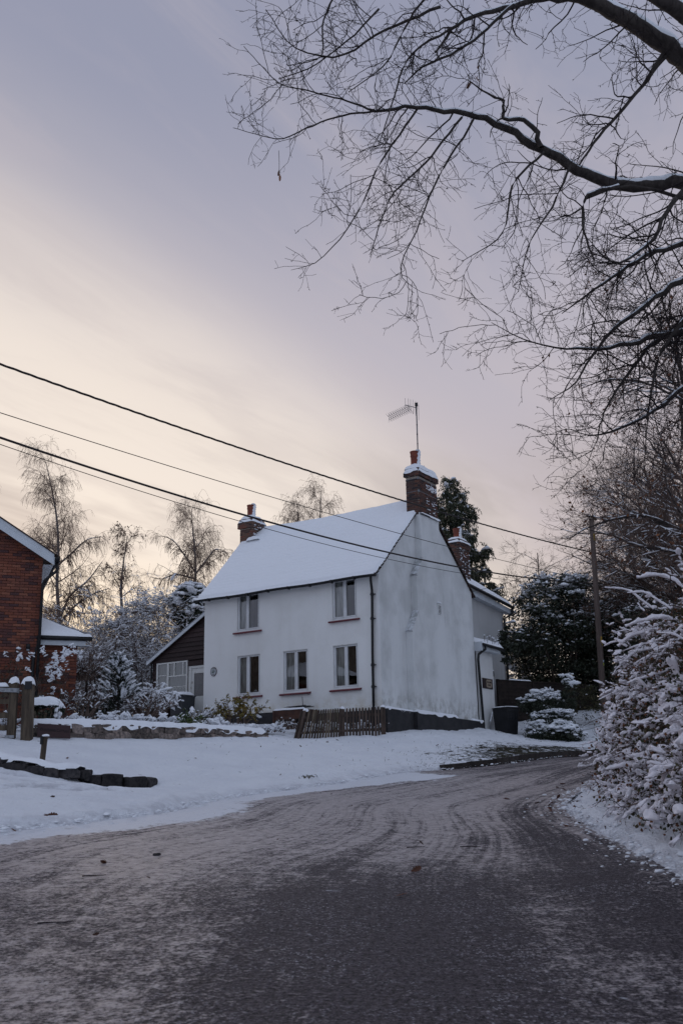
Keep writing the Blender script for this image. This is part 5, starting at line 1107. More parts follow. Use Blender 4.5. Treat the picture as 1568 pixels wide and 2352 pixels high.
# hip roof: eave rectangle, hip runs back to the ridge
u0_, v0_ = ug, wv - .25; ridge_v = v0_ + 1.9; ridge_u = u0_ + 1.9; rise = 1.9 * .52
n = 26; s = MB(); Pn = np.zeros((n, n, 3)); Pd = np.zeros((n, n, 3))
for i in range(n):
    for j in range(n):
        f = j / (n - 1); e0 = u0_ + (ridge_u - u0_) * f; uu = e0 + (2.4 - e0) * (i / (n - 1)); vv = v0_ + 1.9 * f; zb = ge + .03 + rise * f
        Pd[i, j] = Rr(uu, vv, zb); Pn[i, j] = Rr(uu, vv, zb + (.10 + .04 * float(fbm(uu * 1.5, vv * 1.5, 2))) * min(1, j * .7 + .1) * min(1, i * .7 + .3))
s.grid(Pn); Pe = np.zeros((n, n, 3))
for i in range(n):
    for j in range(n): f = j / (n - 1); Pe[i, j] = Rr(u0_ + 1.9 * f, v0_ + 1.9 * f + (3.8 - 3.8 * f) * i / (n - 1), ge + .03 + rise * f + .08)
s.grid(Pe); s.build('roof_snow', m_snow_roof, rwg, smooth=True); s = MB(); s.grid(Pd); s.build('roof', m_tile, rwg)
s = MB(); s.tube([Rr(u0_ - .06, v0_ - .05, ge - .03), Rr(.05, v0_ - .05, ge - .03)], .06, 8); s.build('gutter', m_pipe, rwg, smooth=True); s = MB(); snow_ridge(s, [Rr(u0_ - .06, v0_ - .05, ge + .02), Rr(u0_ + .30, v0_ - .05, ge + .02)], .055, .07, 0, 10, 7); s.build('gutter_snow', m_snow, rwg, smooth=True)
s = MB(); s.box(Rr((u0_ + .12) / 2 + .05, v0_ + .02, ge - .14), ((.12 - u0_) / 2 - .05, .015, .075), RAX); s.box(Rr((uw + u0_) / 2, v0_ + .15, ge - .20), ((uw - u0_) / 2, .16, .012), RAX); s.build('fascia', m_fascia, rwg)
s = MB(); s.tube([Rr(.0, v0_ - .05, ge - .05), Rr(.0, v0_ - .05, ge - .22), Rr(.06, .02, ge - .45), Rr(.10, -.06, ge - .6), Rr(.10, -.06, 2.5)], .045, 8); s.build('downpipe', m_pipe, rwg, smooth=True)
ul_, zl_ = onR(113 * .574 * 1.0, 1489); wl_ = thing('outside_lamp', 'small dark cylinder lamp on the red brick wall under the gable', 'lamp', Rr(.33, -.05, zl_)); s = MB(); s.lathe(Rr(*[onR(64, 1490)[0], -.07, onR(64, 1490)[1]]), [(.055, -.02), (.055, .10), (.03, .11)], 12); s.build('lamp_body', m_black, wl_, smooth=True); s = MB(); s.lathe(Rr(onR(64, 1490)[0], -.07, onR(64, 1490)[1]), [(.045, -.08), (.045, -.02)], 12); s.build('lamp_glass', m_galv, wl_, smooth=True)

# ------------------------------------------------------------------ garden wall, gate, fence
WB = [at(70, 1702, 22.3), at(170, 1703, 22.8), at(300, 1701, 24.0), at(450, 1700, 25.6), at(606, 1697, 27.2)]
WT = [at(70, 1664, 22.3), at(170, 1666, 22.8), at(300, 1669, 24.0), at(450, 1674, 25.6), at(606, 1683, 27.2)]
gw = thing('garden_wall', 'low rough stone garden wall under a thick lip of snow', 'wall', WB[2])
Wb = smooth_path(np.array(WB), 120); Wt = smooth_path(np.array(WT), 120); wl_s = np.concatenate([[0], np.cumsum(np.linalg.norm(np.diff(Wb[:, :2], axis=0), axis=1))]); WLn = wl_s[-1]
def wq(s): return np.array([np.interp(s, wl_s, Wb[:, k]) for k in range(3)]), np.interp(s, wl_s, Wt[:, 2])
core = MB(); Pc = []
for s_ in np.linspace(0, WLn, 40):
    p, zt_ = wq(s_); q, _ = wq(min(s_ + .1, WLn)); q0, _ = wq(max(s_ - .1, 0)); T = unit([*(q - q0)[:2], 0]); Nn = np.array([T[1], -T[0], 0])
    Pc.append([p + Nn * -.05 - Z3 * .35, np.array([*(p - Nn * .05)[:2], zt_ - .03]), np.array([*(p - Nn * .40)[:2], zt_ - .03]), p - Nn * .40 - Z3 * .35])
core.grid(np.array(Pc)); core.poly(list(np.array(Pc)[-1])); core.build('core', m_soil, gw)
nst = 0
for row in range(4):
    s_ = rng.uniform(-.1, .05)
    while s_ < WLn:
        w_ = rng.uniform(.15, .30); p, zt_ = wq(min(s_ + w_ / 2, WLn)); hh = zt_ - p[2]; nr = max(2, int(round(hh / .145))); rh_ = hh / nr
        if row >= nr: s_ += w_; continue
        q, _ = wq(min(s_ + w_ / 2 + .1, WLn)); q0, _ = wq(max(s_ + w_ / 2 - .1, 0)); T = unit([*(q - q0)[:2], 0]); Nn = np.array([T[1], -T[0], 0])
        if s_ + w_ > WLn + .1: break
        s = MB(); an = rng.uniform(-.12, .12); Tz = T * math.cos(an) + Z3 * math.sin(an); Zz = Z3 * math.cos(an) - T * math.sin(an)
        stone_mesh(s, (p[0] + Nn[0] * rng.uniform(-.03, .02), p[1] + Nn[1] * rng.uniform(-.03, .02), p[2] + (row + .5) * rh_ + rng.uniform(-.012, .012)), w_ * .52, .11, rh_ * rng.uniform(.48, .58), (Tz, Nn, Zz), 900 + nst); s.build('stone', m_stone, gw); nst += 1; s_ += w_ * 1.0
s = MB(); snow_ridge(s, [np.array([*(p - Nn * .12)[:2], z]) for p, z in [wq(x) for x in np.linspace(0.0, WLn, 40)]], .24, .125, .075, 300, 9, seed=1.3); s.build('snow_cap', m_snow, gw, smooth=True)

def post(mb, c, hx, hy, z0, z1, tx=0, ty=0, ax=None, point=0.0):
    ax = np.eye(3) if ax is None else ax; h = z1 - z0; sh = ax[0] * tx + ax[1] * ty
    r = [(-1, -1), (1, -1), (1, 1), (-1, 1)]; b = [np.array([c[0], c[1], z0]) + ax[0] * x * hx + ax[1] * y * hy for x, y in r]; t_ = [p + Z3 * h + sh for p in b]
    mb.add(b + t_, [[0, 1, 5, 4], [1, 2, 6, 5], [2, 3, 7, 6], [3, 0, 4, 7], [4, 5, 6, 7], [3, 2, 1, 0]])
    return np.mean(t_, axis=0)
GY_ = 21.8
def gpt(x, y, d=0): return at(x, y, GY_ + d)
gpp = thing('gate_post', 'thick square timber gate post with domed snow cap at the end of the garden wall', 'gate post', gpt(61, 1704))
c0, c1 = gpt(62, 1708), gpt(61, 1566); s = MB(); tt = post(s, c0, .105, .105, c0[2] - .3, c1[2], (c1 - c0)[0] * .5); s.build('post', m_oakpost, gpp)
s = MB(); pillow(s, tt - Z3 * .015, .125, .125, .12, n=16, amp=.1, droop=.06, sq=3); s.build('snow_cap', m_snow, gpp, smooth=True)
s = MB(); s.box(tt + np.array([.035, -.115, -.09]), (.075, .012, .085)); s.build('letter_plate', m_black, gpp)
gt_ = thing('field_gate', 'weathered five bar timber gate with galvanised hinge strap and snow on top', 'gate', gpt(5, 1712))
c0, c1 = gpt(24, 1716), gpt(33, 1564); s = MB(); tt = post(s, c0, .085, .06, c0[2], c1[2], (c1 - c0)[0] * .85); s.build('stile', m_oakpost, gt_)
s = MB(); pillow(s, tt - Z3 * .015, .10, .09, .10, n=14, amp=.12, droop=.05, sq=3); s.build('stile_snow', m_snow, gt_, smooth=True)
GL = 3.2
for k_, (y0, y1, xe) in enumerate(((1578, 1590, 22), (1606, 1617, 21), (1637, 1650, 19), (1666, 1678, 17), (1694, 1707, 16))):
    a_, b_ = gpt(xe, y0), gpt(xe, y1); hz = (a_[2] - b_[2]) / 2; s = MB(); s.box(((a_ + b_) / 2) + np.array([-GL / 2, -.3, 0]) * np.array([1, .3, 1]), (GL / 2, .03, hz), (unit([1, .06, 0]), unit([-.06, 1, 0]), Z3)); s.build('rail', m_oakpost, gt_)
s = MB(); p0, p1 = gpt(20, 1592), gpt(20, 1592) + np.array([-GL, 0, -1.1]); s.tube([p0 - np.array([0, .04, .02]), p1 - np.array([0, .04, 0])], .045, 4); s.build('brace', m_oakpost, gt_)
a_, b_ = gpt(-60, 1583), gpt(44, 1587); s = MB(); s.tube([a_ + np.array([0, -.08, 0]), b_ + np.array([0, -.08, 0])], .002, 4); s.box((a_ + b_) / 2 + np.array([0, -.085, 0]), (np.linalg.norm(b_ - a_) / 2, .006, .045), (unit(b_ - a_), np.array([0, 1., 0]), np.cross(unit(b_ - a_), (0, 1., 0)))); s.tube([b_ + np.array([0, -.05, -.05]), b_ + np.array([0, -.05, .05])], .025, 8); s.tube([b_ + np.array([0, -.05, 0]), gpt(52, 1588) + np.array([0, -.06, 0])], .015, 6); hg = s.build('hinge_strap', m_galv, gt_)
for x in (11, 30): MB().lathe(gpt(x, 1586) + np.array([0, -.10, -.015]), [(.016, 0), (.016, .02)], 8).build('bolt', m_galv, hg)
s = MB(); s.box(gpt(24, 1693) + np.array([0, -.075, 0]), (.10, .008, .03)); s.build('lower_hinge', m_galv, gt_)
s = MB(); snow_ridge(s, [gpt(x, 1578) + np.array([0, -.02, .0]) for x in (-150, -100, -50, 0, 22)], .05, .09, .0, 40, 7, seed=.4); s.build('rail_snow', m_snow, gt_, smooth=True)
# name board on the wall
ws = thing('cottage_sign', 'dark red slate sign reading Woodbine Cottage leaning on the stone wall', 'sign', at(124, 1694, 22.3))
tl, tr, bl, br = at(86.4, 1661.5, 22.15), at(162, 1666.8, 22.45), at(85.5, 1693, 22.10), at(161.5, 1696.6, 22.40)
n = unit(np.cross(tr - tl, bl - tl)); n = n if n[1] < 0 else -n; s = MB(); s.prism([tl, tr, br, bl], -n * .03); s.build('board', m_signboard, ws)
xd = unit(tr - tl); zd = unit(tl - bl); cc_ = (tl + tr + bl + br) / 4 + n * .004
sx_ = np.linalg.norm(tr - tl) / 515; c0_ = bl + n * .002; hgt_ = np.linalg.norm(tl - bl)
text_fit('W', c0_, xd, zd, 32 * sx_, 88 * sx_, hgt_ * .47, 50 * sx_, m_letter, ws); text_fit('OODBINE', c0_, xd, zd, 92 * sx_, 284 * sx_, hgt_ * .465, 40 * sx_, m_letter, ws)
text_fit('C', c0_, xd, zd, 300 * sx_, 338 * sx_, hgt_ * .46, 50 * sx_, m_letter, ws); text_fit('OTTAGE', c0_, xd, zd, 342 * sx_, 494 * sx_, hgt_ * .455, 40 * sx_, m_letter, ws)
# short marker post in the verge
mk = thing('marker_post', 'short leaning wooden marker post standing alone in the snowy verge', 'post', at(98, 1738, 19.4))
c0, c1 = at(98, 1740, 19.4), at(103.5, 1692, 19.4); s = MB(); s.tube([c0 - (c1 - c0) * .3, c0, (c0 + c1) / 2, c1], .054, 12); s.build('post', m_oakpost, mk); s = MB(); blobs(s, np.array([c1 + Z3 * .005]), np.array([[1., 0, 0]]), np.array([[.062, .06, .035]]), LUMP2); s.build('snow_cap', m_snow, mk, smooth=True)
s = MB(); s.box(at(96.5, 1701, 19.36), (.025, .04, .075)); s.build('reflector', m_black, mk)

# picket fence: straight on the right, leaning over on the left
PR_, PL_ = at(884, 1656, 29.45), at(704, 1660, 28.55); PR_[2] = PL_[2] = 0; fl_n = np.linalg.norm(PL_ - PR_); fd = unit(PL_ - PR_); fb = np.array([fd[1], -fd[0], 0]); fb = fb if fb[1] > 0 else -fb; FAX = np.array([fd, fb, Z3])
def FP(s_, o_, z_): return PR_ + fd * s_ + fb * o_ + Z3 * z_
zt0, zt1, zb0, zb1 = at(884, 1623, 29.45)[2], at(712, 1631, 28.6)[2], at(884, 1689, 29.45)[2], at(712, 1699, 28.6)[2]
topz = lambda s_: zt0 + (zt1 - zt0) * np.clip(s_ / fl_n, 0, 1); botz = lambda s_: zb0 + (zb1 - zb0) * np.clip(s_ / fl_n, 0, 1)
pk = thing('picket_fence', 'brown picket fence leaning over at its left end in front of the cottage', 'fence', FP(fl_n / 2, 0, botz(fl_n / 2)))
s_m = fl_n * .535
def picket(s_, lean, wd, mat):
    z0, z1 = botz(s_) + rng.uniform(-.01, .03), topz(s_) + rng.uniform(-.012, .012); h = z1 - z0
    f = [(-wd, 0), (wd, 0), (wd, h - .05), (wd * .25, h), (-wd * .25, h), (-wd, h - .05)]
    s = MB(); s.prism([FP(s_ + x + lean * (h - z), 0, z0 + z) for x, z in f], fb * .02); o = s.build('picket', mat, pk)
    s = MB(); blobs(s, np.array([FP(s_, .01, z1 + .002)]), np.array([fd]), np.array([[wd * .4, .014, .012]]), LUMP1); s.build('snow_tip', m_snow, o, smooth=True)
for i, q in enumerate(np.linspace(.10, s_m - .11, 12)): picket(q, .02 * i / 12, .028, m_picket)
for i, q in enumerate(np.linspace(s_m + .10, fl_n - .10, 14)): picket(q, .05 + .20 * i / 13, .028, m_picket_pale if i % 3 else m_picket)
for q in (.02, s_m):
    s = MB(); p = post(s, FP(q, .09, 0), .052, .052, botz(q) - .2, topz(q) + .01, ax=FAX); s.build('post', m_picket, pk); s = MB(); pillow(s, p - Z3 * .01, .062, .062, .06, FAX, 10, .12, .02, sq=3); s.build('snow_cap', m_snow, pk, smooth=True)
for q, w_, o_ in ((fl_n - .03, .045, .05), (fl_n + .05, .032, -.02), (fl_n + .11, .032, .03)):
    z0, z1 = botz(q) - .10, topz(q) - .02; h = z1 - z0; s = MB(); s.prism([FP(q + .28 * h - w_, o_, z0), FP(q + .28 * h + w_, o_, z0), FP(q + w_, o_, z1), FP(q - w_, o_, z1)], fb * .06); s.build('end_post', m_picket, pk)
s = MB(); pillow(s, FP(fl_n, .06, topz(fl_n) - .02), .09, .05, .07, FAX, 10, .15, .03, sq=3); s.build('snow_cap', m_snow, pk, smooth=True)
for f in (.22, .74):
    h = zt0 - zb0; s = MB(); s.prism([FP(-.02, .022, zb0 + f * h - .035), FP(fl_n + .22 * (1 - f), .022, zb1 + f * h - .035), FP(fl_n + .22 * (1 - f), .022, zb1 + f * h + .035), FP(-.02, .022, zb0 + f * h + .035)], fb * .035); s.build('rail', m_picket, pk)
# planter with a mesh lid below the windows
pt_ = thing('planter_box', 'brown wooden planter box with wire mesh lid against the cottage wall', 'planter', H(3.4, -.55, 3.3))
pa0, pz1 = onF(627.5, 1633, -.80); pa1, _ = onF(700, 1633, -.80)
s = MB(); zb_ = onF(627, 1655, -.8)[1]
for z_ in (0, 1): hbox(s, pa1, pa0, -.80, -.77, zb_ + z_ * (pz1 - zb_) / 2 + .002, zb_ + (z_ + 1) * (pz1 - zb_) / 2 - .004)
hbox(s, pa0 - .03, pa0, -.77, -.1, zb_, pz1); hbox(s, pa1, pa1 + .03, -.77, -.1, zb_, pz1); hbox(s, pa0 - .05, pa0 + .01, -.82, -.76, zb_ - .3, pz1 - .002); s.build('box', m_planter, pt_); s = MB(); hbox(s, pa1 + .03, pa0 - .03, -.76, -.12, zb_, pz1 - .04); s.build('soil', m_soil, pt_)
s = MB()
for i in range(14): b = -.74 + i * .04; s.tube([H(pa1 + .05, b, pz1 + .10 + .02 * math.sin(i)), H(pa0 - .35, b, pz1 + .07 + .02 * math.sin(i * 2))], .004, 4)
for i in range(16): a = pa1 + .05 + i * .045; s.tube([H(a, -.74, pz1 + .10), H(a, -.2, pz1 + .08)], .004, 4)
s.build('wire_mesh', m_black, pt_); s = MB(); snow_ridge(s, [H(a, -.785, pz1) for a in np.linspace(pa1, pa0, 6)], .035, .045, .01, 40, 7, seed=2.2); s.build('snow_edge', m_snow, pt_, smooth=True)
s = MB(); s.tube([H(pa1 + .28, -.5, pz1), H(pa1 + .3, -.5, pz1 + .38)], .010, 5); s.build('cane', m_twig, pt_)

# wheelie bins
def bin_(label, c, w, d, h, mat, ax, lidsnow, amp=.05):
    o = thing('wheelie_bin', label, 'bin', c); x, y, z = ax; c = np.asarray(c, float)
    def q(u_, v_, w_): return c + x * u_ + y * v_ + z * w_
    k = .80; b = MB(); low = [q(-w / 2 * k, -d / 2 * k, .06), q(w / 2 * k, -d / 2 * k, .06), q(w / 2 * k, d / 2 * .9, .06), q(-w / 2 * k, d / 2 * .9, .06)]; up = [q(-w / 2, -d / 2, h), q(w / 2, -d / 2, h), q(w / 2, d / 2, h), q(-w / 2, d / 2, h)]
    b.add(low + up, [[0, 1, 5, 4], [1, 2, 6, 5], [2, 3, 7, 6], [3, 0, 4, 7], [3, 2, 1, 0], [4, 5, 6, 7]])
    b.box(q(0, -d / 2 - .008, h - .05), (w / 2 + .012, .012, .035), ax); b.build('body', mat, o)
    for sx in (-.3, 0, .3): MB().box(q(sx * w * .9, -d / 2 * .95 - .002, h * .80), (.012, .008, h * .13), ax).build('rib', mat, o)
    l = MB(); n = 9; Pn = np.zeros((n, n, 3))
    for i in range(n):
        for j in range(n): u_, v_ = i / 4 - 1, j / 4 - 1; Pn[i, j] = q(u_ * (w / 2 + .025), v_ * (d / 2 + .03) - .01, h + .035 + .03 * (1 - u_ ** 4) * (1 - v_ ** 4))
    l.grid(Pn); l.box(q(0, -.01, h + .018), (w / 2 + .026, d / 2 + .031, .017), ax); lo = l.build('lid', mat, o); MB().tube([q(-w / 2 * .8, d / 2 + .05, h - .02), q(w / 2 * .8, d / 2 + .05, h - .02)], .016, 8).build('handle', mat, lo)
    for sx in (-1, 1):
        a0, a1 = q(sx * w * .36 - .025, d / 2 * .85, .10), q(sx * w * .36 + .025, d / 2 * .85, .10); MB().tube([a0, a1], .10, 16).build('wheel', m_black, o)
    if lidsnow: s = MB(); pillow(s, q(0, -.01, h + .05), w / 2 + .01, d / 2 + .02, lidsnow, ax, 16, .15, amp, sq=6); s.build('lid_snow', m_snow, o, smooth=True)
tb = at(415.5, 1596, 33.5); td_ = at(381, 1598, 34.0)
bin_('grey wheelie bin with snowy lid in front of the lean-to door', (tb[0], tb[1] + .3, tb[2] - 1.10), .56, .66, 1.06, m_bingrey, (-A3, -B3 * -1, Z3), .10)
bin_('brown wheelie bin with snowy lid left of the grey bin', (td_[0], td_[1] + .3, td_[2] - 1.10), .54, .66, 1.06, m_binbrown, (-A3, B3, Z3), .09)
tk = at(1163, 1624, 35.6); bin_('black wheelie bin lightly dusted with snow beside the dark fence', (tk[0], tk[1] + .3, tk[2] - 1.13), .60, .68, 1.08, m_black, (unit(B3 * .9 - A3 * .3), unit(A3 * .9 + B3 * .3), Z3), .035, .0)
# dark slatted fence behind the bin
df = thing('slat_fence', 'dark brown fence of overlapping boards behind the black bin and shrubs', 'fence', at(1230, 1660, 39.4))
f0, f1 = at(1147, 1640, 38.6), at(1365, 1640, 41.6); f0[2] = f1[2] = 0; T = unit(f1 - f0); Nn = np.array([T[1], -T[0], 0]); LnF = np.linalg.norm(f1 - f0); ztop = at(1190, 1566, 39.2)[2]
for z in np.arange(3.2, ztop - .1, .145):
    for p_ in range(int(LnF / 1.85) + 1):
        a0, a1 = p_ * 1.85 + .05, min(p_ * 1.85 + 1.8, LnF)
        if a1 - a0 < .1: continue
        dz = rng.uniform(-.008, .008); s = MB(); s.prism([f0 + T * a0 + Nn * .035 + Z3 * (z + dz - .012), f0 + T * a1 + Nn * .035 + Z3 * (z - dz - .012), f0 + T * a1 + Nn * .012 + Z3 * (z + .15), f0 + T * a0 + Nn * .012 + Z3 * (z + .15)], -Nn * .014); s.build('board', m_fencebrown, df)
for p_ in range(int(LnF / 1.85) + 2):
    s = MB(); s.box(f0 + T * min(p_ * 1.85, LnF) + Z3 * (ztop / 2 + 1.55), (.05, .05, ztop / 2 - 1.5), (T, Nn, Z3)); s.build('post', m_fencebrown, df)
s = MB(); s.box(f0 + T * LnF / 2 + Z3 * (ztop + .02), (LnF / 2 + .05, .05, .02), (T, Nn, Z3)); s.build('capping', m_fencebrown, df); s = MB(); snow_ridge(s, [f0 + T * a + Z3 * (ztop + .04) for a in np.linspace(.6, 1.75, 4)], .06, .05, 0, 20, 7); s.build('snow_cap', m_snow, df, smooth=True)

# ------------------------------------------------------------------ telegraph pole and cables
pb, ptp = at(1388, 1650, 40), at(1357.5, 1192, 40)
tp_ = thing('telegraph_pole', 'tall dark timber pole with yellow warning plates leaning slightly left', 'pole', pb)
Pp = np.array([pb - (ptp - pb) * .06, pb, pb * .5 + ptp * .5, ptp]); s = MB(); s.tube(Pp, (.138, .136, .115, .098), 16); s.build('shaft', m_pole, tp_, smooth=True)
s = MB(); n1_, n2_ = ptp + np.array([-.17, -.02, -.06]), ptp + np.array([.19, .02, -.05]); ap = ptp + np.array([.03, 0, .13]); s.prism([n1_ + (0, -.16, 0), ap + (0, -.16, 0), ap + (0, -.16, .025), n1_ + (0, -.16, .03)], np.array([0, .32, 0])); s.prism([n2_ + (0, -.16, 0), ap + (0, -.16, 0), ap + (0, -.16, .025), n2_ + (0, -.16, .03)], np.array([0, .32, 0])); cpo = s.build('cap', m_pole, tp_)
s = MB(); pillow(s, (n2_ + ap) / 2 + Z3 * .03, .09, .15, .05, (unit(n2_ - ap), np.array([0, 1., 0]), unit(np.cross(n2_ - ap, (0, 1., 0))) * (1 if np.cross(n2_ - ap, (0, 1., 0))[2] > 0 else -1)), 8); s.build('cap_snow', m_snow, cpo, smooth=True)
pv = unit(ptp - pb); pside = unit(np.cross(pv, (0, 1., 0))); pside = pside if pside[0] > 0 else -pside; pf = unit(np.cross(pside, pv)); pf = pf if pf[1] < 0 else -pf
def plate(y0, y1, mat, ang0, ang1, name, sub=None):
    f0_ = (1650 - y0) / (1650 - 1192); f1_ = (1650 - y1) / (1650 - 1192); s = MB(); th_ = np.linspace(ang0, ang1, 7); Pn = np.zeros((2, 7, 3))
    for i, f in enumerate((f0_, f1_)):
        c = pb + (ptp - pb) * f; r = np.interp(f, (0, .5, 1), (.136, .115, .098)) + .006
        for j, q in enumerate(th_): Pn[i, j] = c + (pside * math.sin(q) + pf * math.cos(q)) * r
    s.grid(Pn); o = s.build(name, mat, tp_)
    if sub:
        def pp_(u_, v_, e=.004): 
            q = ang0 + (ang1 - ang0) * u_; f = f1_ + (f0_ - f1_) * v_; c = pb + (ptp - pb) * f; r = np.interp(f, (0, .5, 1), (.136, .115, .098)) + .006 + e; return c + (pside * math.sin(q) + pf * math.cos(q)) * r
        for a_, b_ in sub: MB().tube([pp_(*a_), pp_((a_[0] + b_[0]) / 2, (a_[1] + b_[1]) / 2), pp_(*b_)], .006, 4).build('mark', m_letter, o)
tri = [((.12, .28), (.5, .95)), ((.5, .95), (.88, .28)), ((.12, .28), (.88, .28)), ((.55, .75), (.42, .5)), ((.42, .5), (.56, .5)), ((.56, .5), (.46, .33)), ((.1, .16), (.9, .16)), ((.1, .08), (.9, .08))]
plate(1469, 1484, m_yellowsign, .15, 1.75, 'warning_plate', tri); plate(1486, 1489, m_yellowsign, .55, 1.5, 'number_plate'); plate(1522, 1526.5, m_bluesign, .45, 1.15, 'number_plate'); plate(1528.5, 1534, m_limesign, .45, 1.15, 'number_plate', [((.3, .3), (.7, .3)), ((.7, .3), (.7, .7)), ((.7, .7), (.3, .7)), ((.3, .7), (.3, .3))])
plate(1229, 1245, m_yellowsign, .1, 1.5, 'warning_plate', tri)
s = MB(); s.tube([pb + (ptp - pb) * .78 + pside * .11, pb + (ptp - pb) * .78 + pside * .28 - Z3 * .05], .02, 6); s.build('hook', m_black, tp_)
# overhead cables run from the pole past the cottage to the next pole, off to the left
TX, TY = pb[0] - .1, 39.9; DX, DY = -.773, -1.0
def cab(pts, r, label, tw=0.0, yoff=0.0):
    P = []
    for x, y in pts:
        d = ray(x, y); Yd = (TX - DX / DY * TY) / (d[0] - DX / DY) if abs(d[0] - DX / DY) > 1e-6 else TY; Yd = min(max(Yd, 8), 60); P.append(CAM + d * Yd)
    P = np.array(P); s = np.concatenate([[0], np.cumsum(np.linalg.norm(np.diff(P[:, :2], axis=0), axis=1))]); cz = np.polyfit(s, P[:, 2], 2); cx = np.polyfit(s, P[:, 0], 1); cy = np.polyfit(s, P[:, 1], 1)
    q = np.linspace(-9, s[-1], 90); C_ = np.stack([np.polyval(cx, q), np.polyval(cy, q) + yoff, np.polyval(cz, q)], 1)
    o = MB()
    if tw:
        q = np.linspace(-9, s[-1], 520); C_ = np.stack([np.polyval(cx, q), np.polyval(cy, q) + yoff, np.polyval(cz, q)], 1)
        for k_ in range(3): ph = q / tw * 6.28 + k_ * 2.09; o.tube(C_ + np.stack([0 * q, np.cos(ph), np.sin(ph)], 1) * r * .55, r * .52, 5)
    else: o.tube(C_, r, 6)
    ob = o.build('overhead_cable', m_cable, smooth=True, at0=C_[len(C_) // 2]); tag(ob, label, 'cable', 'overhead cables crossing in front of the cottage'); return ob
cab([(0, 847), (250, 925), (470, 985), (700, 1078), (940, 1160), (1180, 1228), (1358, 1266)], .026, 'highest thick twisted cable sweeping down from upper left past the brick chimney', 1.1)
cab([(0, 958), (250, 1020), (480, 1091), (700, 1163), (870, 1216), (1020, 1255), (1200, 1300), (1360, 1333)], .009, 'thin wire between the two thick cables crossing the snowy roof')
cab([(0, 1010), (250, 1084), (500, 1163), (700, 1220), (860, 1262), (1080, 1310), (1376, 1340)], .024, 'lower thick cable crossing the snowy roof and gable to the pole')
cab([(0, 1021), (280, 1110), (560, 1204), (760, 1254), (1050, 1316), (1200, 1333), (1370, 1347)], .008, 'lowest thin wire just beneath the lower thick cable')
s = MB(); q0, q1 = at(1358, 1266, 40), at(1470, 1300, 44); qq = np.linspace(0, 1, 12); s.tube([q0 + (q1 - q0) * f * 1.8 - Z3 * .15 * math.sin(f * 3.1) for f in qq], .026, 6); tag(s.build('overhead_cable', m_cable, smooth=True, at0=q0), 'thick cable leaving the pole to the right into bare branches', 'cable', 'overhead cables crossing in front of the cottage')
s = MB(); q0, q1 = at(1356, 1247, 40), H(XA, *onGb(1085, 1358, XA)); s.tube([q0 + (q1 - q0) * f - Z3 * .28 * math.sin(f * 3.1) for f in np.linspace(0, 1, 24)], .009, 5); tag(s.build('service_wire', m_cable, smooth=True, at0=q0), 'thin service wire from the pole down to the rear wing eave', 'cable')

# ------------------------------------------------------------------ vegetation
def pxpath(pts, y0, y1):
    n = len(pts); return np.array([at(x, y, y0 + (y1 - y0) * i / (n - 1)) for i, (x, y) in enumerate(pts)])
def cat(*Bs):
    Bs = [b for b in Bs if b is not None]; n = max(b['p'].shape[1] for b in Bs); out = {k: [] for k in 'pdrL'}
    for b in Bs:
        m = b['p'].shape[1]; q = np.linspace(0, m - 1, n); i = np.minimum(q.astype(int), m - 2); f = (q - i)
        out['p'].append(b['p'][:, i] * (1 - f)[None, :, None] + b['p'][:, i + 1] * f[None, :, None]); out['d'].append(b['d'][:, np.round(q).astype(int)]); out['r'].append(b['r'][:, i] * (1 - f) + b['r'][:, i + 1] * f); out['L'].append(np.broadcast_to(b['L'], (b['p'].shape[0],)))
    return {k: np.concatenate(v) for k, v in out.items()}
def kids(B, n, t0, t1, ang, ln, rr, rend, nseg, wig, pull, planar=0.0, rel=True, rmin=.0015, bias=None):
    P, D, r, L, t = spawn(B, n, t0, t1, ang, planar)
    if bias is not None: D = D + np.asarray(bias); D /= np.linalg.norm(D, axis=1, keepdims=True)
    l = rng.uniform(*ln, n) * (1 - .35 * t); r0 = np.maximum(np.minimum(r * rr, 1.0), rmin)
    return grow(P, D, l, r0, np.maximum(r0 * rend, rmin * .8), nseg, wig, pull)

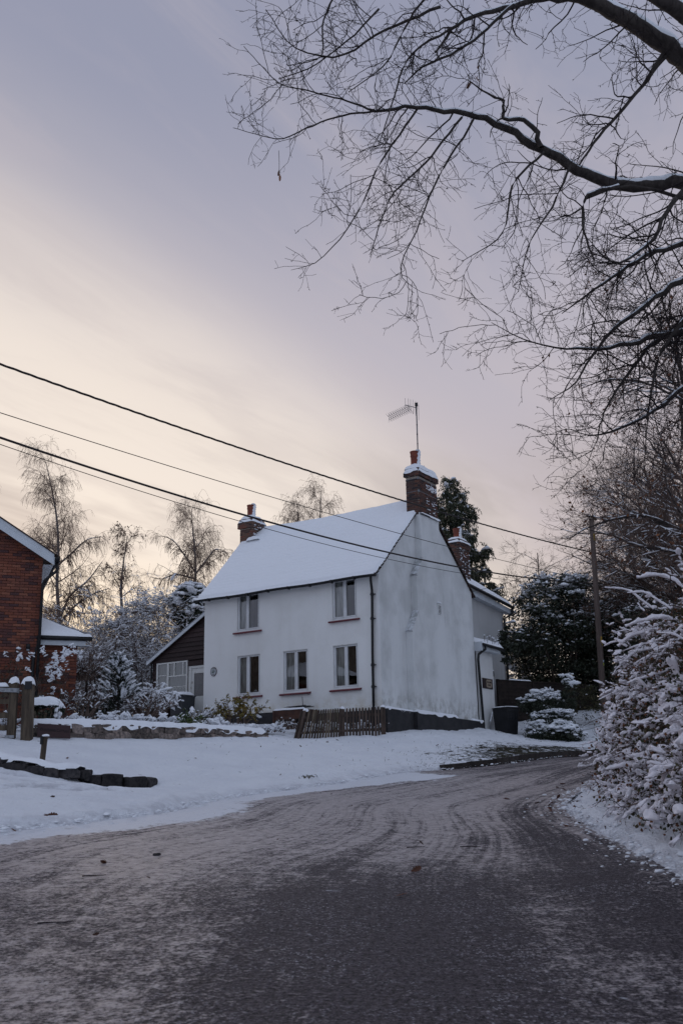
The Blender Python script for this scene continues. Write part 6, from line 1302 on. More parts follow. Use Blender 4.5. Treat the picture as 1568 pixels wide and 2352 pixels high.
# ---- the bare oak that overhangs the lane from the right
ok = thing('oak_tree', 'bare oak overhanging the lane from the upper right with snow lined limbs', 'tree', ongr(5.6, 9.4))
limbs = [
    (pxpath([(1720, 470), (1568, 418), (1500, 424), (1410, 424), (1340, 395), (1270, 358), (1225, 330), (1160, 295), (1090, 264), (1020, 252), (950, 245), (860, 255)], 9.4, 8.7), (.085, .070, .062, .058, .052, .046, .042, .036, .028, .024, .019, .013), 40),
    (pxpath([(860, 255), (800, 232), (760, 222), (700, 205), (650, 195), (600, 150), (560, 105)], 8.7, 8.4), (.012, .009, .008, .007, .005, .004, .003), 22),
    (pxpath([(860, 255), (780, 266), (700, 295), (650, 318), (590, 308), (535, 292)], 8.7, 8.9), (.011, .009, .007, .006, .004, .003), 20),
    (pxpath([(1700, 260), (1568, 135), (1500, 82), (1400, 22), (1330, -6), (1270, -8), (1200, 8), (1110, 30), (1050, 55), (1000, 118)], 9.0, 8.2), (.13, .105, .09, .078, .06, .04, .028, .022, .017, .010), 36),
    (pxpath([(1690, 110), (1568, 32), (1500, -12), (1420, -70)], 8.6, 8.0), (.11, .085, .07, .06), 14),
    (pxpath([(1240, 338), (1228, 296), (1200, 277), (1155, 273), (1156, 236), (1120, 214), (1078, 186)], 8.95, 8.7), (.030, .026, .022, .018, .014, .010, .006), 24),
    (pxpath([(1545, 105), (1480, 190), (1420, 262), (1360, 330), (1330, 380)], 8.9, 8.7), (.022, .019, .017, .013, .009), 18),
    (pxpath([(1420, 428), (1345, 455), (1338, 520), (1364, 597)], 9.1, 8.9), (.020, .015, .012, .009), 14),
    (pxpath([(1060, 268), (960, 390), (905, 440), (870, 520), (850, 590)], 8.8, 8.6), (.013, .010, .008, .006, .003), 18),
    (pxpath([(960, 248), (870, 380), (830, 470), (770, 560), (720, 605), (668, 620)], 8.8, 8.5), (.012, .009, .007, .005, .004, .002), 20),
    (pxpath([(1090, 270), (1010, 400), (960, 520), (925, 640), (970, 672)], 8.9, 8.7), (.012, .010, .007, .004, .002), 18),
    (pxpath([(1250, 350), (1180, 420), (1150, 540), (1060, 600)], 8.9, 8.8), (.014, .011, .007, .003), 16),
    (pxpath([(1310, 380), (1270, 470), (1215, 560), (1190, 670)], 9.0, 8.9), (.013, .010, .006, .003), 16),
    (pxpath([(1180, 10), (1060, 110), (960, 160), (930, 190)], 8.4, 8.3), (.018, .013, .010, .006), 16),
    (pxpath([(1050, 55), (940, 130), (900, 240), (870, 330)], 8.2, 8.2), (.013, .010, .007, .004), 16),
    (pxpath([(1010, 15), (880, 70), (760, 130), (680, 110), (610, 20)], 8.2, 8.0), (.016, .012, .009, .006, .004), 18),
    (pxpath([(870, 20), (800, 90), (700, 160), (640, 180)], 8.2, 8.0), (.011, .008, .006, .004), 14),
    (pxpath([(780, -40), (740, 60), (735, 130), (660, 150)], 8.0, 8.0), (.011, .008, .006, .003), 14),
    (pxpath([(990, -30), (930, 60), (880, 150), (800, 210)], 8.2, 8.2), (.013, .010, .007, .004), 14),
    (pxpath([(1720, 740), (1568, 762), (1500, 775), (1440, 792), (1360, 800), (1290, 800), (1200, 778), (1128, 740)], 9.6, 9.0), (.05, .038, .030, .022, .014, .010, .006, .003), 26),
    (pxpath([(1700, 590), (1568, 640), (1500, 690), (1410, 755), (1350, 830), (1320, 880), (1260, 920)], 9.4, 9.0), (.05, .034, .024, .018, .012, .008, .003), 24),
    (pxpath([(1700, 540), (1568, 560), (1480, 590), (1400, 640), (1330, 690), (1290, 720)], 9.2, 8.9), (.04, .026, .020, .014, .009, .004), 20),
    (pxpath([(1680, 830), (1568, 895), (1500, 945), (1420, 985), (1350, 1000), (1310, 985)], 9.4, 9.2), (.04, .024, .016, .012, .007, .003), 20),
    (pxpath([(1680, 650), (1568, 740), (1510, 830), (1490, 930), (1480, 1060)], 9.0, 9.1), (.035, .022, .014, .009, .003), 18),
    (pxpath([(1640, 700), (1500, 790), (1440, 860), (1380, 960), (1360, 1035), (1300, 1060)], 9.6, 9.2), (.03, .02, .014, .008, .005, .002), 18),
    (pxpath([(1640, 380), (1540, 470), (1490, 560), (1400, 600), (1360, 560)], 9.0, 8.6), (.04, .024, .016, .010, .004), 18)]
tb_ = ongr(5.9, 9.6); base = smooth_path(np.array([tb_ - Z3 * .3, tb_ + Z3 * 2.0, np.array([5.6, 9.5, 5.2]), np.array([5.2, 9.3, 8.0]), np.array([4.6, 9.0, 11.5])]), 24)
s = MB(); s.tube(base, np.linspace(.34, .10, 24), 12)
for ln in limbs:                                            # tie the limbs that come in from the right back to the trunk
    if ln[0][0][0] > 2.6:
        e = ln[0][0]; k = int(np.argmin(np.linalg.norm(base - (e + np.array([1.5, 0, -1.0])), axis=1))); s.tube(smooth_path(np.array([base[k], (base[k] * .4 + e * .6) + Z3 * .15, e, ln[0][1]]), 12), np.linspace(ln[1][0] * 1.5, ln[1][1], 12), 7)
s.build('trunk', m_bark, ok, smooth=True)
LB = []
s = MB(); sn = MB()
for P, R, n in limbs:
    b = chain(P, R, n); b['p'] = b['p'] + rng.normal(size=b['p'].shape) * np.minimum(b['r'][..., None] * .4, .01); LB.append(b); tubes(s, b, 8)
    P_, D_, R_2 = b['p'][0], b['d'][0], b['r'][0]
    if R[0] > .017:
        okm = (np.abs(D_[:, 2]) < .72); w = np.where(okm & (R_2 > .012), R_2 * .80, .0008) * (1 + .35 * fbm(np.arange(n) * .6, np.full(n, R[0] * 90), 2)); pz = P_ + Z3 * (R_2 * .80)[:, None]
        q = np.linspace(0, n - 1, n * 3); ii = np.minimum(q.astype(int), n - 2); f = (q - ii); w2 = (w[ii] * (1 - f) + w[ii + 1] * f) * (1 + .3 * vn2(q * 1.9, np.full(len(q), R[0] * 50))); pz2 = pz[ii] * (1 - f)[:, None] + pz[ii + 1] * f[:, None]
        sn.tube(pz2, w2, 7)
s.build('limb', m_bark, ok, smooth=True); sn.build('limb_snow', m_snow, ok, smooth=True)
LBall = cat(*LB)
LBall['r'] = np.minimum(LBall['r'], .019)
K1 = kids(LBall, 165, .08, 1.0, (35, 80), (.4, 1.05), .55, .35, 8, .22, (-.15, -.05, -.40), rmin=.0036, planar=.2)
K1b = kids(LBall, 60, .15, 1.0, (35, 80), (.4, .9), .5, .35, 7, .17, (-.15, 0, .5), rmin=.0034)
LR_ = cat(*LB[19:]); LR_['r'] = np.minimum(LR_['r'], .018)
K1c = kids(LR_, 50, .1, 1.0, (30, 75), (.4, 1.1), .55, .35, 8, .20, (-.15, 0, -.35), rmin=.0036)
def keepx(B, lim):
    m = B['p'][:, :, 0].min(1) > lim; return {k: v[m] for k, v in B.items()}
K1 = keepx(cat(K1, K1b, K1c), -1.08)
K2 = kids(K1, 1150, .12, 1.0, (35, 75), (.25, .65), .62, .5, 6, .22, (-.10, 0, -.15), rmin=.0026)
K2b = kids(LBall, 420, .1, 1.0, (40, 85), (.2, .6), .3, .5, 6, .18, (-.1, 0, -.1), rmin=.0026)
K2, K2b = keepx(K2, -1.08), keepx(K2b, -1.08)
K3 = kids(cat(K2, K2b), 3900, .15, 1.0, (35, 75), (.06, .24), .7, .7, 3, .16, (0, 0, .1), rmin=.0018)
K4 = kids(cat(K3, K2), 6500, .2, 1.0, (30, 70), (.014, .034), 1.1, 1.0, 1, .05, (0, 0, 0), rmin=.0022)
s = MB(); tubes(s, K1, 5); s.build('branches', m_twig, ok, smooth=True, kind='stuff')
s = MB(); tubes(s, K2, 3, .0024); tubes(s, K2b, 3, .0024); tubes(s, K3, 3, .0017); tubes(s, K4, 3, .0022); s.build('twigs', m_twig, ok, kind='stuff')
def oak_leaf(L, curl=.25):
    """a lobed oak leaf, gently curled, base at the origin, tip along +x"""
    o = [(0, .02), (.10, .05), (.2, .16), (.28, .10), (.40, .26), (.50, .15), (.62, .27), (.72, .15), (.84, .19), (.93, .09), (1, 0)]
    up = [(x * L, y * L, curl * L * (y * y * 3 + .35 * (x - .5) ** 2)) for x, y in o]; dn = [(x * L, -y * L, curl * L * (y * y * 3.4 + .35 * (x - .5) ** 2)) for x, y in o]; mid = [(x * L, 0, curl * L * .35 * (x - .5) ** 2) for x, _ in o]
    n = len(o); V = np.array(mid + up + dn); Fq = [[i, i + 1, n + i + 1, n + i] for i in range(n - 1)] + [[i + 1, i, 2 * n + i, 2 * n + i + 1] for i in range(n - 1)]; return V, Fq
def rotm(a, b, c): return np.array((Matrix.Rotation(a, 3, 'Z') @ Matrix.Rotation(b, 3, 'Y') @ Matrix.Rotation(c, 3, 'X')))
for (x, y, Yd, L, R3) in ((641, 398, 8.85, .085, rotm(1.2, 1.45, .5)), (640, 390, 8.87, .06, rotm(2.0, 1.2, .9)), (1088, 172, 8.6, .10, rotm(.6, .7, 1.2)), (1082, 186, 8.6, .085, rotm(2.6, .9, .4)), (1097, 158, 8.6, .06, rotm(1.0, -1.2, .3))):
    s = MB(); V, Fq = oak_leaf(L, .5); s.add(V @ R3.T + at(x, y, Yd), Fq); s.build('leaf', m_leafbrown, ok)
s = MB(); s.tube([at(640, 345, 8.85), at(641, 370, 8.85), at(641, 398, 8.85)], .0025, 4); s.build('leaf_stalk', m_twig, ok)

# ---- bare trees crowding the right side
def woodland(name, label, cat_, px_, Yd, hgt, spread, lean, nl, nk, leaves, snow=1.0, zc=.35, seed=0, tm=m_scrub, group=None, lr=(.30, 1.0), dens=1.0, tl=1.0, tr=.018):
    b = at(px_, 1700, Yd); b = ongr(b[0], b[1], -.2); o = thing(name, label, cat_, b, group)
    Tp = smooth_path(np.array([b, b + Z3 * hgt * .35 + np.array([rng.uniform(-.2, .2), 0, 0]), b + Z3 * hgt * .7 + np.array([lean * .5, 0, 0]), b + Z3 * hgt + np.array([lean, 0, 0])]), 16)
    T = chain(Tp, np.linspace(hgt * tr, hgt * .003, 16)); s = MB(); tubes(s, T, 9)
    P, D, r, L, t = spawn(T, nl, lr[0], lr[1], (35, 70)); D = D + np.array([-.45 if lean <= 0 else .0, 0, .05]); 
    A = grow(P, D, rng.uniform(.6, 1.0, nl) * spread * (1.15 - .55 * t), np.minimum(r * .6, .07), .010, 10, .13, (-.1, 0, -.15)); tubes(s, A, 5)
    s.build('trunk', m_bark, o, smooth=True)
    B = kids(A, int(nk * dens), .15, 1, (25, 65), (.25 * spread, .45 * spread), .55, .35, 7, .14, (0, 0, .12), rmin=.006)
    C_ = kids(cat(A, B), int(nk * 6 * dens), .15, 1, (25, 65), (.12 * spread, .26 * spread), .55, .5, 5, .15, (0, 0, .1), rmin=.0045)
    Dd = kids(C_, int(nk * 26 * dens), .1, 1, (25, 65), (.2 * tl, .62 * tl), .7, .6, 3, .16, (0, 0, .1), rmin=.0034)
    s = MB(); tubes(s, B, 4); tubes(s, C_, 3); tubes(s, Dd, 3, .0034); s.build('crown', tm, o)
    if snow:
        s = MB(); snow_on(s, A, .012, .9, .55, .9 * snow, .8); snow_on(s, B, .006, 1.25, .7, .75 * snow, .75, 4); snow_on(s, C_, .004, 1.4, .8, .38 * snow, .7, 4); s.build('snow', m_snow, o, smooth=True)
    if leaves:
        s = MB(); cards(s, pick(Dd, leaves, .3, 1), .055, 1.5, up=.5); s.build('leaves', m_leafbrown, o, kind='stuff')
    return o, A, B, C_, Dd
gR = 'bare trees along the right of the lane'
woodland('bare_tree', 'tall bare tree with lingering brown leaves at the right edge, nearest of the bare trees', 'tree', 1700, 23, 10.2, 4.4, -.4, 24, 140, 1700, .8, group=gR)
woodland('bare_tree', 'bare tree with low branches reaching left behind the telegraph pole', 'tree', 1590, 42, 10.5, 6.0, -.8, 30, 250, 2400, .9, group=gR, lr=(.2, .95))
woodland('bare_tree', 'dense dark bare tree between the pole and the right edge, far behind', 'tree', 1500, 45, 10.0, 5.0, -.3, 30, 260, 1500, .5, group=gR, lr=(.15, .95))
woodland('bare_tree', 'bare tree filling the right edge low behind the snowy hedge', 'tree', 1600, 41.5, 8.6, 4.8, -.2, 30, 230, 2200, .6, group=gR, lr=(.1, .95))
woodland('bare_tree', 'upright fine twigged tree rising high at the far right edge', 'tree', 1650, 36, 13.6, 4.8, .1, 22, 110, 500, .5, group=gR, lr=(.3, .95))
woodland('bare_tree', 'small pale twiggy tree between the cottage and the telegraph pole', 'tree', 1262, 52, 8.2, 3.0, .1, 16, 60, 120, .3, group=gR, lr=(.3, .95), tr=.008)
woodland('bare_tree', 'low tangled bare bush with snowy twigs right of the rear wing', 'tree', 1195, 47, 5.6, 2.4, .1, 20, 80, 150, .8, group=gR, lr=(.2, .95), tr=.008)

# ---- ivy clad mass behind the fence, dusted with snow
def leafy(name, label, cat_, c, rad, nclump, nleaf, leaf, mat, nsnow, ssz, snow_lo=-.2, flat=.55, mat_s=m_clump, stems=0, base=None, seed=0, group=None, csz=.26, shell=.62, tmpl=None, bx=False):
    o = thing(name, label, cat_, base if base is not None else np.array([c[0], c[1], c[2] - rad[2]]), group); rad = np.asarray(rad, float)
    d = rng.normal(size=(nclump, 3)); d /= np.linalg.norm(d, axis=1, keepdims=True)
    if bx: d = d / np.maximum(np.abs(d).max(1, keepdims=True), .75)
    q = rng.uniform(shell, 1.0, (nclump, 1)); Cc = c + d * q * rad * (1 + .10 * rng.normal(size=(nclump, 1)))
    w = rng.integers(0, nclump, nleaf); cs = csz * rad.mean() * rng.uniform(.6, 1.3, nclump)
    P = Cc[w] + rng.normal(size=(nleaf, 3)) * np.array([1, 1, flat]) * (cs[w] * .5)[:, None]
    s = MB(); cards(s, P, leaf, 1.5, up=.4); s.build('foliage', mat, o, kind='stuff')
    if stems:
        b = np.tile(np.array([c[0], c[1], c[2] - rad[2]]), (stems, 1)) + rng.normal(size=(stems, 3)) * rad * np.array([.18, .18, 0]); D = (Cc[rng.integers(0, nclump, stems)] - b); S_ = grow(b, D + Z3 * .4, np.linalg.norm(D, axis=1), .012 + .012 * rad.mean(), .004, 7, .08); s = MB(); tubes(s, S_, 5); s.build('stems', m_scrub, o, kind='stuff')
    if nsnow:
        up = (Cc[:, 2] - c[2]) / rad[2]; pr = np.clip(up - snow_lo, 0.02, None) ** 1.3; pr /= pr.sum(); w = rng.choice(nclump, nsnow, p=pr)
        P = Cc[w] + rng.normal(size=(nsnow, 3)) * np.array([1, 1, .25]) * (cs[w] * .5)[:, None] + Z3 * (cs[w] * .30)[:, None]
        sz = rng.lognormal(0, .4, (nsnow, 1)) * ssz; A_ = rng.normal(size=(nsnow, 3)); A_[:, 2] *= .25
        s = MB(); blobs(s, P, A_, sz * np.array([[1.5, .95, .55]]), tmpl or LUMP1); s.build('snow_clumps', mat_s, o, smooth=True, kind='stuff')
    return o, Cc
b = at(1290, 1475, 43); leafy('ivy_bush', 'huge dark ivy covered bush beside the rear wing with snow on its upper left', 'bush', b, (2.25, 1.8, 2.95), 230, 42000, .075, m_ivy, 2600, .046, -.25, stems=30, base=ongr(b[0], b[1]))
b = at(1420, 1500, 44); leafy('ivy_bush', 'dark ivy covered bush behind the telegraph pole speckled with snow', 'bush', b, (2.2, 1.6, 3.0), 190, 28000, .075, m_ivy, 1000, .042, -.9, stems=30, base=ongr(b[0], b[1]))
b = at(1540, 1520, 40); leafy('ivy_bush', 'dark evergreen bush hidden low behind the right hand hedge', 'bush', b, (2.4, 1.6, 2.7), 130, 13000, .08, m_ivy, 240, .06, -.9, base=ongr(b[0], b[1]))
b = at(1172, 1478, 38.6); leafy('ivy_bush', 'small ivy spray hanging over the corner of the rear wing', 'bush', b, (.55, .5, .75), 30, 1300, .07, m_ivy, 24, .045, .1, base=b - Z3 * .7)
b = at(1175, 1560, 46); leafy('snowy_bush', 'snow plastered bush glimpsed between rear wing and ivy above the dark fence', 'bush', b, (1.0, .8, 1.4), 50, 2500, .06, m_ivy, 420, .08, -.9, base=ongr(b[0], b[1]))
# clipped cloud shrubs and a little column on the bank
for lab, x, y, Yd, rad, ns in (('upper tier clipped evergreen shrub capped with lumpy snow by the dark fence', 1248, 1618, 36.2, (.80, .55, .36), 460), ('broad middle clipped shrub with lumpy snow and dark underside', 1268, 1658, 35.6, (.72, .55, .36), 420), ('lowest left clipped shrub with flat snow shelf and dark underside', 1243, 1692, 35.2, (.62, .5, .36), 300), ('lowest right rounded clipped shrub with big snow pads beside the bank', 1298, 1690, 35.0, (.56, .5, .40), 190)):
    b = at(x, y, Yd); big = 'pads' in lab; leafy('clipped_shrub', lab, 'shrub', b, tuple(1.12 * q for q in rad), 110, 9000, .035, m_ivy, int(ns * 1.5), .06 if big else .042, .0, group='clipped shrubs on the bank', shell=.55, csz=.30, base=ongr(b[0], b[1]))
b = at(1306, 1597, 36.0); leafy('columnar_shrub', 'narrow upright evergreen column with snow clinging to its tip', 'shrub', b, (.26, .26, .74), 50, 3600, .035, m_ivy, 75, .05, .1, base=ongr(b[0], b[1]), csz=.22)
b = at(1335, 1612, 38); leafy('bush', 'dull olive leaved bush without snow left of the pole foot', 'bush', b, (.7, .5, .7), 40, 3000, .045, m_hedgeleaf, 8, .03, .5, base=ongr(b[0], b[1]))

# ---- birches and small trees beyond the gardens
def birch(label, path, Yd, r0, nl, spread, droop, ntw, wtop=.5, extra=(), leaf=0, group='bare trees behind the gardens', bias=0, up=.3):
    P = pxpath(path, Yd, Yd); o = thing('birch_tree', label, 'tree', ongr(P[0][0], P[0][1]), group); gz0 = float(G(P[0][0:1], P[0][1:2])[0]); P = np.vstack([[P[0][0] + .1, P[0][1], gz0 - .2], P]); n = len(P)
    T = chain(P, np.linspace(r0, r0 * .12, n), 26); s = MB(); tubes(s, T, 8); Es = []
    for e, r in extra: E_ = chain(pxpath(e, Yd, Yd - .6), np.linspace(r, r * .25, len(e)), 16); tubes(s, E_, 6); Es.append(E_)
    s.build('trunk', m_birch, o, smooth=True)
    Pp, D, r, L, t = spawn(T, nl, .30, 1.0, (30, 62)); A = grow(Pp, D, rng.uniform(.7, 1.1, nl) * spread * (1.15 - .8 * t ** 1.5), np.clip(r * .42, .008, .05), .007, 9, .09, (bias, 0, up)); A = cat(A, *Es) if Es else A
    B = kids(A, nl * 6, .2, 1, (25, 60), (.4 * spread, .6 * spread), .5, .5, 7, .10, (0, 0, -.2), rmin=.007)
    C_ = kids(cat(A, B), ntw, .12, 1, (30, 80), droop, .5, .7, 6, .07, (0, 0, -1.9), rmin=.0042)
    C2 = kids(C_, ntw * 2, .1, .9, (20, 50), (.2, .6), .9, .8, 3, .08, (0, 0, -1.6), rmin=.0034)
    s = MB(); tubes(s, A, 4); tubes(s, B, 3); tubes(s, C_, 3, .0042); tubes(s, C2, 3, .0034); s.build('crown', m_birchtwig, o)
    if leaf: s = MB(); cards(s, pick(cat(B, C_), leaf, .2, 1), .06, 1.3); s.build('leaves', m_birchtwig, o, kind='stuff')
    s = MB(); snow_on(s, A, .012, .8, .6, .6, .8); s.build('snow', m_snow, o, smooth=True)
birch('tallest birch with weeping twigs rising beside the red brick house', [(137, 1440), (131, 1340), (134, 1260), (129, 1180), (116, 1110), (105, 1060)], 52, .125, 34, 2.7, (.4, 1.2), 2700, extra=(([(137, 1425), (160, 1370), (200, 1335), (235, 1290)], .07), ([(137, 1432), (175, 1390), (225, 1360), (250, 1352)], .06), ([(132, 1300), (165, 1270), (200, 1240), (232, 1232)], .05), ([(137, 1435), (115, 1400), (96, 1392)], .05)))
birch('rounded weeping birch left of the small cottage chimney', [(447, 1372), (449, 1310), (447, 1260), (442, 1210), (440, 1168)], 50, .10, 38, 2.7, (.35, .9), 2500, extra=(([(448, 1320), (475, 1285), (495, 1262), (520, 1270)], .05), ([(448, 1315), (420, 1270), (395, 1240), (378, 1232)], .05), ([(449, 1330), (400, 1320), (370, 1330), (345, 1325)], .045)))
birch('slim tree with clinging seed clusters between the two birches', [(281, 1420), (278, 1350), (284, 1290), (292, 1232)], 48, .11, 26, 1.7, (.2, .6), 600, leaf=1500)
birch('wispy birch top showing above the snowy roof, left of the pair', [(690, 1330), (682, 1240), (684, 1180), (680, 1150)], 58, .10, 30, 2.3, (.3, .8), 1500, leaf=500)
birch('taller wispy birch top showing above the snowy roof, right of the pair', [(728, 1330), (732, 1240), (735, 1180), (738, 1125)], 58, .10, 32, 2.4, (.3, .8), 1600, leaf=500)
birch('birch with drooping twigs just cut by the left edge of the photograph', [(-40, 1330), (-42, 1200), (-46, 1120)], 56, .16, 20, 2.3, (.5, 1.2), 600)

# ---- the drooping conifer behind the cottage gable
cp_ = [at(x, y, 46) for x, y in ((1042, 1330), (1038, 1240), (1030, 1160), (1022, 1102))]; o = thing('conifer_tree', 'tall dark conifer with drooping sprays behind the gable chimney', 'tree', ongr(cp_[0][0], cp_[0][1])); cp_ = [np.array([cp_[0][0], cp_[0][1], 4.3])] + cp_
T = chain(np.array(cp_), (.22, .15, .11, .06, .015), 30); s = MB(); tubes(s, T, 7); n = 130; P, D, r, L, t = spawn(T, n, .30, .99, (55, 85)); A = grow(P, D, (2.5 * (1 - (t - .3) / .72) ** .8 + .35) * rng.uniform(.75, 1.1, n), .022, .006, 8, .06, (0, 0, -.15)); tubes(s, A, 4); s.build('trunk', m_bark, o, smooth=True)
B = kids(A, 2100, .2, 1, (30, 80), (.3, .85), .4, .5, 5, .06, (0, 0, -2.4), rmin=.005); s = MB(); Pl = B['p'].reshape(-1, 3); Dl = B['d'].reshape(-1, 3); rep = 6
for _ in range(rep):
    k = rng.random(len(Pl)) < .9; q = Pl[k] + rng.normal(size=(k.sum(), 3)) * .045; d = Dl[k] + np.array([0, 0, -.9]) + rng.normal(size=(k.sum(), 3)) * .35; d /= np.linalg.norm(d, axis=1, keepdims=True); w_ = np.cross(d, rng.normal(size=d.shape)); w_ /= np.linalg.norm(w_, axis=1, keepdims=True); l = rng.uniform(.08, .19, (len(q), 1)); V = np.stack([q, q + d * l * .5 + w_ * .022, q + d * l, q + d * l * .5 - w_ * .022], 1); s.add(V.reshape(-1, 3), np.arange(4 * len(q)).reshape(-1, 4))
s.build('foliage', m_conifer, o, kind='stuff'); s = MB(); lumps_on(s, A, 700, .06, .3, 1, .8); lumps_on(s, B, 900, .035, .1, .6, .9); s.build('snow_clumps', m_snow, o, smooth=True, kind='stuff')

# ---- snow bowed thicket and evergreen behind the lean-to
def thicket(name, label, cat_, x0, x1, ybot, Yd, hgt, nst, nk, nsn, ssz, mat=m_scrub, depth=1.2, lean=0.0, leaf=0, lmat=None, snow_t=(.3, 1), droop=-.9, top=1.0, rs=1.0, lift=.6, leafsize=.03, tmpl=None, group=None, lng=(1.2, 2.8), zb=None, wl=1.0, lines=0.0):
    a_, c_ = at(x0, ybot, Yd), at(x1, ybot, Yd); mid = (a_ + c_) / 2; gz_ = zb if zb is not None else a_[2]
    o = thing(name, label, cat_, np.array([mid[0], mid[1], gz_]), group); n = nst
    P = np.stack([a_[0] + (c_[0] - a_[0]) * (.12 + .76 * rng.random(n)), Yd + rng.uniform(-depth, depth, n) * .6, np.full(n, gz_ - .05)], 1)
    D = np.stack([(P[:, 0] - mid[0]) / max((c_[0] - a_[0]) * .5, .1) * .75 + rng.normal(size=n) * .3 + lean, rng.normal(size=n) * .35, np.ones(n)], 1)
    A = grow(P, D, hgt * rng.uniform(.75, 1.15, n) * top, .016 * rs, .005 * rs, 9, .08, (0, 0, droop))
    B = kids(A, nk, .25, 1, (25, 70), (.22 * hgt, .42 * hgt), .6, .5, 6, .13, (0, 0, droop * .5), rmin=.0045 * rs)
    C_ = kids(cat(A, B), nk * 5, .2, 1, (25, 75), (.09 * hgt * wl, .2 * hgt * wl), .7, .6, 4, .15, (0, 0, 0), rmin=.0035 * rs)
    s = MB(); tubes(s, A, 5); tubes(s, B, 3); tubes(s, C_, 3, .003 * rs); s.build('branches', mat, o, kind='stuff')
    if leaf: s = MB(); cards(s, pick(cat(B, C_), leaf, .3, 1), leafsize, 1.4); s.build('leaves', lmat, o, kind='stuff')
    if lines:
        s = MB(); hi = np.clip((A['p'][:, -1, 2].max() - gz_), .1, None); snow_on(s, B, .002, 1.9, .9, lines, .8, 4); snow_on(s, C_, .001, 2.3, 1.2, lines, .8, 4); snow_on(s, A, .004, 1.3, .8, lines * .6, .8, 5); s.build('twig_snow', m_clump, o, smooth=True, kind='stuff')
    if nsn:
        s = MB(); lumps_on(s, cat(A, B), nsn // 2, ssz * 1.15, snow_t[0], snow_t[1], .85, tmpl, lng, lift); lumps_on(s, C_, nsn // 2, ssz * .8, .1, 1, .8, tmpl, lng, lift); s.build('snow_clumps', m_clump, o, smooth=True, kind='stuff')
    return o, A, B, C_
gT = 'snow bowed thicket behind the gardens'
thicket('snowy_thicket', 'left half of the snow bowed thicket above the brick side wing', 'bush', 185, 300, 1560, 40, 4.3, 76, 1000, 900, .030, depth=1.6, group=gT, zb=4.3, rs=1.2, snow_t=(.5, 1), lines=.36)
thicket('snowy_thicket', 'right half of the snow bowed thicket rising behind the lean-to roof', 'bush', 265, 440, 1560, 41, 5.0, 96, 1300, 1100, .030, depth=1.6, group=gT, zb=4.4, rs=1.2, snow_t=(.5, 1), lines=.36)
thicket('snowy_thicket', 'reddish low brush under the snowy thicket behind the spruce', 'bush', 215, 355, 1600, 38, 1.9, 70, 620, 200, .025, depth=1.0, group=gT, zb=3.9, rs=1.1, droop=-.4, lines=.3)
thicket('snowy_thicket', 'airy snow flecked branches above the thicket in front of the birches', 'bush', 190, 380, 1500, 44, 4.3, 34, 330, 150, .03, depth=1.0, group=gT, zb=4.5, rs=1.2, droop=-.3, lines=.6)
for x_, lab in ((235, 'dark evergreen scrub at the foot of the thicket, left part'), (320, 'dark evergreen scrub at the foot of the thicket, middle part'), (395, 'dark evergreen scrub at the foot of the thicket behind the lean-to')):
    b = at(x_, 1560, 43); leafy('dark_scrub', lab, 'bush', b, (1.3, .8, 1.7), 70, 5200, .07, m_ivy, 160, .05, -.6, base=ongr(b[0], b[1]), stems=14, group=gT)
b = at(432, 1395, 42); leafy('pine_bush', 'dark evergreen with thick snow pads beside the left cottage eave', 'bush', b, (.85, .7, 1.15), 60, 7000, .06, m_spruce, 620, .065, -.9, base=ongr(b[0], b[1]), stems=8, csz=.3)
b = at(455, 1420, 40.5); leafy('pine_bush', 'lower dark evergreen with rounded snow pad over the lean-to roof', 'bush', b, (.55, .5, .75), 34, 3400, .055, m_spruce, 280, .06, -.7, base=ongr(b[0], b[1]), stems=6, csz=.3)

for lab, x, y, Yd, rad, nl, ns in (('broad snow laced dome of fine twigs above the brick side wing roof', 262, 1505, 42, (1.55, .9, 1.9), 6500, 2600), ('tallest snow laced dome of twigs between the slim tree and the lean-to', 350, 1480, 42.5, (1.75, .9, 2.35), 8500, 3400)):
    b = at(x, y, Yd); leafy('snowy_thicket', lab, 'bush', b, rad, 170, nl, .045, m_dull, ns, .030, -.75, group=gT, base=ongr(b[0], b[1]), csz=.28, tmpl=LUMP0, stems=26)

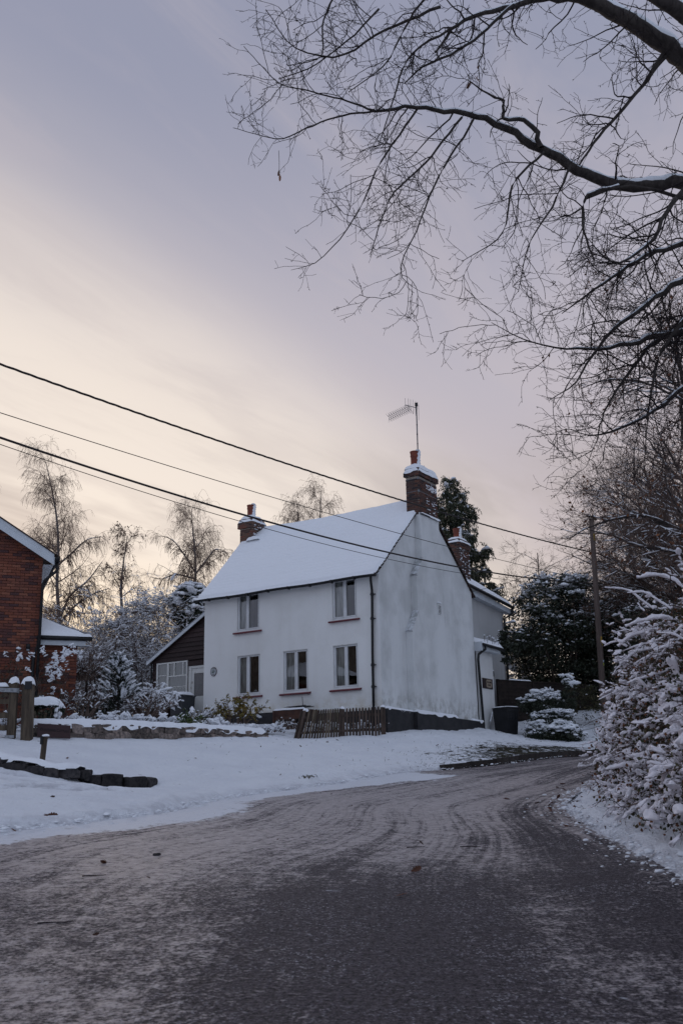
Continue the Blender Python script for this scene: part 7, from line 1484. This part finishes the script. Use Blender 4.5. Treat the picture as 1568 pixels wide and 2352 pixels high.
# ---- front garden
gG = 'snowy plants in the cottage garden'
def spruce(label, x, ytop, ybot, Yd, halfw, n, group=None):
    a_, c_ = at(x, ybot, Yd), at(x + 3, ytop, Yd); h = c_[2] - a_[2]; o = thing('spruce_tree', label, 'tree', a_, group); T = chain(np.array([a_ - Z3 * .2, (a_ + c_) / 2, c_]), (.03, .02, .006), 20); s = MB(); tubes(s, T, 6)
    P, D, r, L, t = spawn(T, n, .14, .97, (50, 74)); A = grow(P, D, (halfw * (1 - t) ** .75 + .10) * rng.uniform(.8, 1.15, n), .010, .004, 6, .05, (0, 0, .10)); tubes(s, A, 4); s.build('trunk', m_bark, o)
    B = kids(A, n * 5, .25, 1, (35, 60), (.08, .18), .7, .6, 3, .05, (0, 0, 0), planar=.7, rmin=.004); s = MB(); AB = cat(A, B); P = pick(AB, n * 130, .1, 1); Dn = rng.normal(size=P.shape); Dn /= np.linalg.norm(Dn, axis=1, keepdims=True); w_ = np.cross(Dn, rng.normal(size=P.shape)); w_ /= np.linalg.norm(w_, axis=1, keepdims=True); V = np.stack([P + w_ * .008, P + Dn * .046, P - w_ * .008], 1); s.add(V.reshape(-1, 3), np.arange(3 * len(P)).reshape(-1, 3)); s.build('needles', m_spruce, o, kind='stuff')
    s = MB(); P, D = A['p'], A['d']; 
    for i in range(n):
        if rng.random() < .85: m = rng.uniform(.3, .55); q = np.linspace(m, 1, 7); pts = np.array([[np.interp(f, np.linspace(0, 1, 7), P[i, :, k]) for k in range(3)] for f in q]); w = .046 * np.array([.25, .7, 1, 1.05, 1, .9, .55]) * rng.uniform(.55, 1.15); snow_tube(s, pts, w, i * 1.7, 8)
    lumps_on(s, B, n * 2, .020, .2, 1, .8, LUMP1, (1.2, 2.4)); s.build('snow_clumps', m_clump, o, smooth=True, kind='stuff')
spruce('small spruce tree loaded with snow in the middle of the left garden', 271, 1499, 1634, 27.0, .74, 135)
thicket('snowy_shrub', 'low juniper bowed under smooth snow against the lean-to window', 'shrub', 318, 382, 1608, 30.5, .62, 34, 160, 520, .034, m_scrub, .4, .25, 900, m_spruce, group=gG, droop=-1.6, lift=.5)
thicket('snowy_shrub', 'twiggy shrub with snow capped seed heads in front of the brown bin', 'shrub', 300, 376, 1642, 27.0, .62, 60, 260, 900, .014, m_scrub, .4, 0, 500, m_leafbrown, group=gG, droop=-.3, lift=.4, wl=.8, leafsize=.018)
thicket('snowy_shrub', 'blue green wiry shrub with snow on one side left of the spruce', 'shrub', 203, 262, 1640, 27.2, .50, 40, 200, 420, .014, m_ivy, .4, 0, 1200, m_spruce, group=gG, droop=-1.3)
thicket('snowy_shrub', 'thin rose stems with a few red hips beside the brick wing corner', 'shrub', 172, 216, 1642, 26.6, .80, 26, 90, 300, .018, m_scrub, .3, 0, 140, m_leafbrown, group=gG, droop=-.2, leafsize=.02)
thicket('snowy_shrub', 'wispy reddish shrub trailing over the brick wing corner', 'shrub', 168, 222, 1560, 28.2, .95, 34, 160, 420, .018, m_scrub, .3, 0, 700, m_leafbrown, group=gG, droop=-1.0, leafsize=.02)
thicket('snowy_shrub', 'round yellow leaved shrub topped with snow under the left windows', 'shrub', 498, 578, 1660, 29.4, .70, 26, 150, 120, .030, m_scrub, .3, 0, 3600, m_yellow, group=gG, droop=-.25, lift=.6, tmpl=LUMP2, snow_t=(.75, 1), leafsize=.034, lng=(1.0, 1.6))
thicket('snowy_shrub', 'small brown and yellow shrub with snow near the old door', 'shrub', 440, 490, 1662, 28.2, .46, 26, 90, 210, .026, m_scrub, .25, 0, 700, m_yellow, group=gG, droop=-.3, leafsize=.024)
thicket('snowy_shrub', 'drooping green leaved plant poking through snow on the garden wall', 'shrub', 402, 442, 1664, 26.6, .34, 24, 60, 24, .022, m_green, .2, 0, 900, m_green, group=gG, droop=-1.8, leafsize=.028)
thicket('snowy_shrub', 'second drooping green plant beside the grey bin', 'shrub', 424, 452, 1656, 27.4, .40, 18, 50, 30, .022, m_green, .2, 0, 600, m_green, group=gG, droop=-1.8, leafsize=.028)
for i, (x0, x1, yb, Yd, h, lab) in enumerate(((140, 200, 1660, 24.2, .16, 'low snow mound of ground cover just right of the cottage sign'), (228, 292, 1657, 25.2, .26, 'clumped snowy perennials on the wall below the spruce'), (280, 350, 1660, 25.6, .22, 'snow heaped low plants on the middle of the garden wall'), (345, 410, 1664, 26.2, .26, 'snowy trailing plants on the wall before the bins'), (452, 520, 1668, 27.2, .20, 'snow humps over low plants at the right part of the wall'), (515, 600, 1676, 27.6, .15, 'flattest snowy ground cover at the right end of the wall'), (605, 650, 1678, 29.0, .22, 'snow covered tuft between wall end and planter'), (645, 690, 1672, 29.6, .34, 'dead brown stems in snow left of the leaning fence end'), (0, 26, 1676, 23.6, .42, 'snow laden bush seen through the gate bars'))):
    thicket('snowy_plant', lab, 'plant', x0, x1, yb, Yd, h, 26, 90, 320 if 'dead' not in lab else 90, .026 if 'dead' not in lab else .02, m_scrub, .35, 0, 120, m_leafbrown if 'dead' in lab else m_hedgeleaf, group=gG, droop=-.9, tmpl=LUMP2, lift=.5, leafsize=.02, lng=(1.0, 1.9))
for i, (x0, x1, lab) in enumerate(((706, 780, 'snowy stems behind the leaning half of the picket fence'), (790, 880, 'snowy stems behind the upright half of the picket fence'))):
    a_, c_ = at(x0, 1690, 29.5), at(x1, 1690, 29.5); thicket('snowy_plant', lab, 'plant', x0, x1, 1690, 30.3 if i == 0 else 30.2, .45, 40, 140, 420, .028, m_scrub, .35, 0, 160, m_leafbrown, group=gG, droop=-.8, tmpl=LUMP1, lift=.5, leafsize=.025)
# square clipped hedge by the gate, under a thick slab of snow
hbx = at(104, 1640, 23.4); o, Cc = leafy('box_hedge', 'square clipped hedge with thick snow slab beside the gate post', 'hedge', hbx + Z3 * .06, (.34, .3, .20), 60, 4200, .028, m_ivy, 26, .05, .4, base=hbx - Z3 * .3, csz=.30, bx=True, shell=.7)
s = MB(); pillow(s, hbx + Z3 * .24, .37, .33, .13, n=22, amp=.22, droop=.10, seed=3, sq=4); s.build('snow_cap', m_snow, o, smooth=True); s = MB()
for i in range(12): x = rng.uniform(-.22, .24); s.tube([hbx + np.array([x * .6, -.24, -.32]), hbx + np.array([x, -.30, .05])], .007, 5)
s.build('stems', m_stem, o); s = MB(); n_ = 26; blobs(s, hbx + np.stack([rng.uniform(.27, .36, n_), rng.uniform(-.28, .1, n_), rng.uniform(-.12, .26, n_)], 1), np.tile(np.array([[0, .4, 1.]]), (n_, 1)), np.full((n_, 3), (.05, .04, .04)), LUMP1); s.build('side_snow', m_snow, o, smooth=True)
# climber over the brick walls
cl = thing('climbing_rose', 'leggy climber with dark leaves and snow clumps on the red brick walls', 'climber', at(120, 1640, 26.0))
n = 46; xs = rng.uniform(-5, 178, n); P = np.array([at(x, 1652, 25.85 if x < 98 else 26.35) for x in xs]); D = np.stack([rng.normal(size=n) * .4, np.zeros(n), np.ones(n)], 1); A = grow(P, D, rng.uniform(1.0, 1.95, n), .008, .004, 10, .13, (0, .02, 0)); A['p'][..., 1] = P[:, 1:2] + .1 + rng.uniform(-.12, .02, A['p'].shape[:2])
B = kids(A, 260, .25, 1, (35, 80), (.2, .5), .6, .6, 5, .16, (0, 0, -.1), planar=0, rmin=.003); s = MB(); tubes(s, A, 5); tubes(s, B, 3); s.build('stems', m_scrub, cl, kind='stuff'); s = MB(); cards(s, pick(B, 900, .2, 1), .030, 1.4); s.build('leaves', m_ivy, cl, kind='stuff'); s = MB(); cards(s, pick(B, 300, .2, 1), .024, 1.4); s.build('leaves', m_leafbrown, cl, kind='stuff')
s = MB(); Pc = []
for x, y, k in ((45, 1504, 9), (70, 1502, 7), (100, 1494, 10), (112, 1540, 12), (128, 1510, 18), (124, 1525, 24), (133, 1545, 26), (143, 1512, 14), (153, 1496, 14), (158, 1500, 10), (172, 1496, 10), (185, 1500, 12), (118, 1560, 10), (121, 1585, 10), (60, 1535, 6), (95, 1605, 8), (153, 1535, 8), (145, 1590, 5), (165, 1488, 7), (10, 1500, 6)):
    for _ in range(k): q = at(x + rng.normal() * 4.5, y + rng.normal() * 6, 25.75 if x < 98 else 26.1); Pc.append(q)
Pc = np.array(Pc); A_ = rng.normal(size=Pc.shape) * np.array([1, .4, .5]); blobs(s, Pc, A_, rng.lognormal(0, .35, (len(Pc), 1)) * np.array([[.034, .022, .018]]), LUMP2); s.build('snow_clumps', m_clump, cl, smooth=True, kind='stuff')
# trellis panel seen between the garden shrubs
trl = thing('trellis', 'brown wooden trellis panel between brick wing and spruce', 'trellis', at(220, 1640, 31)); p0, p1 = at(196, 1630, 31), at(262, 1630, 31); zt_, zb_ = at(220, 1556, 31)[2], at(220, 1640, 31)[2] - .2
for i in range(8):
    x = p0 + (p1 - p0) * i / 7; s = MB(); s.box((x[0], x[1], (zt_ + zb_) / 2), (.016 if i not in (0, 3, 7) else .035, .015, (zt_ - zb_) / 2 + (.08 if i in (0, 3, 7) else 0))); s.build('upright', m_fencebrown, trl)
for i in range(6): z = zb_ + .25 + (zt_ - zb_ - .25) * i / 5; s = MB(); s.box(((p0 + p1)[0] / 2, p0[1] - .03, z), ((p1 - p0)[0] / 2, .012, .016)); s.build('bar', m_fencebrown, trl)
s = MB(); pillow(s, np.array([(p0 + (p1 - p0) * 3 / 7)[0], p0[1], zt_ + .08]), .06, .05, .06, n=8, sq=3); s.build('snow_cap', m_snow, trl, smooth=True)

# ---- the tall hedge on the right, weighed down with snow
hg_ = thing('snowy_hedge', 'tall tangled roadside hedge smothered in thick snow along the right', 'hedge', ongr(4.6, 12.5))
HF = smooth_path(np.array([(3.05, 5.5, 0), (2.98, 8.4, 0), (3.10, 11, 0), (3.34, 13.6, 0), (4.05, 16.3, 0), (5.25, 18.6, 0), (7.2, 20.6, 0)]), 60); hs_ = np.concatenate([[0], np.cumsum(np.linalg.norm(np.diff(HF[:, :2], axis=0), axis=1))])
def hedge_pts(n, back=(0, 1.6), low=0.0, high=1.0, pw=1.0, s0=0, s1=None):
    s_ = rng.uniform(s0, s1 if s1 else hs_[-1], n); f = np.stack([np.interp(s_, hs_, HF[:, k]) for k in range(2)], 1); g_ = np.stack([np.interp(np.minimum(s_ + .3, hs_[-1]), hs_, HF[:, k]) for k in range(2)], 1) - np.stack([np.interp(np.maximum(s_ - .3, 0), hs_, HF[:, k]) for k in range(2)], 1); g_ /= np.linalg.norm(g_, axis=1, keepdims=True)
    nrm = np.stack([-g_[:, 1], g_[:, 0]], 1); v = rng.uniform(low, high, n) ** pw; dpt = rng.uniform(*back, n)
    hmax = (1 - .52 * np.clip((s_ - 9.3) / 4.5, 0, 1)) * 2.45 + .30 * vn2(s_ * .8, s_ * 0) + .25 * vn2(s_ * 2.2, s_ * 0 + 3); bulge = .98 * v ** 1.1 - .20 * np.sin(v * np.pi) + .16 * vn2(s_ * 1.3, v * 4) * 2
    xy = f - nrm * (dpt + bulge)[:, None] + nrm * .0; z0 = G(f[:, 0], f[:, 1]) + .10 + .28 * np.clip(dpt, 0, 2)
    return np.stack([xy[:, 0], xy[:, 1], z0 + v * hmax], 1), nrm, v
P, nr, v = hedge_pts(1500, (.35, 1.5), .0, 1.0, 1.35); n = len(P); D = np.stack([nr[:, 0] * 1.0, nr[:, 1] * 1.0 - .25, np.full(n, .08) + .38 * v], 1) + rng.normal(size=(n, 3)) * np.array([.35, .5, .35])
A = grow(P, D, rng.uniform(.4, 1.0, n) * (.75 + .30 * v), .0075, .003, 8, .12, (0, 0, -.75))
B = kids(A, 4200, .2, 1, (25, 70), (.15, .45), .7, .6, 5, .14, (0, 0, -.1), rmin=.0026); C_ = kids(cat(A, B), 9500, .15, 1, (25, 75), (.06, .2), .7, .7, 3, .15, (0, 0, 0), rmin=.0018)
s = MB(); tubes(s, A, 4); tubes(s, B, 3); tubes(s, C_, 3, .0018); s.build('twigs', m_scrub, hg_, kind='stuff')
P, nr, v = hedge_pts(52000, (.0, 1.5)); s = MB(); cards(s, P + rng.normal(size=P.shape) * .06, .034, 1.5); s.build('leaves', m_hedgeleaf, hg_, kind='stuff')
P, nr, v = hedge_pts(6500, (-.1, .5)); s = MB(); cards(s, P, .030, 1.4); s.build('leaves', m_leafbrown, hg_, kind='stuff')
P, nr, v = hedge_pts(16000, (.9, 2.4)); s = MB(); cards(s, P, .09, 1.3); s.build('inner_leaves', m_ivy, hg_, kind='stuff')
# snow: long ridges along the outer sprays, lumps in the tangle below
s = MB(); nA = A['p'].shape[0]
for i in range(nA):
    vv = v_ = (A['p'][i, -1, 2] - float(G(A['p'][i, 0, 0:1], A['p'][i, 0, 1:2])[0])) / 3.0
    if rng.random() > (.36 if vv > .42 else .20): continue
    a0 = rng.uniform(.25, .6); a1 = rng.uniform(.85, 1.0); m = 9; q = np.linspace(a0, a1, m); pts = np.stack([np.interp(q, np.linspace(0, 1, 9), A['p'][i, :, k]) for k in range(3)], 1)
    T_ = (pts[-1] - pts[0]); 
    if abs(T_[2]) / np.linalg.norm(T_) > .85: continue
    w = (.018 + .014 * rng.random()) * (.7 + .5 * rng.random()) * np.sin(np.linspace(.35, np.pi - .25, m)) ** .6 * (1 + .45 * vn2(np.arange(m) * .9 + i * 3.7, np.full(m, i * 1.3)))
    w = np.maximum(w, .004); snow_tube(s, pts, w, i * .37, 9)
lumps_on(s, B, 10500, .0205, .2, 1, .85, LUMP2, (1.1, 2.2), .3); lumps_on(s, C_, 6500, .012, .2, 1, .85, LUMP1, (1.0, 2.0), .3)
P, nr, v = hedge_pts(2800, (.0, .5), .0, .6); k_ = vn2(P[:, 1] * .9 + 3, P[:, 2] * 1.5) > -.33; P, nr = P[k_], nr[k_]; blobs(s, P, np.stack([nr[:, 0], nr[:, 1], rng.normal(size=len(P)) * .3], 1) + rng.normal(size=P.shape) * .4, rng.lognormal(0, .35, (len(P), 1)) * np.array([[.042, .032, .026]]), LUMP2)
P, nr, v = hedge_pts(420, (-.05, .35), .05, .5); k_ = vn2(P[:, 1] * .9 + 3, P[:, 2] * 1.5) > .02; P, nr = P[k_], nr[k_]; blobs(s, P, np.stack([nr[:, 0], nr[:, 1], rng.normal(size=len(P)) * .3], 1) + rng.normal(size=P.shape) * .5, rng.lognormal(0, .3, (len(P), 1)) * np.array([[.065, .05, .042]]), LUMP3)
s.build('snow_clumps', m_hclump, hg_, smooth=True, kind='stuff')
# long bare whips reaching out of the hedge towards the pole
s = MB()
for pts, Yd in (([(1480, 1600), (1420, 1585), (1370, 1572), (1330, 1580)], 15.5), ([(1480, 1590), (1400, 1560), (1360, 1590), (1338, 1603)], 15.3), ([(1500, 1655), (1440, 1655), (1380, 1668), (1320, 1684)], 15.0), ([(1440, 1740), (1410, 1700), (1396, 1660)], 14.5), ([(1420, 1745), (1380, 1752), (1330, 1772)], 14.8), ([(1520, 1480), (1450, 1500), (1420, 1512)], 13.0), ([(1540, 1320), (1545, 1420), (1530, 1500)], 11.0), ([(1400, 1730), (1410, 1770), (1420, 1800)], 13.6), ([(1500, 1900), (1440, 1860), (1400, 1840), (1360, 1850)], 11.5), ([(1420, 1850), (1388, 1800), (1375, 1790), (1350, 1780)], 13.0)):
    P = smooth_path(pxpath(pts, Yd, Yd - .3), 14); s.tube(P + rng.normal(size=P.shape) * .008, np.linspace(.006, .0025, 14), 5)
s.build('whips', m_twig, hg_, kind='stuff')
# big snowy arms at the top of the hedge
tw_ = MB()
for pts, Yd, w0 in (([(1568, 1350), (1540, 1330), (1500, 1322), (1462, 1328)], 12.0, .055), ([(1500, 1400), (1470, 1378), (1440, 1356), (1415, 1352), (1388, 1350)], 13.5, .036), ([(1540, 1400), (1510, 1380), (1480, 1362), (1440, 1362)], 13.0, .040), ([(1560, 1425), (1520, 1420), (1480, 1425), (1436, 1440)], 12.5, .055), ([(1550, 1455), (1500, 1450), (1450, 1462), (1420, 1486)], 12.6, .055), ([(1560, 1490), (1500, 1490), (1460, 1500), (1425, 1526)], 12.4, .050), ([(1560, 1530), (1520, 1545), (1470, 1560), (1440, 1570)], 12.0, .045), ([(1500, 1590), (1460, 1596), (1415, 1600)], 13.0, .05), ([(1480, 1640), (1440, 1650), (1405, 1668)], 13.5, .045), ([(1470, 1740), (1430, 1735), (1385, 1752)], 12.8, .06), ([(1500, 1770), (1450, 1760), (1390, 1768)], 12.2, .06)):
    P = smooth_path(pxpath(pts, Yd - .2, Yd), 26); q = np.linspace(0, 1, 26); w = w0 * .70 * np.sin(np.linspace(.5, np.pi - .3, 26)) ** .5 * (1 + .55 * fbm(q * 9 + w0 * 500, q * 0 + Yd, 2)); s = MB(); snow_tube(s, P, np.maximum(w, .006), w0 * 300 + Yd, 11); s.build('snow_arm', m_hclump, hg_, smooth=True); tw_.tube(P, np.linspace(.009, .003, 26), 5)
tw_.build('whips', m_twig, hg_, kind='stuff')

# ------------------------------------------------------------------ litter: leaves, twigs, stones on the lane and verge
def litter_leaf(x, y, L, label, group, flat=.35, name='fallen_leaf', dz=.004, road=True):
    key = ('leaf', int(rng.integers(0, 4)))
    if key not in _brk:
        b = MB(); V, Fq = oak_leaf(1.0, rng.uniform(.3, .8)); b.add(V - np.array([.5, 0, 0]), Fq); oo = b.build('fallen_leaf', m_deadleaf); _brk[key] = oo.data; bpy.data.objects.remove(oo)
    o = bpy.data.objects.new(name, _brk[key]); COL.objects.link(o)
    z = float(G(np.array([x]), np.array([y]))[0]) + .025 if road else GS(x, y)
    o.matrix_world = Matrix.Translation((x, y, z + dz)) @ Matrix.Rotation(rng.uniform(0, 6.28), 4, 'Z') @ Matrix.Rotation(rng.normal() * flat, 4, 'X') @ Matrix.Rotation(rng.normal() * flat, 4, 'Y') @ Matrix.Scale(L, 4)
    tag(o, label, 'leaf', group); return o
gl_ = 'fallen leaves on the lane and verge'
for x, y, L, lab in ((922, 2068, .11, 'pale tan curled leaf nearest the camera on the dark asphalt'), (955, 2007, .12, 'dark reddish leaf on the frosty road right of centre'), (237, 1990, .10, 'brown flat leaf on the icy left half of the road'), (1163, 1842, .13, 'lone orange leaf on the frosted bend'), (1262, 1862, .12, 'dark curled leaf near the right verge of the bend'), (968, 1946, .08, 'small brown leaf scrap at the edge of the dark patch'), (360, 1970, .05, 'tiny dark leaf scrap on the left wheel track'), (120, 1882, .14, 'dark leaf pair on the snow at far left, right one'), (104, 1884, .14, 'dark leaf pair on the snow at far left, left one'), (30, 1914, .14, 'dark wet leaf at the left edge where snow meets road'), (120, 1842, .10, 'reddish leaf in the driveway snow'), (154, 1752, .13, 'orange brown leaf standing on the verge above the stone edging')):
    P = ground_at(x, y); litter_leaf(P[0], P[1], L, lab, gl_, .5, road=(sdist([P[0]], [P[1]])[0] < -.1))
for i in range(150):                                         # drift of leaves where the right verge meets the road
    k = rng.integers(112, 168); e = R_[k]; a = L_[k] - e; a = a / np.linalg.norm(a); q = e + a * (rng.normal(.05, .14) if i < 100 else rng.normal(.1, .4)); litter_leaf(q[0], q[1], rng.uniform(.05, .11), 'dry brown oak leaf in the drift along the right hand snow edge', gl_, .45, road=sdist([q[0]], [q[1]])[0] < -.12)
for i in range(46):                                         # along the kerb
    k = rng.integers(k0 + 4, k0 + 60); e = L_[k]; a = R_[k] - e; a = a / np.linalg.norm(a); q = e + a * abs(rng.normal(.14, .15)) + a * .05; litter_leaf(q[0], q[1], rng.uniform(.06, .12), 'dry brown leaf in the gutter below the concrete kerb', gl_, .3, dz=.012)
for i in range(44):
    x, y = rng.uniform(-3.5, 6.5), rng.uniform(20.5, 29.5)
    if sdist([x], [y])[0] > .35: litter_leaf(x, y, rng.uniform(.05, .10), 'brown leaf half sunk in the snowy verge before the cottage', gl_, .5, road=False, dz=.01)
for i in range(40):
    x, y = rng.uniform(-4, 3), rng.uniform(5.5, 19)
    if sdist([x], [y])[0] < -.3: litter_leaf(x, y, rng.uniform(.02, .05), 'tiny dark leaf scrap scattered on the road surface', gl_, .4)
gtw = 'twigs lying on the lane'
for x, y, ln, an, lab in ((130, 2130, .26, .15, 'forked dark twig on the left foreground of the road'), (215, 2020, .20, .3, 'thin curved twig on the icy left wheel track'), (1080, 1952, .22, -.05, 'straight dark twig on the frosted right lane'), (955, 1953, .2, .1, 'short twig left of the straight one on the frosted lane')):
    P = ground_at(x, y); z = P[2] + .03; s = MB(); d = np.array([math.cos(an), math.sin(an), .0]); c = np.array([P[0], P[1], z]); pts = smooth_path(np.array([c - d * ln / 2, c - d * ln * .1 + np.array([0, .012, 0]), c + d * ln * .2, c + d * ln / 2 + np.array([0, .02, 0])]), 10); s.tube(pts, np.linspace(.006, .003, 10), 5); s.tube([c + d * ln * .1, c + d * ln * .3 + np.array([0, -.035, .004])], .003, 4); tag(s.build('fallen_twig', m_twig, at0=c), lab, 'twig', gtw)
P = ground_at(360, 1972); s = MB(); stone_mesh(s, (P[0], P[1], P[2] + .03), .035, .03, .02, np.eye(3), 77); tag(s.build('pebble', m_kerbstone, at0=P), 'single dark pebble on the left wheel track of the road', 'pebble')
P = ground_at(705, 1788); 
# crumbs of snow thrown along both edges of the lane
for nm_, E0, E1, ks_, n_ in (('right', R_, L_, (96, 172), 1500), ('left', L_, R_, (70, 168), 1800)):
    k = rng.integers(*ks_, n_); e = E0[k, :2]; a = (E1 - E0)[k, :2]; a = a / np.linalg.norm(a, axis=1, keepdims=True); q = e + a * (rng.exponential(.13, (n_, 1)) - .10) + rng.normal(size=(n_, 2)) * .10
    z = G(q[:, 0], q[:, 1]) + .012; sz = rng.lognormal(-4.75, .6, (n_, 1)); s = MB(); blobs(s, np.column_stack([q, z]), np.column_stack([rng.normal(size=(n_, 2)), np.zeros(n_)]), sz * np.array([[1.3, 1.0, .6]]), LUMP1); s.build('snow_crumbs', m_snow, smooth=True, kind='stuff')
# grass pushing through the thin snow by the kerb
n = 9000; gxs, gys = rng.uniform(-3.5, 8.5, n), rng.uniform(20.5, 30.5, n); d = sdist(gxs, gys); th_ = np.clip(1.15 - np.abs(gxs - 4.4) / 3.0, 0, 1) * np.clip(1.2 - np.abs(d - .95) / 1.7, 0, 1); ok_ = (d > .12) & (rng.random(n) < th_ * np.clip(.5 + 2.2 * vn2(gxs * 1.4, gys * 1.4), .05, 1) + .018 * (d > .3)); P = np.array([[x, y, GS(x, y) - .01] for x, y in zip(gxs[ok_], gys[ok_])])
s = MB(); m = len(P); D = np.stack([rng.normal(size=m) * .5, rng.normal(size=m) * .5 - .2, np.ones(m)], 1); Gb = grow(P, D, rng.uniform(.04, .10, m), .006, .001, 2, .1, (0, 0, -.5)); tubes(s, Gb, 3); s.build('grass', m_hedgeleaf, kind='stuff')
n = 18; s = MB(); base = at(705, 1791, 20.6)
for i in range(n): q = base + np.array([rng.normal() * .09, rng.normal() * .12, 0]); q[2] = GS(q[0], q[1]); d = rng.normal(size=2) * .06; s.tube([q, q + np.array([d[0] * .6, d[1] * .6, rng.uniform(.03, .05)]), q + np.array([d[0] * 1.6, d[1] * 1.6, rng.uniform(.02, .06)])], (.007, .006, .002), 4)
tag(s.build('grass_tuft', m_hedgeleaf, at0=base), 'small dark grass tuft poking from the snow edge right of the stone edging', 'plant')
